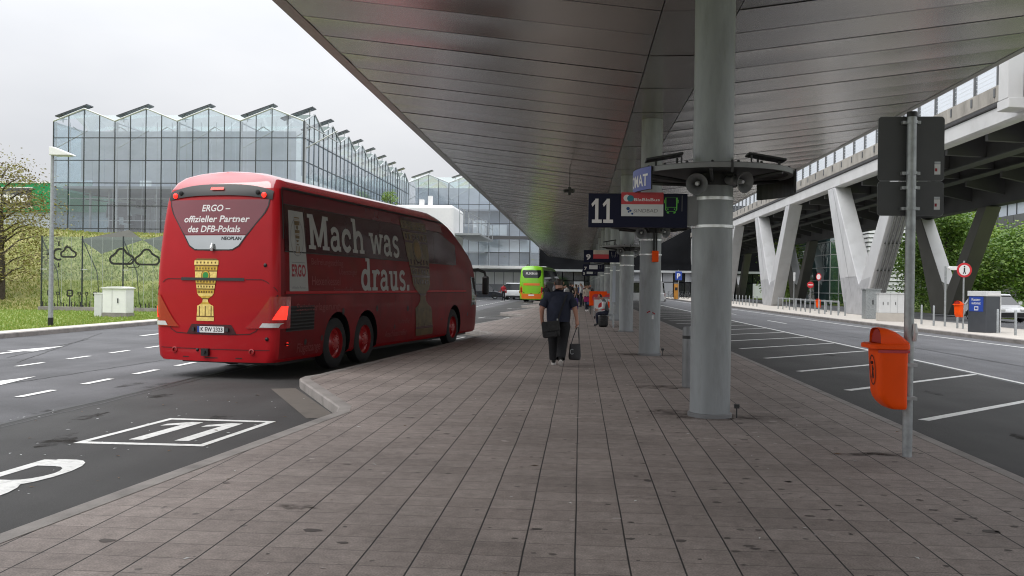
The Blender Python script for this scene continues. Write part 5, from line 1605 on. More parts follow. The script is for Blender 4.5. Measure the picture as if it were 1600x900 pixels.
for i, y in enumerate(COLY[:3]):
    w = ["nearest column", "second column", "third column"][i]
    horn(CX - .25, y - .42, 2.85, -.22, -1, "horn loudspeaker aimed at the camera, left one under the ring on the %s" % w)
    horn(CX + .28, y - .45, 2.87, .55, -.8, "horn loudspeaker turned to the right, right one under the ring on the %s" % w)
for i, y in enumerate(COLY[:3]):
    w = ["nearest column", "second column", "third column"][i]
    for sg, s in ((-1, "left"), (1, "right")):
        t = thing("uplight", "flat tilted uplight on top of the ring, %s side of the %s" % (s, w), "light", (CX + sg * .62, y, 3.05), 0, "uplights on the column rings")
        T = Matrix.Translation((CX + sg * .62, y - .1, 3.21)) @ Matrix.Rotation(R(sg * 10), 4, 'Y')
        b = MB(); b.box(-.23, .23, -.13, .13, -.015, .015, 0, T); b.build("lamp_head", M['steel_dark'], t, bevel=.008)
        b = MB()
        for q in (-.1, .16): b.box(CX + sg * .62 + q - .012, CX + sg * .62 + q + .012, y - .14, y - .12, 3.02, 3.2)
        b.tube([(CX + sg * .5, y - .26, 3.04), (CX + sg * .42, y - .26, 3.1), (CX + sg * .42, y - .24, 3.22)], .012, 6)
        b.build("bracket", M['steel_dark'], t)
# curved automat signs on the nearest ring
yc = COLY[0]
def curved_sign(a0, a1, label, front):
    t = thing("curved_sign", label, "sign", (CX, yc, 2.8), 0)
    def pt(u, v, r): 
        a = R(a0 + (a1 - a0) * u); return (CX + r * math.cos(a), yc + r * math.sin(a), v)
    b = MB(); b.grid(lambda u, v: pt(u, 2.77 + v * .27, .99), 12, 2); b.build("sign_face", M['blue_violet'], t, smooth=40)
    b = MB(); b.grid(lambda u, v: pt(u, 2.765 + v * .28, .968), 12, 2)
    b.grid(lambda u, v: pt(u, 2.765, .968 + .022 * v), 12, 1); b.grid(lambda u, v: pt(u, 3.045, .968 + .022 * v), 12, 1)
    for e in (0, 1): b.grid(lambda u, v, e=e: pt(e, 2.765 + .28 * v, .968 + .022 * u), 1, 1)
    b.build("sign_back", M['black'], t)
    b = MB(); write(b, "AUTOMAT", 0, 0, .2, lambda x, y_: pt(.5 + x / (R(abs(a1 - a0)) * .99), 2.82 + y_, .993), 0, 'c', bold=.02, width=.86); b.build("lettering", M['letter_white'], t)
curved_sign(158, 215, "curved blue sign reading AUTOMAT on the left of the nearest ring", 1)
curved_sign(-18, 46, "curved sign on the right of the nearest ring, seen from its dark back", 0)

def stop_sign(num, x0, x1, z0, z1, y, col_y, label, plates):
    t = thing("bus_stop_sign", label, "stop sign", (x1, y, z0), 0, "navy bus stop signs along the columns")
    b = MB(); b.box(x0, x1, y, y + .09, z0, z1); p = b.build("panel", M['navy'], t, bevel=.006)
    H = z1 - z0; W = x1 - x0
    f = lambda x, z, k=1: (x0 + x * W, y - .002 * k, z0 + z * H)
    b = MB()
    if num == "11":
        for cx in (.085, .2):
            k = H / W
            stroke(b, [(cx, .16), (cx, .84)], .033, lambda a, c: f(a, c, 1)); stroke(b, [(cx - .048, .175), (cx + .052, .175)], .10, lambda a, c: f(a, c, 1.6))
            b.add([f(cx - .01, .84, 2), f(cx + .016, .84, 2), f(cx + .016, .8, 2), f(cx - .044, .6, 2), f(cx - .056, .68, 2)], [(0, 1, 2, 3, 4)])
    else:
        write(b, num, .13, .22, .62, lambda a, c: f(a, c), 0, 'c', bold=.03, width=.13)
    b.build("number", M['letter_white'], p)
    plates(t, f, p)
    b = MB(); b.box(x1, CX - .2, y + .02, y + .07, z0 + .03, z1 - .03); b.build("bracket", M['steel_grey'], t)
    # bus pictogram and line
    b = MB()
    cx, cz = .837, .64
    stroke(b, [(cx - .055, .88), (cx + .055, .88), (cx + .055, .52), (cx + .04, .48), (cx - .04, .48), (cx - .055, .52)], .009, lambda a, c: f(a, c, 1), closed=True)
    stroke(b, [(cx - .055, .60), (cx + .055, .60)], .012, lambda a, c: f(a, c, 1.5))
    for s in (-1, 1):
        stroke(b, [(cx + s * .038, .46), (cx + s * .028, .42)], .02, lambda a, c: f(a, c, 1.5)); stroke(b, [(cx + s * .068, .82), (cx + s * .068, .72)], .008, lambda a, c: f(a, c, 1.5)); stroke(b, [(cx + s * .034 - .006, .545), (cx + s * .034 + .006, .545)], .03, lambda a, c: f(a, c, 1.5))
    b.build("bus_icon", M['lime'] if num == "11" else M['grey_ink'], p)
    b = MB(); stroke(b, [(.945, .95), (.945, .48)], .005, lambda a, c: f(a, c, 1)); b.build("divider_line", M['grey_ink'], p)
    return t
def plates11(t, f, p):
    b = MB(); b.box(*[f(.333, 0)[0], f(.757, 0)[0]], f(0, 0)[1] - .012, f(0, 0)[1] + .002, f(0, .68)[2], f(0, 1.03)[2]); r = b.build("operator_plate", M['coral'], t)
    b = MB(); b.box(f(.333, 0)[0], f(.757, 0)[0], f(0, 0)[1] - .012, f(0, 0)[1] + .002, f(0, .33)[2], f(0, .678)[2]); w = b.build("operator_plate", M['offwhite'], t)
    g = lambda x, z, k=1: (f(x, z)[0], f(0, 0)[1] - .012 - .0015 * k, f(x, z)[2])
    b = MB(); write(b, "BlaBlaBus", .46, .775, .12, g, 0, 'l', bold=.01, width=.26); b.build("lettering", M['letter_white'], r)
    def blob(b, x, z, r_, k=1): b.add([g(x + .36 * r_ * math.cos(6.283 * i / 16), z + r_ * math.sin(6.283 * i / 16), k) for i in range(16)], [tuple(range(16))])
    b = MB(); blob(b, .39, .86, .10); b.build("logo", M['letter_white'], r)
    b = MB(); blob(b, .425, .85, .095, 2); b.build("logo", M['teal_ink'], r)
    b = MB()
    write(b, "SINDBAD", .455, .44, .15, g, 0, 'l', width=.245, shear=.1); b.build("lettering", M['grey_ink'], w)
    b = MB(); blob(b, .402, .55, .05); blob(b, .426, .49, .032); blob(b, .408, .455, .026); blob(b, .445, .4, .03); b.build("logo", M['blue_ink'], w)
def plates9(t, f, p):
    x0_, x1_ = f(.27, 0)[0], f(.70, 0)[0]; y_ = f(0, 0)[1]
    b = MB(); b.box(x0_, x1_, y_ - .012, y_ + .002, f(0, .66)[2], f(0, 1.0)[2]); w = b.build("operator_plate", M['cloth_cream'], t)
    b = MB(); b.box(x0_, x1_, y_ - .012, y_ + .002, f(0, .3)[2], f(0, .655)[2]); r = b.build("operator_plate", M['coral'], t)
def plates_w(t, f, p):
    b = MB(); b.box(f(.3, 0)[0], f(.7, 0)[0], f(0, 0)[1] - .012, f(0, 0)[1] + .002, f(0, .35)[2], f(0, .9)[2]); b.build("operator_plate", M['offwhite'], t)
stop_sign("11", .085, 1.30, 2.335, 2.755, COLY[0] - .17, COLY[0], "navy stop sign with big 11 and red and white operator plates, nearest sign", plates11)
stop_sign("9", .10, 1.36, 2.45, 2.88, COLY[2] - .17, COLY[2], "navy stop sign numbered 9 on the third column", plates9)
stop_sign("7", .12, 1.36, 2.45, 2.88, COLY[4] - .17, COLY[4], "small navy stop sign numbered 7 below sign 9", plates_w)
stop_sign("5", .12, 1.36, 2.45, 2.88, COLY[6] - .17, COLY[6], "smallest navy stop sign numbered 5, farthest along the columns", plates_w)
# orange call box on the second column
cb = thing("call_box", "small orange box with a black duct on the second column", "call box", (CX + .04, COLY[1] - .3, 2.2))
b = MB(); b.box(CX + .01, CX + .16, COLY[1] - .34, COLY[1] - .25, 2.18, 2.44); b.build("box", M['orange'], cb, bevel=.012)
b = MB(); b.box(CX + .04, CX + .07, COLY[1] - .3, COLY[1] - .25, 2.44, 2.94); b.box(CX + .10, CX + .13, COLY[1] - .3, COLY[1] - .25, 2.44, 2.94); b.build("duct", M['black'], cb)
# pendant lamp-like sensor under the soffit
pd = thing("pendant_camera", "small camera hanging on a rod from the canopy soffit", "camera", (-.42, 30, 4.9))
b = MB(); b.tube([(-.42, 30, 5.74), (-.42, 30, 5.0)], .014, 6); b.build("rod", M['steel_dark'], pd)
b = MB(); b.tube([(-.42, 30, 5.02), (-.42, 30, 4.82)], .06, 10); b.tube([(-.62, 29.95, 4.88), (-.46, 30, 4.9)], .06, 8); b.tube([(-.36, 30, 4.9), (-.28, 29.95, 4.88)], .07, 8); b.ball((-.42, 30, 4.8), .06, 8); b.build("camera_head", M['steel_dark'], pd, smooth=40)

# bollard behind the nearest column
t = thing("bollard", "short grey steel bollard just behind the nearest column", "bollard", (1.72, 14.05, 0))
b = MB(); b.lathe([(.075, 0), (.075, .92), (.06, .965), (0, .985)], 20, 0, Matrix.Translation((1.72, 14.05, 0))); b.build("post", M['steel_grey'], t, smooth=35)
b = MB(); b.lathe([(.0765, .78), (.0765, .83)], 20, 0, Matrix.Translation((1.72, 14.05, 0))); b.build("groove", M['steel_dark'], t, smooth=35)

# ================================================================== sign post with litter bin (right foreground)
sp_ = thing("sign_post", "galvanised post with the dark backs of two rounded traffic signs", "sign post", (3.16, 8.6, 0))
b = MB(); b.tube([(3.16, 8.6, 0), (3.16, 8.6, 3.3)], .045, 20); b.build("pole", M['galv'], sp_, smooth=40)
b = MB(); b.lathe([(.0, 3.32), (.046, 3.32), (.05, 3.3), (.05, 3.27)], 16, 0, Matrix.Translation((3.16, 8.6, 0))); b.build("pole_cap", M['black'], sp_, smooth=30)
def rrect(x0, x1, z0, z1, r, n=5):
    pts = []
    for cx, cz, a in ((x1 - r, z1 - r, 0), (x0 + r, z1 - r, 90), (x0 + r, z0 + r, 180), (x1 - r, z0 + r, 270)):
        pts += [(cx + r * math.cos(R(a + 90 * i / n)), cz + r * math.sin(R(a + 90 * i / n))) for i in range(n + 1)]
    return pts
for (z0, z1, nm) in ((2.665, 3.285, 0), (2.325, 2.655, 1)):
    b = MB(); b.prism(rrect(2.865, 3.485, z0, z1, .035), 'y', 8.652, 8.655); pl = b.build("sign_plate", M['sign_back'], sp_)
    b = MB(); b.prism(rrect(2.863, 3.487, z0 - .002, z1 + .002, .036), 'y', 8.6555, 8.6585); b.build("rim", M['galv'], pl)
    b = MB(); b.box(3.395, 3.45, 8.6495, 8.6517, z0 + .06, z0 + .16, 0); b.box(3.395, 3.45, 8.6495, 8.6517, z0 + .165, z0 + .185, 1); b.build("sticker", [M['offwhite'], M['galv']], pl)
    b = MB(); b.box(3.4, 3.42, 8.6475, 8.6492, z0 + .09, z0 + .12); b.build("sticker_print", M['deep_red'], pl)
    for zz in (z0 + .05, z1 - .08):
        b = MB(); b.lathe([(.0465, zz), (.053, zz), (.053, zz + .03), (.0465, zz + .03)], 16, 0, Matrix.Translation((3.16, 8.6, 0))); b.box(3.075, 3.115, 8.6, 8.651, zz, zz + .03); b.box(3.205, 3.245, 8.6, 8.651, zz, zz + .03); b.build("clamp", M['galv'], sp_)
b = MB(); b.tube([(3.2, 8.56, 1.12), (3.2, 8.53, 1.2), (3.2, 8.56, 1.28)], .02, 8); b.build("tape_remnant", M['offwhite'], sp_)

def litter_bin(x, y, z0, z1, rz, label, detail=True):
    """wall bin, opening and emblem facing local -x, fixed to a post at local +x"""
    t = thing("litter_bin", label, "litter bin", (x, y, z0), rz, "orange litter bins on posts")
    H = z1 - z0
    k = H / .74
    def sec(z):     # half depth front, half width at relative height
        v = z / (.60 * k)
        front = -.30 + (.10 * (1 - min(v / .25, 1)) ** 1.8) + (1 - v) * .035
        return front * k, .0, (.155 + .02 * v) * k
    b = MB()
    rows, N_ = [], 28
    zs = [0, .012, .03, .06, .1, .15, .25, .4, .52, .575, .60]
    for i, z in enumerate(zs):
        f, bk, w = sec(z * k)
        s = 1.0 if i > 2 else (.9, .96, .99)[i]
        cx = (f + bk) / 2; hx = (bk - f) / 2 * s; hy = w * s
        ring = []
        for q in range(N_):
            a = 2 * math.pi * q / N_; ca, sa = math.cos(a), math.sin(a); e = .42
            ring.append((cx + hx * math.copysign(abs(ca) ** e, ca), hy * math.copysign(abs(sa) ** e, sa), z * k))
        rows.append(ring)
    vs = [p for r in rows for p in r]
    b.add(vs, [(i * N_ + q, i * N_ + (q + 1) % N_, (i + 1) * N_ + (q + 1) % N_, (i + 1) * N_ + q) for i in range(len(rows) - 1) for q in range(N_)] + [tuple(range(N_))[::-1]])
    b.build("body", M['orange'], t, smooth=45, local=True)
    # lid: collar and a hood that opens to the front
    b = MB()
    def ring_at(x0, x1, w, z, e=.4):
        cx, hx = (x0 + x1) / 2 * k, (x1 - x0) / 2 * k
        return [(cx + hx * math.copysign(abs(math.cos(2 * math.pi * q / N_)) ** e, math.cos(2 * math.pi * q / N_)), w * k * math.copysign(abs(math.sin(2 * math.pi * q / N_)) ** e, math.sin(2 * math.pi * q / N_)), z * k) for q in range(N_)]
    rs = [ring_at(-.315, .005, .185, .565), ring_at(-.36, .012, .2, .572), ring_at(-.362, .012, .2, .61), ring_at(-.34, .008, .185, .618), ring_at(-.30, .0, .165, .62)]
    vs = [p for r in rs for p in r]
    b.add(vs, [(i * N_ + q, i * N_ + (q + 1) % N_, (i + 1) * N_ + (q + 1) % N_, (i + 1) * N_ + q) for i in range(4) for q in range(N_)])
    lid = b.build("lid", M['orange'], t, smooth=45, local=True)
    b = MB()
    nh = 12
    prof = [(-.27, .145), (-.235, .15), (-.18, .14), (-.11, .115), (-.05, .07), (-.005, .02)]
    vs = []
    for (x_, hh) in prof:
        for q in range(nh + 1):
            a = math.pi * q / nh
            ca, sa = math.cos(a), math.sin(a)
            vs.append((x_ * k, .155 * k * math.copysign(abs(ca) ** .6, ca), .62 * k + hh * k * abs(sa) ** .7))
    b.add(vs, [(i * (nh + 1) + q, i * (nh + 1) + q + 1, (i + 1) * (nh + 1) + q + 1, (i + 1) * (nh + 1) + q) for i in range(5) for q in range(nh)])
    b.build("hood", M['orange'], lid, smooth=60, local=True)
    b = MB()
    b.add([(-.255 * k, .14 * k * math.cos(math.pi * q / nh), .622 * k + .13 * k * math.sin(math.pi * q / nh)) for q in range(nh + 1)], [tuple(range(nh + 1))]); b.build("opening", M['orange_in'], lid, local=True)
    if detail:
        b = MB()
        xf = -.292
        def ef(u, v): return ((sec((.36 + v) * k)[0] - .004), u * k, (.36 + v) * k)
        stroke(b, [(.075 * math.cos(6.283 * i / 24), .14 * math.sin(6.283 * i / 24)) for i in range(24)], .012, ef, closed=True)
        b.ball(Vector(ef(.0, .07)), .016, 5); stroke(b, [(.0, .045), (.005, -.02), (.025, -.08)], .022, ef); stroke(b, [(.0, -.01), (-.02, -.08)], .02, ef); stroke(b, [(0, .03), (-.035, 0)], .014, ef)
        b.build("emblem", M['seam'], t, local=True)
        b = MB(); b.grid(lambda u, v: ((-.30 + .29 * u) * k, -.178 * k, (.535 + v * .028) * k), 4, 1); b.build("collar_strip", M['coral'], t, local=True)
        b = MB(); b.box(-.01, .11 * k, -.06, .06, .40 * k, .43 * k); b.box(-.01, .11 * k, -.06, .06, .08 * k, .11 * k); b.build("clamp", M['galv'], t, local=True)
    return t
litter_bin(3.10, 8.56, .475, 1.215, R(1), "big orange litter bin with a round emblem on the near sign post")
litter_bin(16.12, 38.1, .50, 1.17, R(30), "small orange litter bin on the post of the round pedestrian sign", False)
litter_bin(16.05, 59.6, .36, .95, R(30), "tiny orange litter bin by the far no-entry sign, left of the piped pier", False)

# ================================================================== right-hand street furniture
def post(name, label, x, y, h_, r, m='galv', cat="post", group=None):
    t = thing(name, label, cat, (x, y, 0), 0, group)
    b = MB(); b.tube([(x, y, 0), (x, y, h_)], r, 12); b.build("pole", M[m], t, smooth=40)
    return t
def disc(x, y, z, r, n=20, yo=0): return [(x + r * math.cos(6.283 * i / n), y + yo, z + r * math.sin(6.283 * i / n)) for i in range(n)]
t = post("traffic_sign", "round white traffic sign with red rim and walking figure above a small orange bin", 16.22, 38.1, 2.9, .035, cat="traffic sign")
b = MB(); b.lathe([(0, 0), (.31, 0), (.31, .012), (0, .012)], 28, 0, Matrix.Translation((16.22, 38.06, 2.5)) @ Matrix.Rotation(R(90), 4, 'X')); b.build("sign_plate", M['red_sign'], t)
b = MB(); b.add(disc(16.22, 38.04, 2.5, .225), [tuple(range(20))]); b.build("sign_face", M['letter_white'], t)
b = MB(); f = lambda u, v: (16.22 + u, 38.036, 2.5 + v)
b.ball((16.22, 38.035, 2.65), .035, 5, 0, (1, .2, 1)); stroke(b, [(0, .1), (0, -.03)], .06, f); stroke(b, [(0, -.02), (-.05, -.16)], .035, f); stroke(b, [(0, -.02), (.05, -.16)], .035, f); b.build("pictogram", M['black'], t)
t = post("traffic_sign", "small red no-entry sign on a short post, left of the piped pier", 15.53, 60.0, 1.9, .03, cat="traffic sign")
b = MB(); b.lathe([(0, 0), (.22, 0), (.22, .012), (0, .012)], 24, 0, Matrix.Translation((15.53, 59.96, 1.9)) @ Matrix.Rotation(R(90), 4, 'X')); b.build("sign_plate", M['red_sign'], t)
b = MB(); b.box(15.37, 15.69, 59.94, 59.945, 1.865, 1.935); b.build("white_bar", M['letter_white'], t)
t = post("traffic_sign", "round white and red sign on a taller post beside the far orange bin", 16.1, 60.0, 2.7, .03, cat="traffic sign")
b = MB(); b.lathe([(0, 0), (.25, 0), (.25, .012), (0, .012)], 24, 0, Matrix.Translation((16.07, 59.95, 2.45)) @ Matrix.Rotation(R(-62), 4, 'Z') @ Matrix.Rotation(R(90), 4, 'X')); b.build("sign_plate", M['red_sign'], t)
b = MB(); b.add([Matrix.Translation((16.07, 59.95, 2.45)) @ Matrix.Rotation(R(-62), 4, 'Z') @ Vector((q[0], -.016, q[2])) for q in disc(0, 0, 0, .18)], [tuple(range(20))]); b.build("sign_face", M['letter_white'], t)
t = post("traffic_sign", "plain grey post with a narrow sign edge beside the second V pier", 16.5, 68.5, 2.9, .035, cat="traffic sign")
b = MB(); b.box(16.42, 16.58, 68.44, 68.46, 2.2, 2.9); b.build("sign_plate", M['offwhite'], t)
t = post("camera_mast", "slim grey mast with a white camera housing near the rear V pier", 16.45, 40.5, 2.72, .045, cat="camera mast")
b = MB(); b.box(16.52, 16.62, 40.45, 40.55, 2.62, 2.66); b.box(16.6, 16.9, 40.3, 40.6, 2.55, 2.72); b.build("camera_head", M['white'], t, bevel=.03)
t = thing("parking_machine", "slate grey parking machine with a blue lettered panel among the bollards", "ticket machine", (15.85, 35.3, 0), 0)
Tm = Matrix.Translation((15.83, 35.35, 0)) @ Matrix.Rotation(R(24), 4, 'Z')
b = MB(); b.box(-.36, .36, -.42, .42, 0, 1.42, 0, Tm); b.build("cabinet", M['slate'], t, bevel=.015)
b = MB(); b.box(-.38, .38, -.44, .44, 1.42, 1.62, 0, Tm); b.build("top", M['offwhite'], t, bevel=.012)
b = MB(); b.box(-.30, .36, -.447, -.441, 1.455, 1.55, 0, Tm); b.build("top_label", M['letter_white'], t)
b = MB(); b.box(.365, .40, -.44, -.36, 0, 1.42, 0, Tm); b.build("corner_strip", M['offwhite'], t)
b = MB(); b.box(-.368, -.361, -.3, .36, .82, 1.40, 0, Tm); bp_ = b.build("blue_panel", M['blue_sign'], t)
fm_ = lambda u, v: Tm @ Vector((-.371, -u, v))
b = MB(); write(b, "Kassen-", -.03, 1.24, .15, fm_, 0, 'c', bold=.01, width=.42); write(b, "automat", -.03, 1.1, .15, fm_, 0, 'c', bold=.01, width=.42)
stroke(b, [(-.1, .88), (.06, .88), (.06, 1.0), (-.1, 1.0)], .03, fm_, closed=True); b.build("lettering", M['letter_white'], bp_)
t = thing("utility_cabinet", "wide pale grey cabinet with three handles on a concrete plinth beside the piped pier", "cabinet", (16.5, 46.5, 0))
Tm = Matrix.Translation((16.15, 46.3, 0)) @ Matrix.Rotation(R(-8), 4, 'Z')
b = MB(); b.box(-.72, .55, -.35, .35, .0, .42, 0, Tm); b.build("plinth", M['footway'], t, bevel=.01)
b = MB(); b.box(-.70, .53, -.34, .34, .425, 1.42, 0, Tm); b.build("cabinet", M['offwhite'], t, bevel=.02)
b = MB(); b.box(-.74, .57, -.38, .38, 1.42, 1.46, 0, Tm); b.build("lid", M['offwhite'], t, bevel=.01)
b = MB()
for x in (-.5, -.27, .1): b.box(x - .015, x + .015, -.36, -.341, .85, 1.0, 0, Tm)
b.build("handle", M['steel_dark'], t)
b = MB()
for x in (-.16, .2): b.box(x - .004, x + .004, -.345, -.3405, .44, 1.41, 0, Tm)
b.build("door_seam", M['steel_grey'], t)
t = thing("utility_cabinet", "taller narrow grey cabinet right behind the wide one, against the piped pier", "cabinet", (15.9, 49.5, 0))
b = MB(); b.box(15.75, 16.55, 49.2, 49.9, 0, 1.62); b.build("cabinet", M['galv'], t, bevel=.02)
b = MB(); b.box(15.7, 16.6, 49.15, 49.95, 1.62, 1.68); b.build("lid", M['galv'], t)
b = MB(); b.box(16.1, 16.16, 49.18, 49.199, .8, 1.05); b.build("handle", M['steel_dark'], t)
t = thing("utility_cabinet", "white kerbside cabinet with a rounded lid in front of the glass screen", "cabinet", (-19.95, 36, 0))
b = MB(); b.box(-20.55, -19.45, 35.7, 36.4, -.02, .16); b.build("plinth", M['kerb'], t)
b = MB(); b.box(-20.53, -19.47, 35.72, 36.38, .165, 1.22); b.build("cabinet", M['white'], t, bevel=.02)
b = MB(); b.prism([(-20.58, 1.22), (-19.42, 1.22), (-19.42, 1.25), (-19.7, 1.3), (-20.3, 1.3), (-20.58, 1.25)], 'y', 35.66, 36.44); b.build("lid", M['white'], t)
b = MB(); b.box(-20.1, -20.092, 35.712, 35.719, .2, 1.2); b.build("door_seam", M['grey_ink'], t)
b = MB(); b.box(-19.85, -19.81, 35.69, 35.72, .6, .8); b.build("handle", M['steel_dark'], t)
t = thing("utility_cabinet", "small grey box attached to the left of the white kerbside cabinet", "cabinet", (-20.8, 36, 0))
b = MB(); b.box(-20.95, -20.6, 35.8, 36.2, -.02, .98); b.build("cabinet", M['offwhite'], t, bevel=.02)
b = MB(); b.box(-20.97, -20.58, 35.78, 36.22, .985, 1.02); b.build("lid", M['white'], t)

# bollard row on the island
bpos = [(16.04, 33.28), (16.08, 34.75), (15.95, 36.7), (16.24, 38.7), (16.2, 41.1), (16.23, 42.6), (16.1, 54.1), (15.95, 55.0), (15.85, 56.2), (15.8, 57.4), (15.75, 58.6), (15.7, 60.6), (15.76, 62.1), (15.82, 63.6), (15.85, 65.1), (15.75, 66.7), (15.7, 68.6), (15.7, 70.2),
        (15.6, 78), (15.6, 79.7), (15.6, 81.4), (15.6, 83.1), (15.6, 84.8), (15.6, 86.5), (15.6, 88.2), (15.6, 89.9), (15.6, 91.6), (15.5, 93.3), (16.15, 30.4), (16.0, 31.8)]
b = MB(); b.lathe([(.045, 0), (.045, .9), (.03, .93), (0, .935)], 14)
proto = b.build("bollard", M['galv'], smooth=35)
for i, (x, y) in enumerate(bpos):
    o = proto if i == 0 else proto.copy()
    if i: COL.objects.link(o)
    o.location = (x, y, 0)
    if y < 37.5: lb = "slim galvanised bollard beside the parking machine on the right-hand footway"
    elif y < 50: lb = "slim galvanised bollard between the wide cabinet and the camera mast"
    elif y < 75: lb = "slim galvanised bollard in the row between the two roadside V piers"
    else: lb = "distant slim bollard in the close row left of the second V pier"
    tag(o, lb, "bollard", "bollards beside the parking machine" if y < 37.5 else "bollards by the wide cabinet" if y < 50 else "bollards between the V piers" if y < 75 else "far bollards left of the second pier")
# low guard rail behind bollards
t = thing("guard_rail", "low pale guard rail behind the far bollards", "guard rail", (20, 66, 0))
b = MB(); b.box(17.4, 17.46, 60, 78, .72, .84); b.build("rail", M['galv'], t)
for y in range(60, 79, 3):
    b = MB(); b.box(17.42, 17.5, y, y + .08, 0, .8); b.build("rail_post", M['galv'], t)
# parking sign and amber machine far between the columns, bicycles
t = post("traffic_sign", "blue square parking sign seen between the first two columns", 13.4, 120, 4.0, .06, cat="traffic sign")
b = MB(); b.box(12.95, 13.85, 119.9, 119.95, 2.6, 3.8); b.build("sign_plate", M['blue_sign'], t)
b = MB(); write(b, "P", 13.4, 2.85, .95, lambda x, z: (x, 119.88, z), 0, 'c', bold=.03); b.build("lettering", M['letter_white'], t)
t = thing("ticket_column", "amber yellow ticket column below the blue parking sign", "ticket machine", (13.0, 119, 0))
b = MB(); b.box(12.7, 13.25, 118.8, 119.3, 0, 2.1); b.build("body", M['amber'], t, bevel=.03); b = MB(); b.box(12.68, 13.27, 118.78, 119.32, 2.1, 2.25); b.build("top", M['steel_grey'], t); b = MB(); b.box(12.8, 13.15, 118.77, 118.79, 1.2, 1.6); b.build("display", M['black'], t)
def bicycle(x, y, rz, label):
    t = thing("bicycle", label, "bicycle", (x, y, 0), rz, "parked bicycles at the far kerb")
    for sx in (-.52, .52):
        b = MB(); pts = [(sx + .33 * math.cos(6.283 * i / 20), 0, .34 + .33 * math.sin(6.283 * i / 20)) for i in range(21)]; b.tube(pts, .022, 6); b.build("wheel", M['rubber'], t, local=True)
    b = MB(); b.tube([(-.52, 0, .34), (-.1, 0, .3), (.42, 0, .78), (-.2, 0, .8), (-.52, 0, .34)], .02, 6); b.tube([(-.1, 0, .3), (-.25, 0, .92)], .02, 6); b.tube([(.52, 0, .34), (.4, 0, .98)], .02, 6); b.build("frame", M['steel_grey'], t, local=True)
    b = MB(); b.box(-.38, -.12, -.06, .06, .92, .98); b.build("saddle", M['black'], t, bevel=.02, local=True)
    b = MB(); b.tube([(.36, -.27, 1.0), (.42, 0, 1.02), (.36, .27, 1.0)], .016, 6); b.build("handlebar", M['black'], t, local=True)
for i in range(9):
    bicycle(12.9 + i * .75, 126 + (i % 3) * .2, R(20 + 12 * (i % 4)), "parked bicycle in the far row between the columns, %s from the left" % ords[i].replace("nearest", "first"))

# ================================================================== left street furniture
t = thing("street_lamp", "slim galvanised street lamp with a white wedge-shaped head on the left lawn", "street lamp", (-17.98, 28.1, 0))
b = MB(); b.tube([(-17.98, 28.1, -.02), (-17.98, 28.1, 6.0)], [.085, .05], 14); b.build("mast", M['galv'], t, smooth=40)
b = MB(); b.lathe([(.088, -.02), (.088, .28)], 14, 0, Matrix.Translation((-17.98, 28.1, 0))); b.build("base_sleeve", M['black'], t)
b = MB(); b.prism([(-18.02, 5.80), (-17.2, 5.79), (-17.25, 5.83), (-17.9, 6.08), (-18.02, 6.08)], 'y', 27.95, 28.25); b.build("lamp_head", M['white'], t, bevel=.02)
b = MB(); b.box(-17.85, -17.3, 28.0, 28.2, 5.775, 5.79); b.build("lens", M['clear_lens'], t)

gs = thing("glass_screen", "tall greenish glass screen printed with sun, cloud and tree pictograms before the grassy bank", "glass screen", (-21, 42.4, 0))
b = MB(); b.box(-27.7, -12.0, 42.2, 42.6, -.03, .18); b.build("base_wall", M['kerb'], gs)
pn = 0
xx = -27.65
ink = MB()
def gf(u, v, k=1): return (u, 42.38 - .002 * k, v)
while xx < -12.5:
    b = MB(); b.box(xx + .02, xx + 2.16, 42.395, 42.41, .19, 3.78); b.build("glass_panel", M['glass_green'], gs)
    b = MB(); b.box(xx - .016, xx + .016, 42.36, 42.46, .18, 3.82); b.tube([(xx, 42.46, 3.6), (xx + .1, 43.6, 2.0), (xx + .1, 43.9, .3)], .025, 6); b.build("fin_post", M['mullion'], gs)
    b = MB()
    for q in (.5, 1.1, 1.6): b.box(xx + q - .006, xx + q + .006, 42.385, 42.394, .19, 3.78)
    for zz in (2.1,): b.box(xx - .06, xx + .3, 42.37, 42.392, zz - .02, zz + .02)
    b.build("joint", M['frame_pale'], gs)
    xx += 2.18
sx, sz = -26.72, 2.86
stroke(ink, [(sx + .28 * math.cos(R(a)), sz + .28 * math.sin(R(a))) for a in range(60, 301, 20)], .1, gf)
for a in range(45, 330, 45):
    if 50 < a < 300 or a == 45: stroke(ink, [(sx + .42 * math.cos(R(a)), sz + .42 * math.sin(R(a))), (sx + .66 * math.cos(R(a)), sz + .66 * math.sin(R(a)))], .08, gf)
def cloud(cx, cz, k, w, kk):
    pts = [(cx - .55 * k, cz - .42 * k)] + arc(cx - .6 * k, cz - .1 * k, .32 * k, .32 * k, 260, 100, 7) + arc(cx - .05 * k, cz + .25 * k, .42 * k, .46 * k, 160, 20, 8) + arc(cx + .6 * k, cz - .1 * k, .33 * k, .32 * k, 80, -90, 7) + [(cx + .5 * k, cz - .42 * k)]
    stroke(ink, pts, w, lambda u, v: gf(u, v, kk), closed=True)
cloud(-26.2, 2.92, .44, .09, 2); cloud(-23.35, 2.7, .68, .11, 1); cloud(-22.0, 2.68, .68, .10, 2); cloud(-18.4, 2.7, .68, .11, 1); cloud(-22.75, 2.4, .36, .045, 3)
rr = random.Random(6)
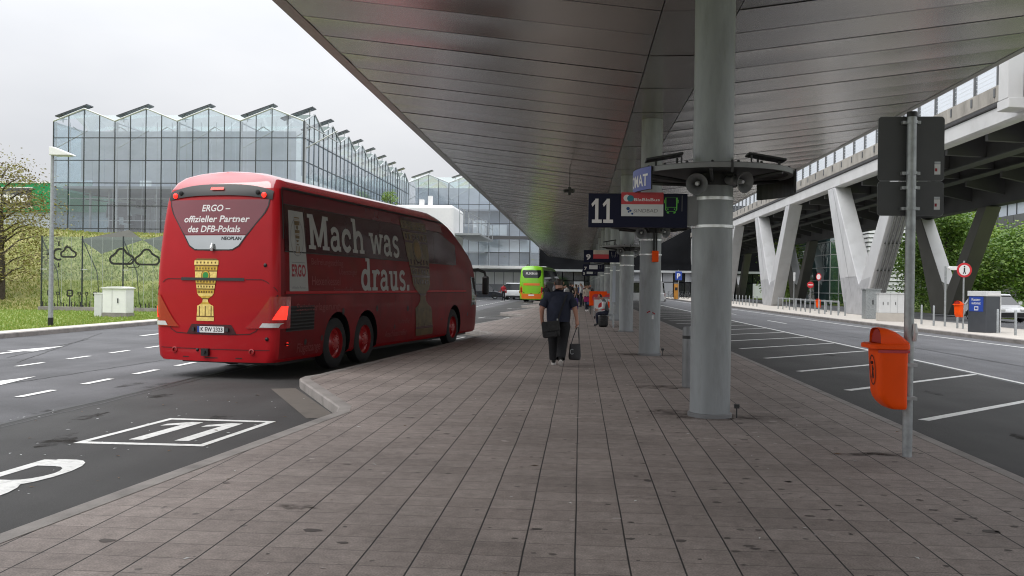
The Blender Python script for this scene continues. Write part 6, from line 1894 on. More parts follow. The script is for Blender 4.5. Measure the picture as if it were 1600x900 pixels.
for (x, k) in ((-27.15, 1), (-26.75, .5), (-26.1, 1.05), (-25.6, .55), (-25.2, .5), (-24.75, .65), (-24.2, .55), (-23.15, .7), (-20.6, .8), (-20.2, .6), (-19.5, .8), (-17, .8)):
    stroke(ink, rrect(x - .13 * k, x + .13 * k, .74 + .1 * (1 - k), .74 + .1 * (1 - k) + .27 * k, .06 * k, 3), .075 * k, lambda u, v: gf(u, v, 1), closed=True)
    stroke(ink, [(x, .2), (x, .76 + .1 * (1 - k))], .06 * k, lambda u, v: gf(u, v, 2)); stroke(ink, [(x - .09 * k, .88), (x + .09 * k, .88)], .03 * k, lambda u, v: gf(u, v, 3))
x = -27.55
while x < -13:
    stroke(ink, [(x, .19), (x, .19 + rr.uniform(.08, .3))], .055, lambda u, v: gf(u, v, 4)); x += rr.uniform(.09, .2) if x < -25.3 else rr.uniform(.15, .5)
ink.build("pictogram", M['black'], gs)
b = MB()                                         # tent-like dark awning hung behind the screen top
for i in range(4):
    x0 = -26.9 + i * 3.5
    b.add([(x0, 44.6, 3.75), (x0 + 1.75, 43.6, 2.95), (x0 + 3.5, 44.6, 3.75), (x0 + 1.75, 46.4, 4.4)], [(0, 1, 2), (0, 2, 3)])
aw = b.build("awning", M['awning'], gs)

# ================================================================== road vehicles
def make_car(t, paint, LN, W, H, belt, hood, rake, van=False):
    hwid = W / 2
    low = [(0.0, .38), (.03, .3), (LN - .06, .26), (LN, .36), (LN, .62), (LN - .1, .74 if not van else .85), (LN - hood, belt), (.1, belt), (.0, belt - .15)]
    if van and hood < .9: low = [(0, .38), (.03, .3), (LN - .06, .28), (LN, .4), (LN - .04, .8), (LN - hood, belt), (.05, belt), (0, belt - .1)]
    b = MB(); b.prism(low, 'x', -hwid, hwid); b.build("body", paint, t, bevel=.07, local=True, smooth=35)
    y1 = LN - hood; y0 = .08
    tr, tf = (y0 + (.12 if van else .5), y1 - rake)
    wi = hwid - .04; wt = hwid - (.12 if van else .24)
    vs = [(-wi, y0, belt - .02), (wi, y0, belt - .02), (wi, y1, belt - .02), (-wi, y1, belt - .02), (-wt, tr, H - .06), (wt, tr, H - .06), (wt, tf, H - .06), (-wt, tf, H - .06)]
    fs = [(4, 5, 6, 7), (0, 1, 5, 4), (1, 2, 6, 5), (2, 3, 7, 6), (3, 0, 4, 7)]
    b = MB(); b.add(vs, fs); b.build("window_band", M['dark_glass'], t, local=True)
    b = MB(); b.prism([(tr - .06, H - .075), (tf + .1, H - .075), (tf - .1, H), (tr + .1, H)], 'x', -wt - .02, wt + .02)
    def pillar(ya, yb):
        for sg in (-1, 1):
            p = lambda y, k: (sg * ((wi + (wt - wi) * k) + .012), y, belt - .02 + (H - .06 - belt + .02) * k)
            a0, a1 = ya; c0, c1 = yb
            b.add([p(a0, 0), p(a1, 0), p(c1, 1), p(c0, 1)], [(0, 1, 2, 3)])
    pillar((y1 - .12, y1 + .0), (tf - .1, tf)); pillar((y0 + (y1 - y0) * .5 - .06, y0 + (y1 - y0) * .5 + .06), (tr + (tf - tr) * .5 - .06, tr + (tf - tr) * .5 + .06))
    if van: pillar((y0, y0 + LN * .42), (tr, tr + LN * .4))
    else: pillar((y0, y0 + .25), (tr, tr + .2))
    b.build("roof", paint, t, local=True)
    for s in (.17 * LN + .05, .80 * LN):
        for sg in (-1, 1):
            w = bpy.data.objects.new("wheel", None); COL.objects.link(w); w.parent = t; w.location = (sg * (hwid - .1), s, .33)
            T = Matrix.Rotation(R(90 * sg), 4, 'Y')
            b = MB(); b.lathe([(.2, -.1), (.31, -.1), (.33, 0), (.31, .1), (.2, .115)], 20, 0, T); b.build("tyre", M['rubber'], w, local=True, smooth=35)
            b = MB(); b.lathe([(.2, .1), (.16, .08), (.0, .105)], 16, 0, T); b.build("rim", M['galv'], w, local=True, smooth=35)
    b = MB(); b.box(-hwid - .005, hwid + .005, .17 * LN - .36, .17 * LN + .46, .28, .52); b.box(-hwid - .005, hwid + .005, .8 * LN - .41, .8 * LN + .41, .28, .52); b.build("wheel_arch", M['black'], t, local=True)
    for sg in (-1, 1):
        b = MB(); b.box(sg * (hwid - .3) - .2, sg * (hwid - .3) + .2, LN - .12, LN + .01, .62, .76); b.build("headlight", M['clear_lens'], t, bevel=.03, local=True)
        b = MB(); b.box(sg * (hwid - .14) - .1, sg * (hwid - .14) + .1, -.012, .1, belt - .35, belt - .05); b.build("tail_light", M['red_lens'], t, bevel=.02, local=True)
        b = MB(); b.box(sg * (hwid + .09) - .09, sg * (hwid + .09) + .09, y1 - .3, y1 - .18, belt + .02, belt + .2); b.build("mirror", paint, t, bevel=.02, local=True)
    b = MB(); b.box(-hwid + .25, hwid - .25, LN - .05, LN + .012, .3, .56); b.box(-hwid + .1, hwid - .1, -.015, .05, .28, .5); b.build("bumper_insert", M['black'], t, local=True)
    b = MB(); b.box(-.26, .26, -.022, .0, .55, .66); b.build("licence_plate", M['white'], t, local=True)
    return t
make_car(thing("parked_car", "white car on the service road, partly hidden by the parking machine", "car", (24.3, 55.0, ZR), R(180)), M['car_white'], 4.3, 1.82, 1.6, .98, 1.05, .75)
make_car(thing("delivery_van", "white van crossing the far road between the first two columns", "van", (8.5, 88, ZR), R(80)), M['car_white'], 4.9, 1.95, 2.25, 1.15, .7, .75, True)
make_car(thing("people_carrier", "dark blue people carrier parked beyond the red coach's front", "van", (-14.1, 104, ZR), R(-82)), M['car_dark'], 4.7, 1.9, 1.85, 1.0, .9, .9)
make_car(thing("people_carrier", "silver people carrier behind the dark one, left of the green coach", "van", (-9.9, 107, ZR), R(-70)), M['car_silver'], 4.6, 1.85, 1.8, 1.0, .8, .7)
make_car(thing("delivery_van", "white van just left of the green coach, half hidden by it", "van", (-7.9, 101, ZR), R(-10)), M['car_white'], 4.9, 1.95, 2.0, 1.15, .7, .7, True)

# ================================================================== trees
def make_tree(name, label, x, y, z, H, crown_w, crown_z0, leaf, n, seed, size, group=None, sparse=1.0, clumps=46):
    r = random.Random(seed)
    t = thing(name, label, "tree", (x, y, z), 0, group)
    b = MB()
    th = H * .45
    b.tube([(0, 0, -.2), (.03, .02, th * .5), (r.uniform(-.1, .1), r.uniform(-.1, .1), th), (r.uniform(-.2, .2), r.uniform(-.2, .2), H * .8)], [.028 * H, .022 * H, .016 * H, .006 * H], 10)
    cl = []
    for i in range(clumps):
        a = r.uniform(0, 6.283); q = r.random() ** .6
        zz = crown_z0 + (H - crown_z0) * r.random()
        k = (zz - crown_z0) / (H - crown_z0)
        w = crown_w / 2 * math.sqrt(max(.06, 1 - (2 * k - .85) ** 2 * .8)) * (0.45 + .55 * q) * r.uniform(.8, 1.15)
        c = Vector((w * math.cos(a), w * math.sin(a), zz)); cl.append(c)
        if i % 2 == 0:
            s = Vector((0, 0, max(crown_z0 * .8, zz - .35 * w - .3)))
            mdp = s.lerp(c, .5) + Vector((0, 0, .12 * w))
            b.tube([s, mdp, c], [.008 * H, .005 * H, .0022 * H], 6)
    b.build("trunk", M['bark'], t, local=True, smooth=60)
    b = MB()
    per = int(n / clumps)
    for c in cl:
        rad = crown_w * .105 * r.uniform(.7, 1.35)
        for _ in range(int(per * r.uniform(.6, 1.4))):
            p = c + Vector((r.gauss(0, rad), r.gauss(0, rad), r.gauss(0, rad * .75)))
            s = size * r.uniform(.5, 1.15)
            u = Vector((r.uniform(-1, 1), r.uniform(-1, 1), r.uniform(-.6, .6))).normalized(); v = u.orthogonal().normalized()
            if r.random() < .5: v = u.cross(v)
            b.add([p - u * s, p + v * s * .55, p + u * s, p - v * s * .55], [(0, 1, 2, 3)])
    b.build("crown", M[leaf], t, local=True)
    return t
TG = "broadleaf trees beyond the service road"
make_tree("broadleaf_tree", "full green tree directly behind the near sign post", 28.4, 70, 0, 7.6, 5.4, 1.2, 'leaf', 11000, 1, .16, TG)
make_tree("broadleaf_tree", "lighter green tree between the arms of the rear V pier", 31.8, 74, 0, 7.4, 5.6, 1.0, 'leaf_lt', 11000, 2, .16, TG)
make_tree("broadleaf_tree", "bushy green tree behind the parking machine", 33.6, 69, 0, 6.0, 5.4, .8, 'leaf', 11000, 3, .15, TG)
make_tree("broadleaf_tree", "light green tree at the right edge behind the parking machine", 36.0, 71, 0, 6.6, 4.6, 1.0, 'leaf_lt', 9000, 4, .15, TG)
make_tree("broadleaf_tree", "dark green tree behind the one at the near sign post", 30.5, 80, 0, 7.0, 5.0, 1.0, 'leaf', 5000, 5, .17, TG)
make_tree("broadleaf_tree", "light green tree left of the teal glass building", 27.8, 112, 0, 8.6, 6.4, .6, 'leaf_lt', 7000, 6, .2, TG)
make_tree("broadleaf_tree", "taller light green tree just left of the teal glass building", 30.4, 116, 0, 9.0, 6.6, .6, 'leaf_lt', 7000, 7, .2, TG)
make_tree("broadleaf_tree", "small green tree at the far left end of the right-hand trees", 28.0, 126, 0, 7.2, 4.6, 1.0, 'leaf', 3500, 8, .2, TG)
make_tree("turning_tree", "thin leaved tree in brown and yellow at the left edge of the bank", -32.0, 45.5, bank_h(-32.0, 45.5) - .1, 7.4, 5.4, 1.2, 'leaf_autumn', 9500, 9, .085, None, clumps=60)
make_tree("terrace_shrub", "small bright green shrub peeking over the red coach's roof", -21.3, 95.2, 9.9, 1.9, 1.9, .3, 'leaf_lt', 900, 10, .1)
b = MB(); r = random.Random(12)
for i in range(7000):
    p = Vector((27.6 + r.random() * 2.2 + (r.random() * 8 if r.random() < .3 else 0), 56 + r.random() * 70, .0)); p.z = r.random() * 1.15
    s = .11; u = Vector((r.uniform(-1, 1), r.uniform(-1, 1), r.uniform(-1, 1))).normalized(); v = u.orthogonal().normalized()
    b.add([p - u * s, p + v * s * .6, p + u * s, p - v * s * .6], [(0, 1, 2, 3)])
hd = b.build("hedge", M['leaf'])
hd["kind"] = "stuff"
# ================================================================== people
def skin_body(name, joints, bones, regions, mats, parent, scale=1.0, depth=.82):
    """One continuous figure grown over a skeleton; regions maps a bone to a material index."""
    names = list(joints)
    me = bpy.data.meshes.new(name)
    bm = bmesh.new()
    lay = bm.verts.layers.skin.verify()
    vs = {}
    for n in names:
        p, r = joints[n]
        v = bm.verts.new(Vector(p) * scale); vs[n] = v
        v[lay].radius = (r * scale, r * scale)
        v[lay].use_root = (n == 'pelvis')
    for a, c in bones: bm.edges.new((vs[a], vs[c]))
    bm.to_mesh(me); bm.free()
    o = bpy.data.objects.new(name, me); COL.objects.link(o)
    o.modifiers.new("skin", 'SKIN').use_smooth_shade = True
    s = o.modifiers.new("sub", 'SUBSURF'); s.levels = 1; s.render_levels = 1
    dg = bpy.context.evaluated_depsgraph_get()
    m2 = bpy.data.meshes.new_from_object(o.evaluated_get(dg))
    bpy.data.objects.remove(o)
    m2.name = name
    m2.materials.clear()
    for mm in mats: m2.materials.append(mm)
    segs = [(Vector(joints[a][0]) * scale, Vector(joints[c][0]) * scale, joints[a][1] * scale, joints[c][1] * scale, a, c) for a, c in bones]
    torso = {'pelvis', 'belly', 'chest', 'neckbase'}
    def nearest(p):
        best, key = 1e9, None
        for A, B, ra, rb_, a, c in segs:
            d = B - A; L2_ = d.length_squared
            t = 0 if L2_ == 0 else max(0, min(1, (p - A).dot(d) / L2_))
            dist = (p - A - d * t).length / max(.02, ra + (rb_ - ra) * t)
            if dist < best: best, key = dist, (a, c, t)
        return key
    for v in m2.vertices:
        a, c, t = nearest(v.co)
        if a in torso and c in torso:
            ax = (Vector(joints[a][0]).lerp(Vector(joints[c][0]), t) * scale).y
            v.co.y = ax + (v.co.y - ax) * depth
    for p in m2.polygons:
        p.use_smooth = True
        a, c, t = nearest(p.center)
        p.material_index = regions(a, c, t, p.center)
    ob = bpy.data.objects.new(name, m2); COL.objects.link(ob); ob.parent = parent
    return ob

def stand(fat=1.0, arm_l=None, arm_r=None, leg_l=None, leg_r=None, head=(0, .02)):
    """joint table for a standing or walking figure of 1.75 m facing +y"""
    J = {'pelvis': ((0, 0, .95), .145 * fat), 'belly': ((0, .01, 1.12), .15 * fat), 'chest': ((0, 0, 1.30), .165 * fat), 'neckbase': ((0, -.01, 1.44), .10 * fat), 'neck': ((0, 0, 1.52), .055),
         'jaw': ((head[0], head[1] + .01, 1.585), .072), 'skull': ((head[0], head[1], 1.665), .092), 'crown': ((head[0], head[1] - .01, 1.725), .055), 'nose': ((head[0], head[1] + .105, 1.635), .014)}
    al = arm_l or [(-.27, -.01, 1.15), (-.29, .06, .91), (-.29, .10, .80)]
    ar = arm_r or [(.27, -.01, 1.15), (.29, .06, .91), (.29, .10, .80)]
    for s, A, sg in (('l', al, -1), ('r', ar, 1)):
        J['sh' + s] = ((sg * .185 * fat, -.01, 1.40), .078 * fat); J['el' + s] = (A[0], .048 * fat); J['wr' + s] = (A[1], .034); J['ha' + s] = (A[2], .042)
    ll = leg_l or [(-.10, .03, .50), (-.105, -.03, .09), (-.12, .13, .035)]
    lr = leg_r or [(.10, .03, .50), (.105, -.03, .09), (.12, .13, .035)]
    for s, A, sg in (('l', ll, -1), ('r', lr, 1)):
        J['hip' + s] = ((sg * .095 * fat, 0, .90), .105 * fat); J['kn' + s] = (A[0], .072 * fat); J['an' + s] = (A[1], .05); J['to' + s] = (A[2], .042)
    return J
BONES = [('pelvis', 'belly'), ('belly', 'chest'), ('chest', 'neckbase'), ('neckbase', 'neck'), ('neck', 'jaw'), ('jaw', 'skull'), ('skull', 'crown'), ('jaw', 'nose')]
for s in 'lr':
    BONES += [('chest', 'sh' + s), ('sh' + s, 'el' + s), ('el' + s, 'wr' + s), ('wr' + s, 'ha' + s), ('pelvis', 'hip' + s), ('hip' + s, 'kn' + s), ('kn' + s, 'an' + s), ('an' + s, 'to' + s)]
def dress(J, scale, sleeve=.75, long_hair=False, bare_leg=2.0):
    """materials: 0 skin, 1 top, 2 trousers, 3 shoe, 4 hair"""
    hy, hz = J['skull'][0][1] * scale, J['skull'][0][2] * scale
    def f(a, c, t, p):
        if c in ('crown', 'nose') or a in ('jaw', 'neck') or c == 'skull':
            if c == 'nose': return 0
            if p.z > hz + .035 * scale: return 4
            if p.y < hy - (.005 if not long_hair else -.03) and p.z > hz - (.07 if not long_hair else .22) * scale: return 4
            return 0
        if a.startswith('sh'): return 1 if t < sleeve else 0
        if a.startswith('el'): return 1 if sleeve > 1 and t < .9 else 0
        if a.startswith('wr'): return 0
        if a in ('belly', 'chest') or c.startswith('sh'): return 1
        if a == 'neckbase': return 1 if t < .45 else 0
        if a == 'pelvis' and c == 'belly': return 1 if t > .25 else 2
        if a == 'pelvis' or a.startswith('hip'): return 2
        if a.startswith('kn'): return 2 if t < .88 else 3
        if a.startswith('an'): return 3
        return 2
    return f
def fingers(o_parent, palm, direction, mat_, scale=1.0, curl=.5, side=1, thumb=(0, 1, 0)):
    """four unequal bent fingers and a thumb from the palm"""
    d = Vector(direction).normalized(); sd = Vector((0, 1, 0)); sd = (sd - d * sd.dot(d)).normalized(); n = d.cross(sd) * side
    for k, ln in enumerate((.068, .078, .073, .058)):
        b0 = Vector(palm) + sd * (.033 - .022 * k) * scale - d * .02 * scale
        m1 = b0 + (d * .55 + n * .25 * curl) * ln * scale; m2 = m1 + (d * .3 + n * .6 * curl) * ln * scale * .8
        b = MB(); b.tube([b0, m1, m2], [.0105 * scale, .0095 * scale, .007 * scale], 6); b.build("finger", mat_, o_parent, smooth=60, local=True)
    b0 = Vector(palm) + sd * .025 * scale - d * .03 * scale
    b = MB(); b.tube([b0, b0 + (sd * .5 + d * .6 + n * .5) * .045 * scale, b0 + (sd * .4 + d * 1.3 + n * 1.0) * .045 * scale], [.013 * scale, .011 * scale, .008 * scale], 6); b.build("thumb", mat_, o_parent, smooth=60, local=True)

# the walking man, seen from behind
MX, MY = -.43, 17.35
man = thing("person", "heavy-set person in navy short-sleeved shirt and dark trousers walking away with two bags", "person", (MX, MY, 0), 0)
ms = 1.80 / 1.78
J = stand(1.22, arm_l=[(-.335, -.05, 1.13), (-.33, .03, .90), (-.31, .07, .80)], arm_r=[(.325, -.03, 1.13), (.365, .0, .90), (.375, .01, .80)],
          leg_l=[(-.105, .14, .51), (-.09, .20, .095), (-.10, .34, .04)], leg_r=[(.09, -.02, .50), (.055, -.26, .145), (.06, -.14, .05)], head=(0, .03))
J['pelvis'] = (J['pelvis'][0], .185); J['belly'] = (J['belly'][0], .215); J['chest'] = (J['chest'][0], .205); J['neckbase'] = (J['neckbase'][0], .115); J['neck'] = (J['neck'][0], .058)
J['shl'] = ((-.225, -.01, 1.375), .105); J['shr'] = ((.225, -.01, 1.375), .105)
J['ell'] = (J['ell'][0], .056); J['elr'] = (J['elr'][0], .056); J['har'] = (J['har'][0], .05); J['hal'] = (J['hal'][0], .05)
body = skin_body("body", J, BONES, dress(J, ms, .82), [M['skin'], M['cloth_navy'], M['cloth_black'], M['shoe'], M['hair']], man, ms)
fingers(body, (.375 * ms, .01, .79 * ms), (0.05, .05, -1), M['skin'], 1.05, .9, -1)
fingers(body, (-.31 * ms, .07, .79 * ms), (.1, .2, -1), M['skin'], 1.05, .5, 1)
for sg in (-1, 1):
    b = MB(); b.ball((sg * .093 * ms, .025, 1.635 * ms), .026, 6, 0, (.4, .8, 1.2)); b.build("ear", M['skin'], body, smooth=60, local=True)
# sleeves' loose hems, shirt tail, soles
for sg in (-1, 1):
    e = Vector(J['ell' if sg < 0 else 'elr'][0]) * ms; s = Vector(J['shl' if sg < 0 else 'shr'][0]) * ms
    b = MB(); b.tube([s.lerp(e, .35), s.lerp(e, .86)], [.09, .084], 16, 0, False); b.build("sleeve", M['cloth_navy'], body, smooth=60, local=True)
b = MB(); b.lathe([(.228, .88), (.236, .94), (.243, 1.04), (.244, 1.14), (.236, 1.24), (.215, 1.34), (.16, 1.41)], 28, 0, Matrix.Diagonal((1.0, .80, 1, 1))); b.build("shirt_hem", M['cloth_navy'], body, smooth=60, local=True)
b = MB(); b.add([(.06 + q[0], -.2 + q[1] * .9, .06 - q[1] * .55 + q[2]) for q in [(.045 * math.cos(6.283 * i / 14), .14 * math.sin(6.283 * i / 14), zz) for zz in (-.012, .012) for i in range(14)]], [(i, (i + 1) % 14, 14 + (i + 1) % 14, 14 + i) for i in range(14)] + [tuple(range(14))[::-1], tuple(range(14, 28))]); b.add([(-.095 + .052 * math.cos(6.283 * i / 14), .27 + .15 * math.sin(6.283 * i / 14), zz) for zz in (.002, .03) for i in range(14)], [(i, (i + 1) % 14, 14 + (i + 1) % 14, 14 + i) for i in range(14)] + [tuple(range(14))[::-1], tuple(range(14, 28))]); b.build("sole", M['sole'], body, smooth=60, local=True)
# trouser legs hang loose
for nm, k, a in (('l', 'knl', 'anl'), ('r', 'knr', 'anr')):
    b = MB(); K_ = Vector(J[k][0]) * ms; A_ = Vector(J[a][0]) * ms; H_ = Vector(J['hip' + nm][0]) * ms
    b.tube([H_ + Vector((0, 0, .04)), H_.lerp(K_, .3), H_.lerp(K_, .65), K_, K_.lerp(A_, .5), K_.lerp(A_, .97)], [.10, .135, .12, .105, .092, .088], 18, 0, False); b.build("trouser_leg", M['cloth_black'], body, smooth=60, local=True)
t = thing("shoulder_bag", "black shoulder bag hanging at the left hip of the walking person", "bag", (MX - .14, MY - .2, .75))
b = MB()
T = Matrix.Translation((MX - .145, MY - .27, .74)) @ Matrix.Rotation(R(-7), 4, 'Y') @ Matrix.Rotation(R(8), 4, 'Z')
b.box(-.17, .17, -.075, .075, -.165, .15, 0, T); b.build("bag_body", M['bag_black'], t, bevel=.04, smooth=40)
b = MB(); b.box(-.175, .175, -.095, -.076, -.04, .16, 0, T); b.build("flap", M['bag_black'], t, bevel=.015)
b = MB(); b.box(-.12, .09, -.10, -.08, -.15, -.05, 0, T); b.build("pocket", M['bag_black'], t, bevel=.012)
b = MB()
pts = [(MX - .02, MY - .235, .88), (MX + .03, MY - .215, 1.05), (MX + .10, MY - .2, 1.25), (MX + .15, MY - .15, 1.40), (MX + .17, MY - .02, 1.475), (MX + .15, MY + .12, 1.38)]
for p, q in zip(pts, pts[1:]): pass
stp = [Vector(p) for p in pts]
vs = []
for p in stp: vs += [p + Vector((-.02, -.004, -.006)), p + Vector((.02, -.004, .006))]
b.add(vs, [(2 * i, 2 * i + 1, 2 * i + 3, 2 * i + 2) for i in range(len(stp) - 1)]); b.build("strap", M['cloth_black'], t)
b = MB(); b.box(MX - .03, MX + .0, MY - .25, MY - .24, .88, .95); b.build("buckle", M['galv'], t)
t = thing("tote_bag", "dark grey tote bag with two handles hanging from the walking person's right hand", "bag", (-.07, MY, .12))
tc = Vector((MX + .335, MY + .0, 0))
b = MB()
rows = [(.12, .085, .05), (.135, .115, .07), (.2, .125, .075), (.32, .115, .06), (.44, .105, .035)]
N_ = 20; vs = []
for z, hx, hy in rows:
    for q in range(N_):
        a = 6.283 * q / N_; ca, sa = math.cos(a), math.sin(a)
        vs.append((tc.x + hx * math.copysign(abs(ca) ** .6, ca) + .02 * (z - .3), tc.y + hy * math.copysign(abs(sa) ** .6, sa) + .006 * math.sin(9 * z + q), z))
b.add(vs, [(i * N_ + q, i * N_ + (q + 1) % N_, (i + 1) * N_ + (q + 1) % N_, (i + 1) * N_ + q) for i in range(4) for q in range(N_)] + [tuple(range(N_))[::-1]])
b.build("bag_body", M['bag_grey'], t, smooth=50)
for dy in (-.032, .032):
    b = MB(); hp = Vector((MX + .378 * ms, MY + .01, .775)); b.tube([(tc.x - .075, tc.y + dy, .43), (tc.x - .05, tc.y + dy * .8, .53), hp + Vector((-.012, dy * .3, 0)), hp + Vector((.012, dy * .3, 0)), (tc.x + .08, tc.y + dy * .8, .53), (tc.x + .085, tc.y + dy, .43)], .009, 6); b.build("handle", M['bag_grey'], t)
b = MB(); stroke(b, arc(tc.x - .055, .29, .035, .05, 40, 320, 10), .012, lambda u, v: (u, tc.y - .0775, v)); b.build("print", M['galv'], t)

# seated person, bench, backpack
bn = thing("bench", "steel mesh bench with the seated person on it, beside the third column", "bench", (1.1, 34.8, 0))
b = MB(); b.box(.85, 1.35, 34.4, 36.2, .43, .455); b.box(1.36, 1.39, 34.4, 36.2, .5, .86); b.build("seat", M['galv'], bn)
for y in (34.5, 36.1):
    b = MB(); b.tube([(.9, y, 0), (.95, y, .43)], .018, 6); b.tube([(1.34, y, 0), (1.34, y, .5)], .018, 6); b.build("leg", M['galv'], bn)
ps = thing("person", "seated person in dark vest and light sleeves bent over a screen beside the third column", "person", (1.12, 34.75, 0), R(90))
J = {'pelvis': ((0, -.02, .56), .135), 'belly': ((0, .05, .72), .14), 'chest': ((0, .14, .92), .15), 'neckbase': ((0, .2, 1.05), .09), 'neck': ((0, .25, 1.12), .052), 'jaw': ((0, .33, 1.15), .07), 'skull': ((0, .34, 1.235), .09), 'crown': ((0, .32, 1.295), .055), 'nose': ((0, .435, 1.18), .014)}
for s, sg in (('l', -1), ('r', 1)):
    J['sh' + s] = ((sg * .18, .18, 1.0), .072); J['el' + s] = ((sg * .24, .2, .74), .045); J['wr' + s] = ((sg * .14, .42, .66), .033); J['ha' + s] = ((sg * .1, .50, .66), .038)
    J['hip' + s] = ((sg * .1, .06, .54), .1); J['kn' + s] = ((sg * .12, .47, .5), .068); J['an' + s] = ((sg * .12, .42, .09), .048); J['to' + s] = ((sg * .13, .57, .035), .04)
bd = skin_body("body", J, BONES, dress(J, 1, 1.5), [M['skin'], M['cloth_grey'], M['cloth_navy'], M['shoe'], M['hair']], ps)
for sg in (-1, 1):
    fingers(bd, (sg * .1, .5, .66), (0, 1, -.2), M['skin'], 1, .7, sg)
    b = MB(); b.tube([(sg * .19, .18, .98), (sg * .245, .2, .75), (sg * .17, .38, .68)], [.08, .062, .05], 12, 0, False); b.build("sleeve", M['cloth_white'], bd, smooth=60, local=True)
    b = MB(); b.ball((sg * .033, .422, 1.235), .009, 5); b.build("eye", M['black'], bd, local=True)
t = thing("tablet", "pale tablet in the hands of the seated person", "tablet", (.6, 34.75, .68)); b = MB(); b.box(.5, .72, 34.62, 34.88, .655, .668); b.build("screen", M['clad_blue'], t)
t = thing("backpack", "black backpack on the ground in front of the seated person's feet", "backpack", (.93, 34.3, 0))
b = MB(); b.box(.72, 1.1, 34.1, 34.36, .0, .46); b.build("pack", M['bag_black'], t, bevel=.09, smooth=40)
b = MB(); b.box(.78, 1.04, 34.03, 34.12, .05, .28); b.build("pocket", M['bag_black'], t, bevel=.03)
b = MB(); b.tube([(.86, 34.22, .45), (.88, 34.2, .52), (.96, 34.2, .52), (.98, 34.22, .45)], .012, 6); b.build("loop", M['bag_black'], t)
t = post("sign_pole", "thin grey pole standing right beside the third column", 1.30, 33.9, 2.45, .03, cat="pole"); b = MB(); b.box(1.24, 1.36, 33.86, 33.87, 1.0, 2.4); b.build("notice", M['clad_blue'], t)
# advertising luggage trolleys
def trolley(x, y, rz, label, adv):
    t = thing("luggage_trolley", label, "trolley", (x, y, 0), rz, "luggage trolleys by the columns")
    b = MB()
    for sx in (-.33, .33): b.tube([(sx, -.2, .12), (sx, -.25, 1.02), (sx, -.12, 1.06)], .016, 6); b.tube([(sx, -.2, .14), (sx * .6, .75, .14)], .016, 6)
    b.tube([(-.33, -.25, 1.02), (.33, -.25, 1.02)], .02, 6); b.box(-.3, .3, -.15, .7, .14, .16); b.build("frame", M['galv'], t, local=True)
    b = MB(); b.box(-.31, .31, -.29, -.27, .38, .95); ad = b.build("advert_panel", M['offwhite'], t, local=True)
    b = MB(); b.lathe([(0, 0), (.2, 0), (.2, .006), (0, .006)], 20, 0, Matrix.Translation((.08, -.292, .62)) @ Matrix.Rotation(R(90), 4, 'X')); b.build("advert_spot", M[adv], ad, local=True)
    for sx, sy in ((-.3, -.15), (.3, -.15), (0, .7)):
        b = MB(); b.lathe([(0, -.02), (.07, -.02), (.07, .02), (0, .02)], 12, 0, Matrix.Translation((sx, sy, .07)) @ Matrix.Rotation(R(90), 4, 'Y')); b.build("castor", M['rubber'], t, local=True)
trolley(1.02, 42.9, R(-4), "luggage trolley with white panel and red disc, left of the seated person", 'red_sign')
trolley(1.3, 46.5, R(10), "luggage trolley with an orange disc behind the red-disc one", 'orange')
for i, (x, y) in enumerate(((1.0, 49.2), (1.62, 47.2))):
    t = thing("orange_banner", "bright orange seat-back panel behind the trolleys, %s one" % ("left" if i == 0 else "right"), "banner", (x, y, 1.0), 0, "orange panels behind the trolleys")
    b = MB(); b.box(x - .5, x + .5, y - .03, y + .03, .5, 1.32 - .1 * i); b.build("panel", M['orange'], t, bevel=.02)
    b = MB(); b.tube([(x - .4, y, 0), (x - .4, y, .5)], .02, 6); b.tube([(x + .4, y, 0), (x + .4, y, .5)], .02, 6); b.build("stand", M['steel_dark'], t)
    b = MB(); b.add(disc(x - .12, y - .04, .95, .22, 16), [tuple(range(16))]); b.build("spot", M['coral'], t)

def standing(label, x, y, rz, top, legs, hair, scale, sleeve=1.5, seed=0, long_hair=False, group=None, shoe='shoe', fat=1.0):
    r = random.Random(seed)
    t = thing("person", label, "person", (x, y, 0), rz, group)
    st = r.uniform(-.1, .1)
    J = stand(fat, leg_l=[(-.10, .03 + st, .50), (-.105, -.03 + st * 1.2, .09), (-.12, .13 + st * 1.2, .035)], leg_r=[(.10, .03 - st, .50), (.105, -.03 - st * 1.2, .09), (.12, .13 - st * 1.2, .035)],
              arm_l=[(-.26, r.uniform(-.08, .08), 1.15), (-.25, .1 + r.uniform(0, .2), .95), (-.22, .2, .9)] if r.random() < .5 else None)
    bd = skin_body("body", J, BONES, dress(J, scale, sleeve, long_hair), [M['skin'], M[top], M[legs], M[shoe], M[hair]], t, scale)
    return t
w = standing("person in cream top with long light hair and white shoes by a purple case", .42, 54.3, R(-150), 'cloth_cream', 'cloth_navy', 'hair_lt', .96, 1.5, 3, True, None, 'sole', 1.15)
t = thing("shoulder_bag", "magenta and blue bag held in front of the person in cream", "bag", (.45, 53.9, .75)); b = MB(); b.box(.22, .62, 53.85, 54.0, .62, .95); b.build("bag_body", M['magenta'], t, bevel=.04); b = MB(); b.box(.4, .78, 53.84, 54.02, .45, .6); b.build("pouch", M['cloth_blue'], t, bevel=.03)
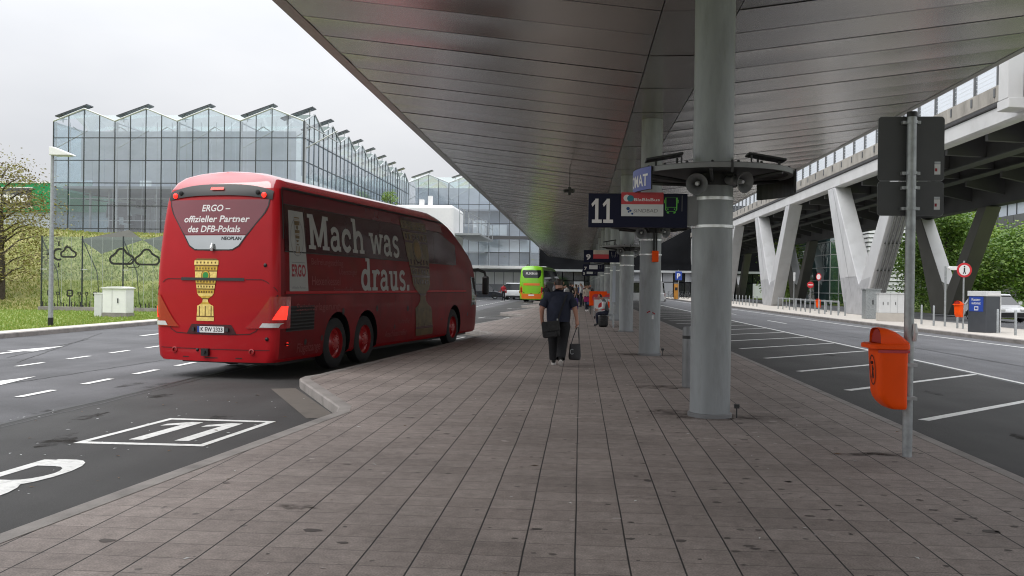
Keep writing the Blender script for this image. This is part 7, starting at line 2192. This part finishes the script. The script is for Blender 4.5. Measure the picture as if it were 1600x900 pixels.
t = thing("suitcase", "purple and white suitcase standing left of the person in cream", "suitcase", (-.35, 56, 0)); b = MB(); b.box(-.65, -.12, 55.9, 56.2, .06, .8); b.build("shell", M['purple'], t, bevel=.06); b = MB(); b.box(-.72, -.6, 55.88, 56.22, .3, .9); b.build("cover", M['cloth_white'], t, bevel=.04); b = MB(); b.tube([(-.5, 56.1, .8), (-.5, 56.1, 1.05), (-.25, 56.1, 1.05), (-.25, 56.1, .8)], .012, 6); b.build("handle", M['galv'], t)
t = standing("person in red jacket standing by the far green coach's rear corner", -7.75, 87.0, R(20), 'cloth_red', 'cloth_black', 'hair', .98, 1.5, 5)
crowd = [(-1.5, 62, 'cloth_black', 'cloth_black'), (-1.0, 63, 'cloth_white', 'cloth_black'), (-.75, 64.5, 'cloth_black', 'cloth_navy'), (-.3, 63, 'cloth_brown', 'cloth_black'), (.05, 66, 'cloth_white', 'cloth_navy'),
         (.35, 68, 'cloth_black', 'cloth_black'), (-2.1, 70, 'cloth_grey', 'cloth_black'), (-1.3, 72, 'cloth_navy', 'cloth_grey'), (-.6, 74, 'cloth_cream', 'cloth_black'), (.6, 64, 'cloth_black', 'cloth_black'), (.15, 76, 'cloth_red', 'cloth_navy'),
         (.8, 70, 'cloth_grey', 'cloth_navy'), (-1.8, 80, 'cloth_brown', 'cloth_black'), (-.2, 84, 'cloth_blue', 'cloth_black'), (.5, 86, 'cloth_white', 'cloth_grey'), (-2.4, 60.5, 'cloth_black', 'cloth_navy'), (-.9, 90, 'cloth_black', 'cloth_black'), (.9, 80, 'cloth_black', 'cloth_navy')]
cn = {'cloth_black': 'black', 'cloth_white': 'white', 'cloth_brown': 'brown', 'cloth_grey': 'grey', 'cloth_navy': 'navy', 'cloth_cream': 'cream', 'cloth_red': 'red', 'cloth_blue': 'blue'}
order = sorted(range(len(crowd)), key=lambda i: crowd[i][0] / crowd[i][1])
rank = {k: n for n, k in enumerate(order)}
nth = ords + ["fourteenth", "fifteenth", "sixteenth", "seventeenth", "eighteenth", "nineteenth"]
for i, (x, y, tp, lg) in enumerate(crowd):
    standing("waiting person in %s top and %s trousers, %s from the left in the distant crowd" % (cn[tp], cn[lg], nth[rank[i]].replace("nearest", "first")), x, y, R(random.Random(i).uniform(0, 360)), tp, lg, 'hair' if i % 4 else 'hair_lt', random.Random(i + 50).uniform(.93, 1.06), 1.5 if i % 3 else .8, i, i % 3 == 0, "people waiting in the distance")
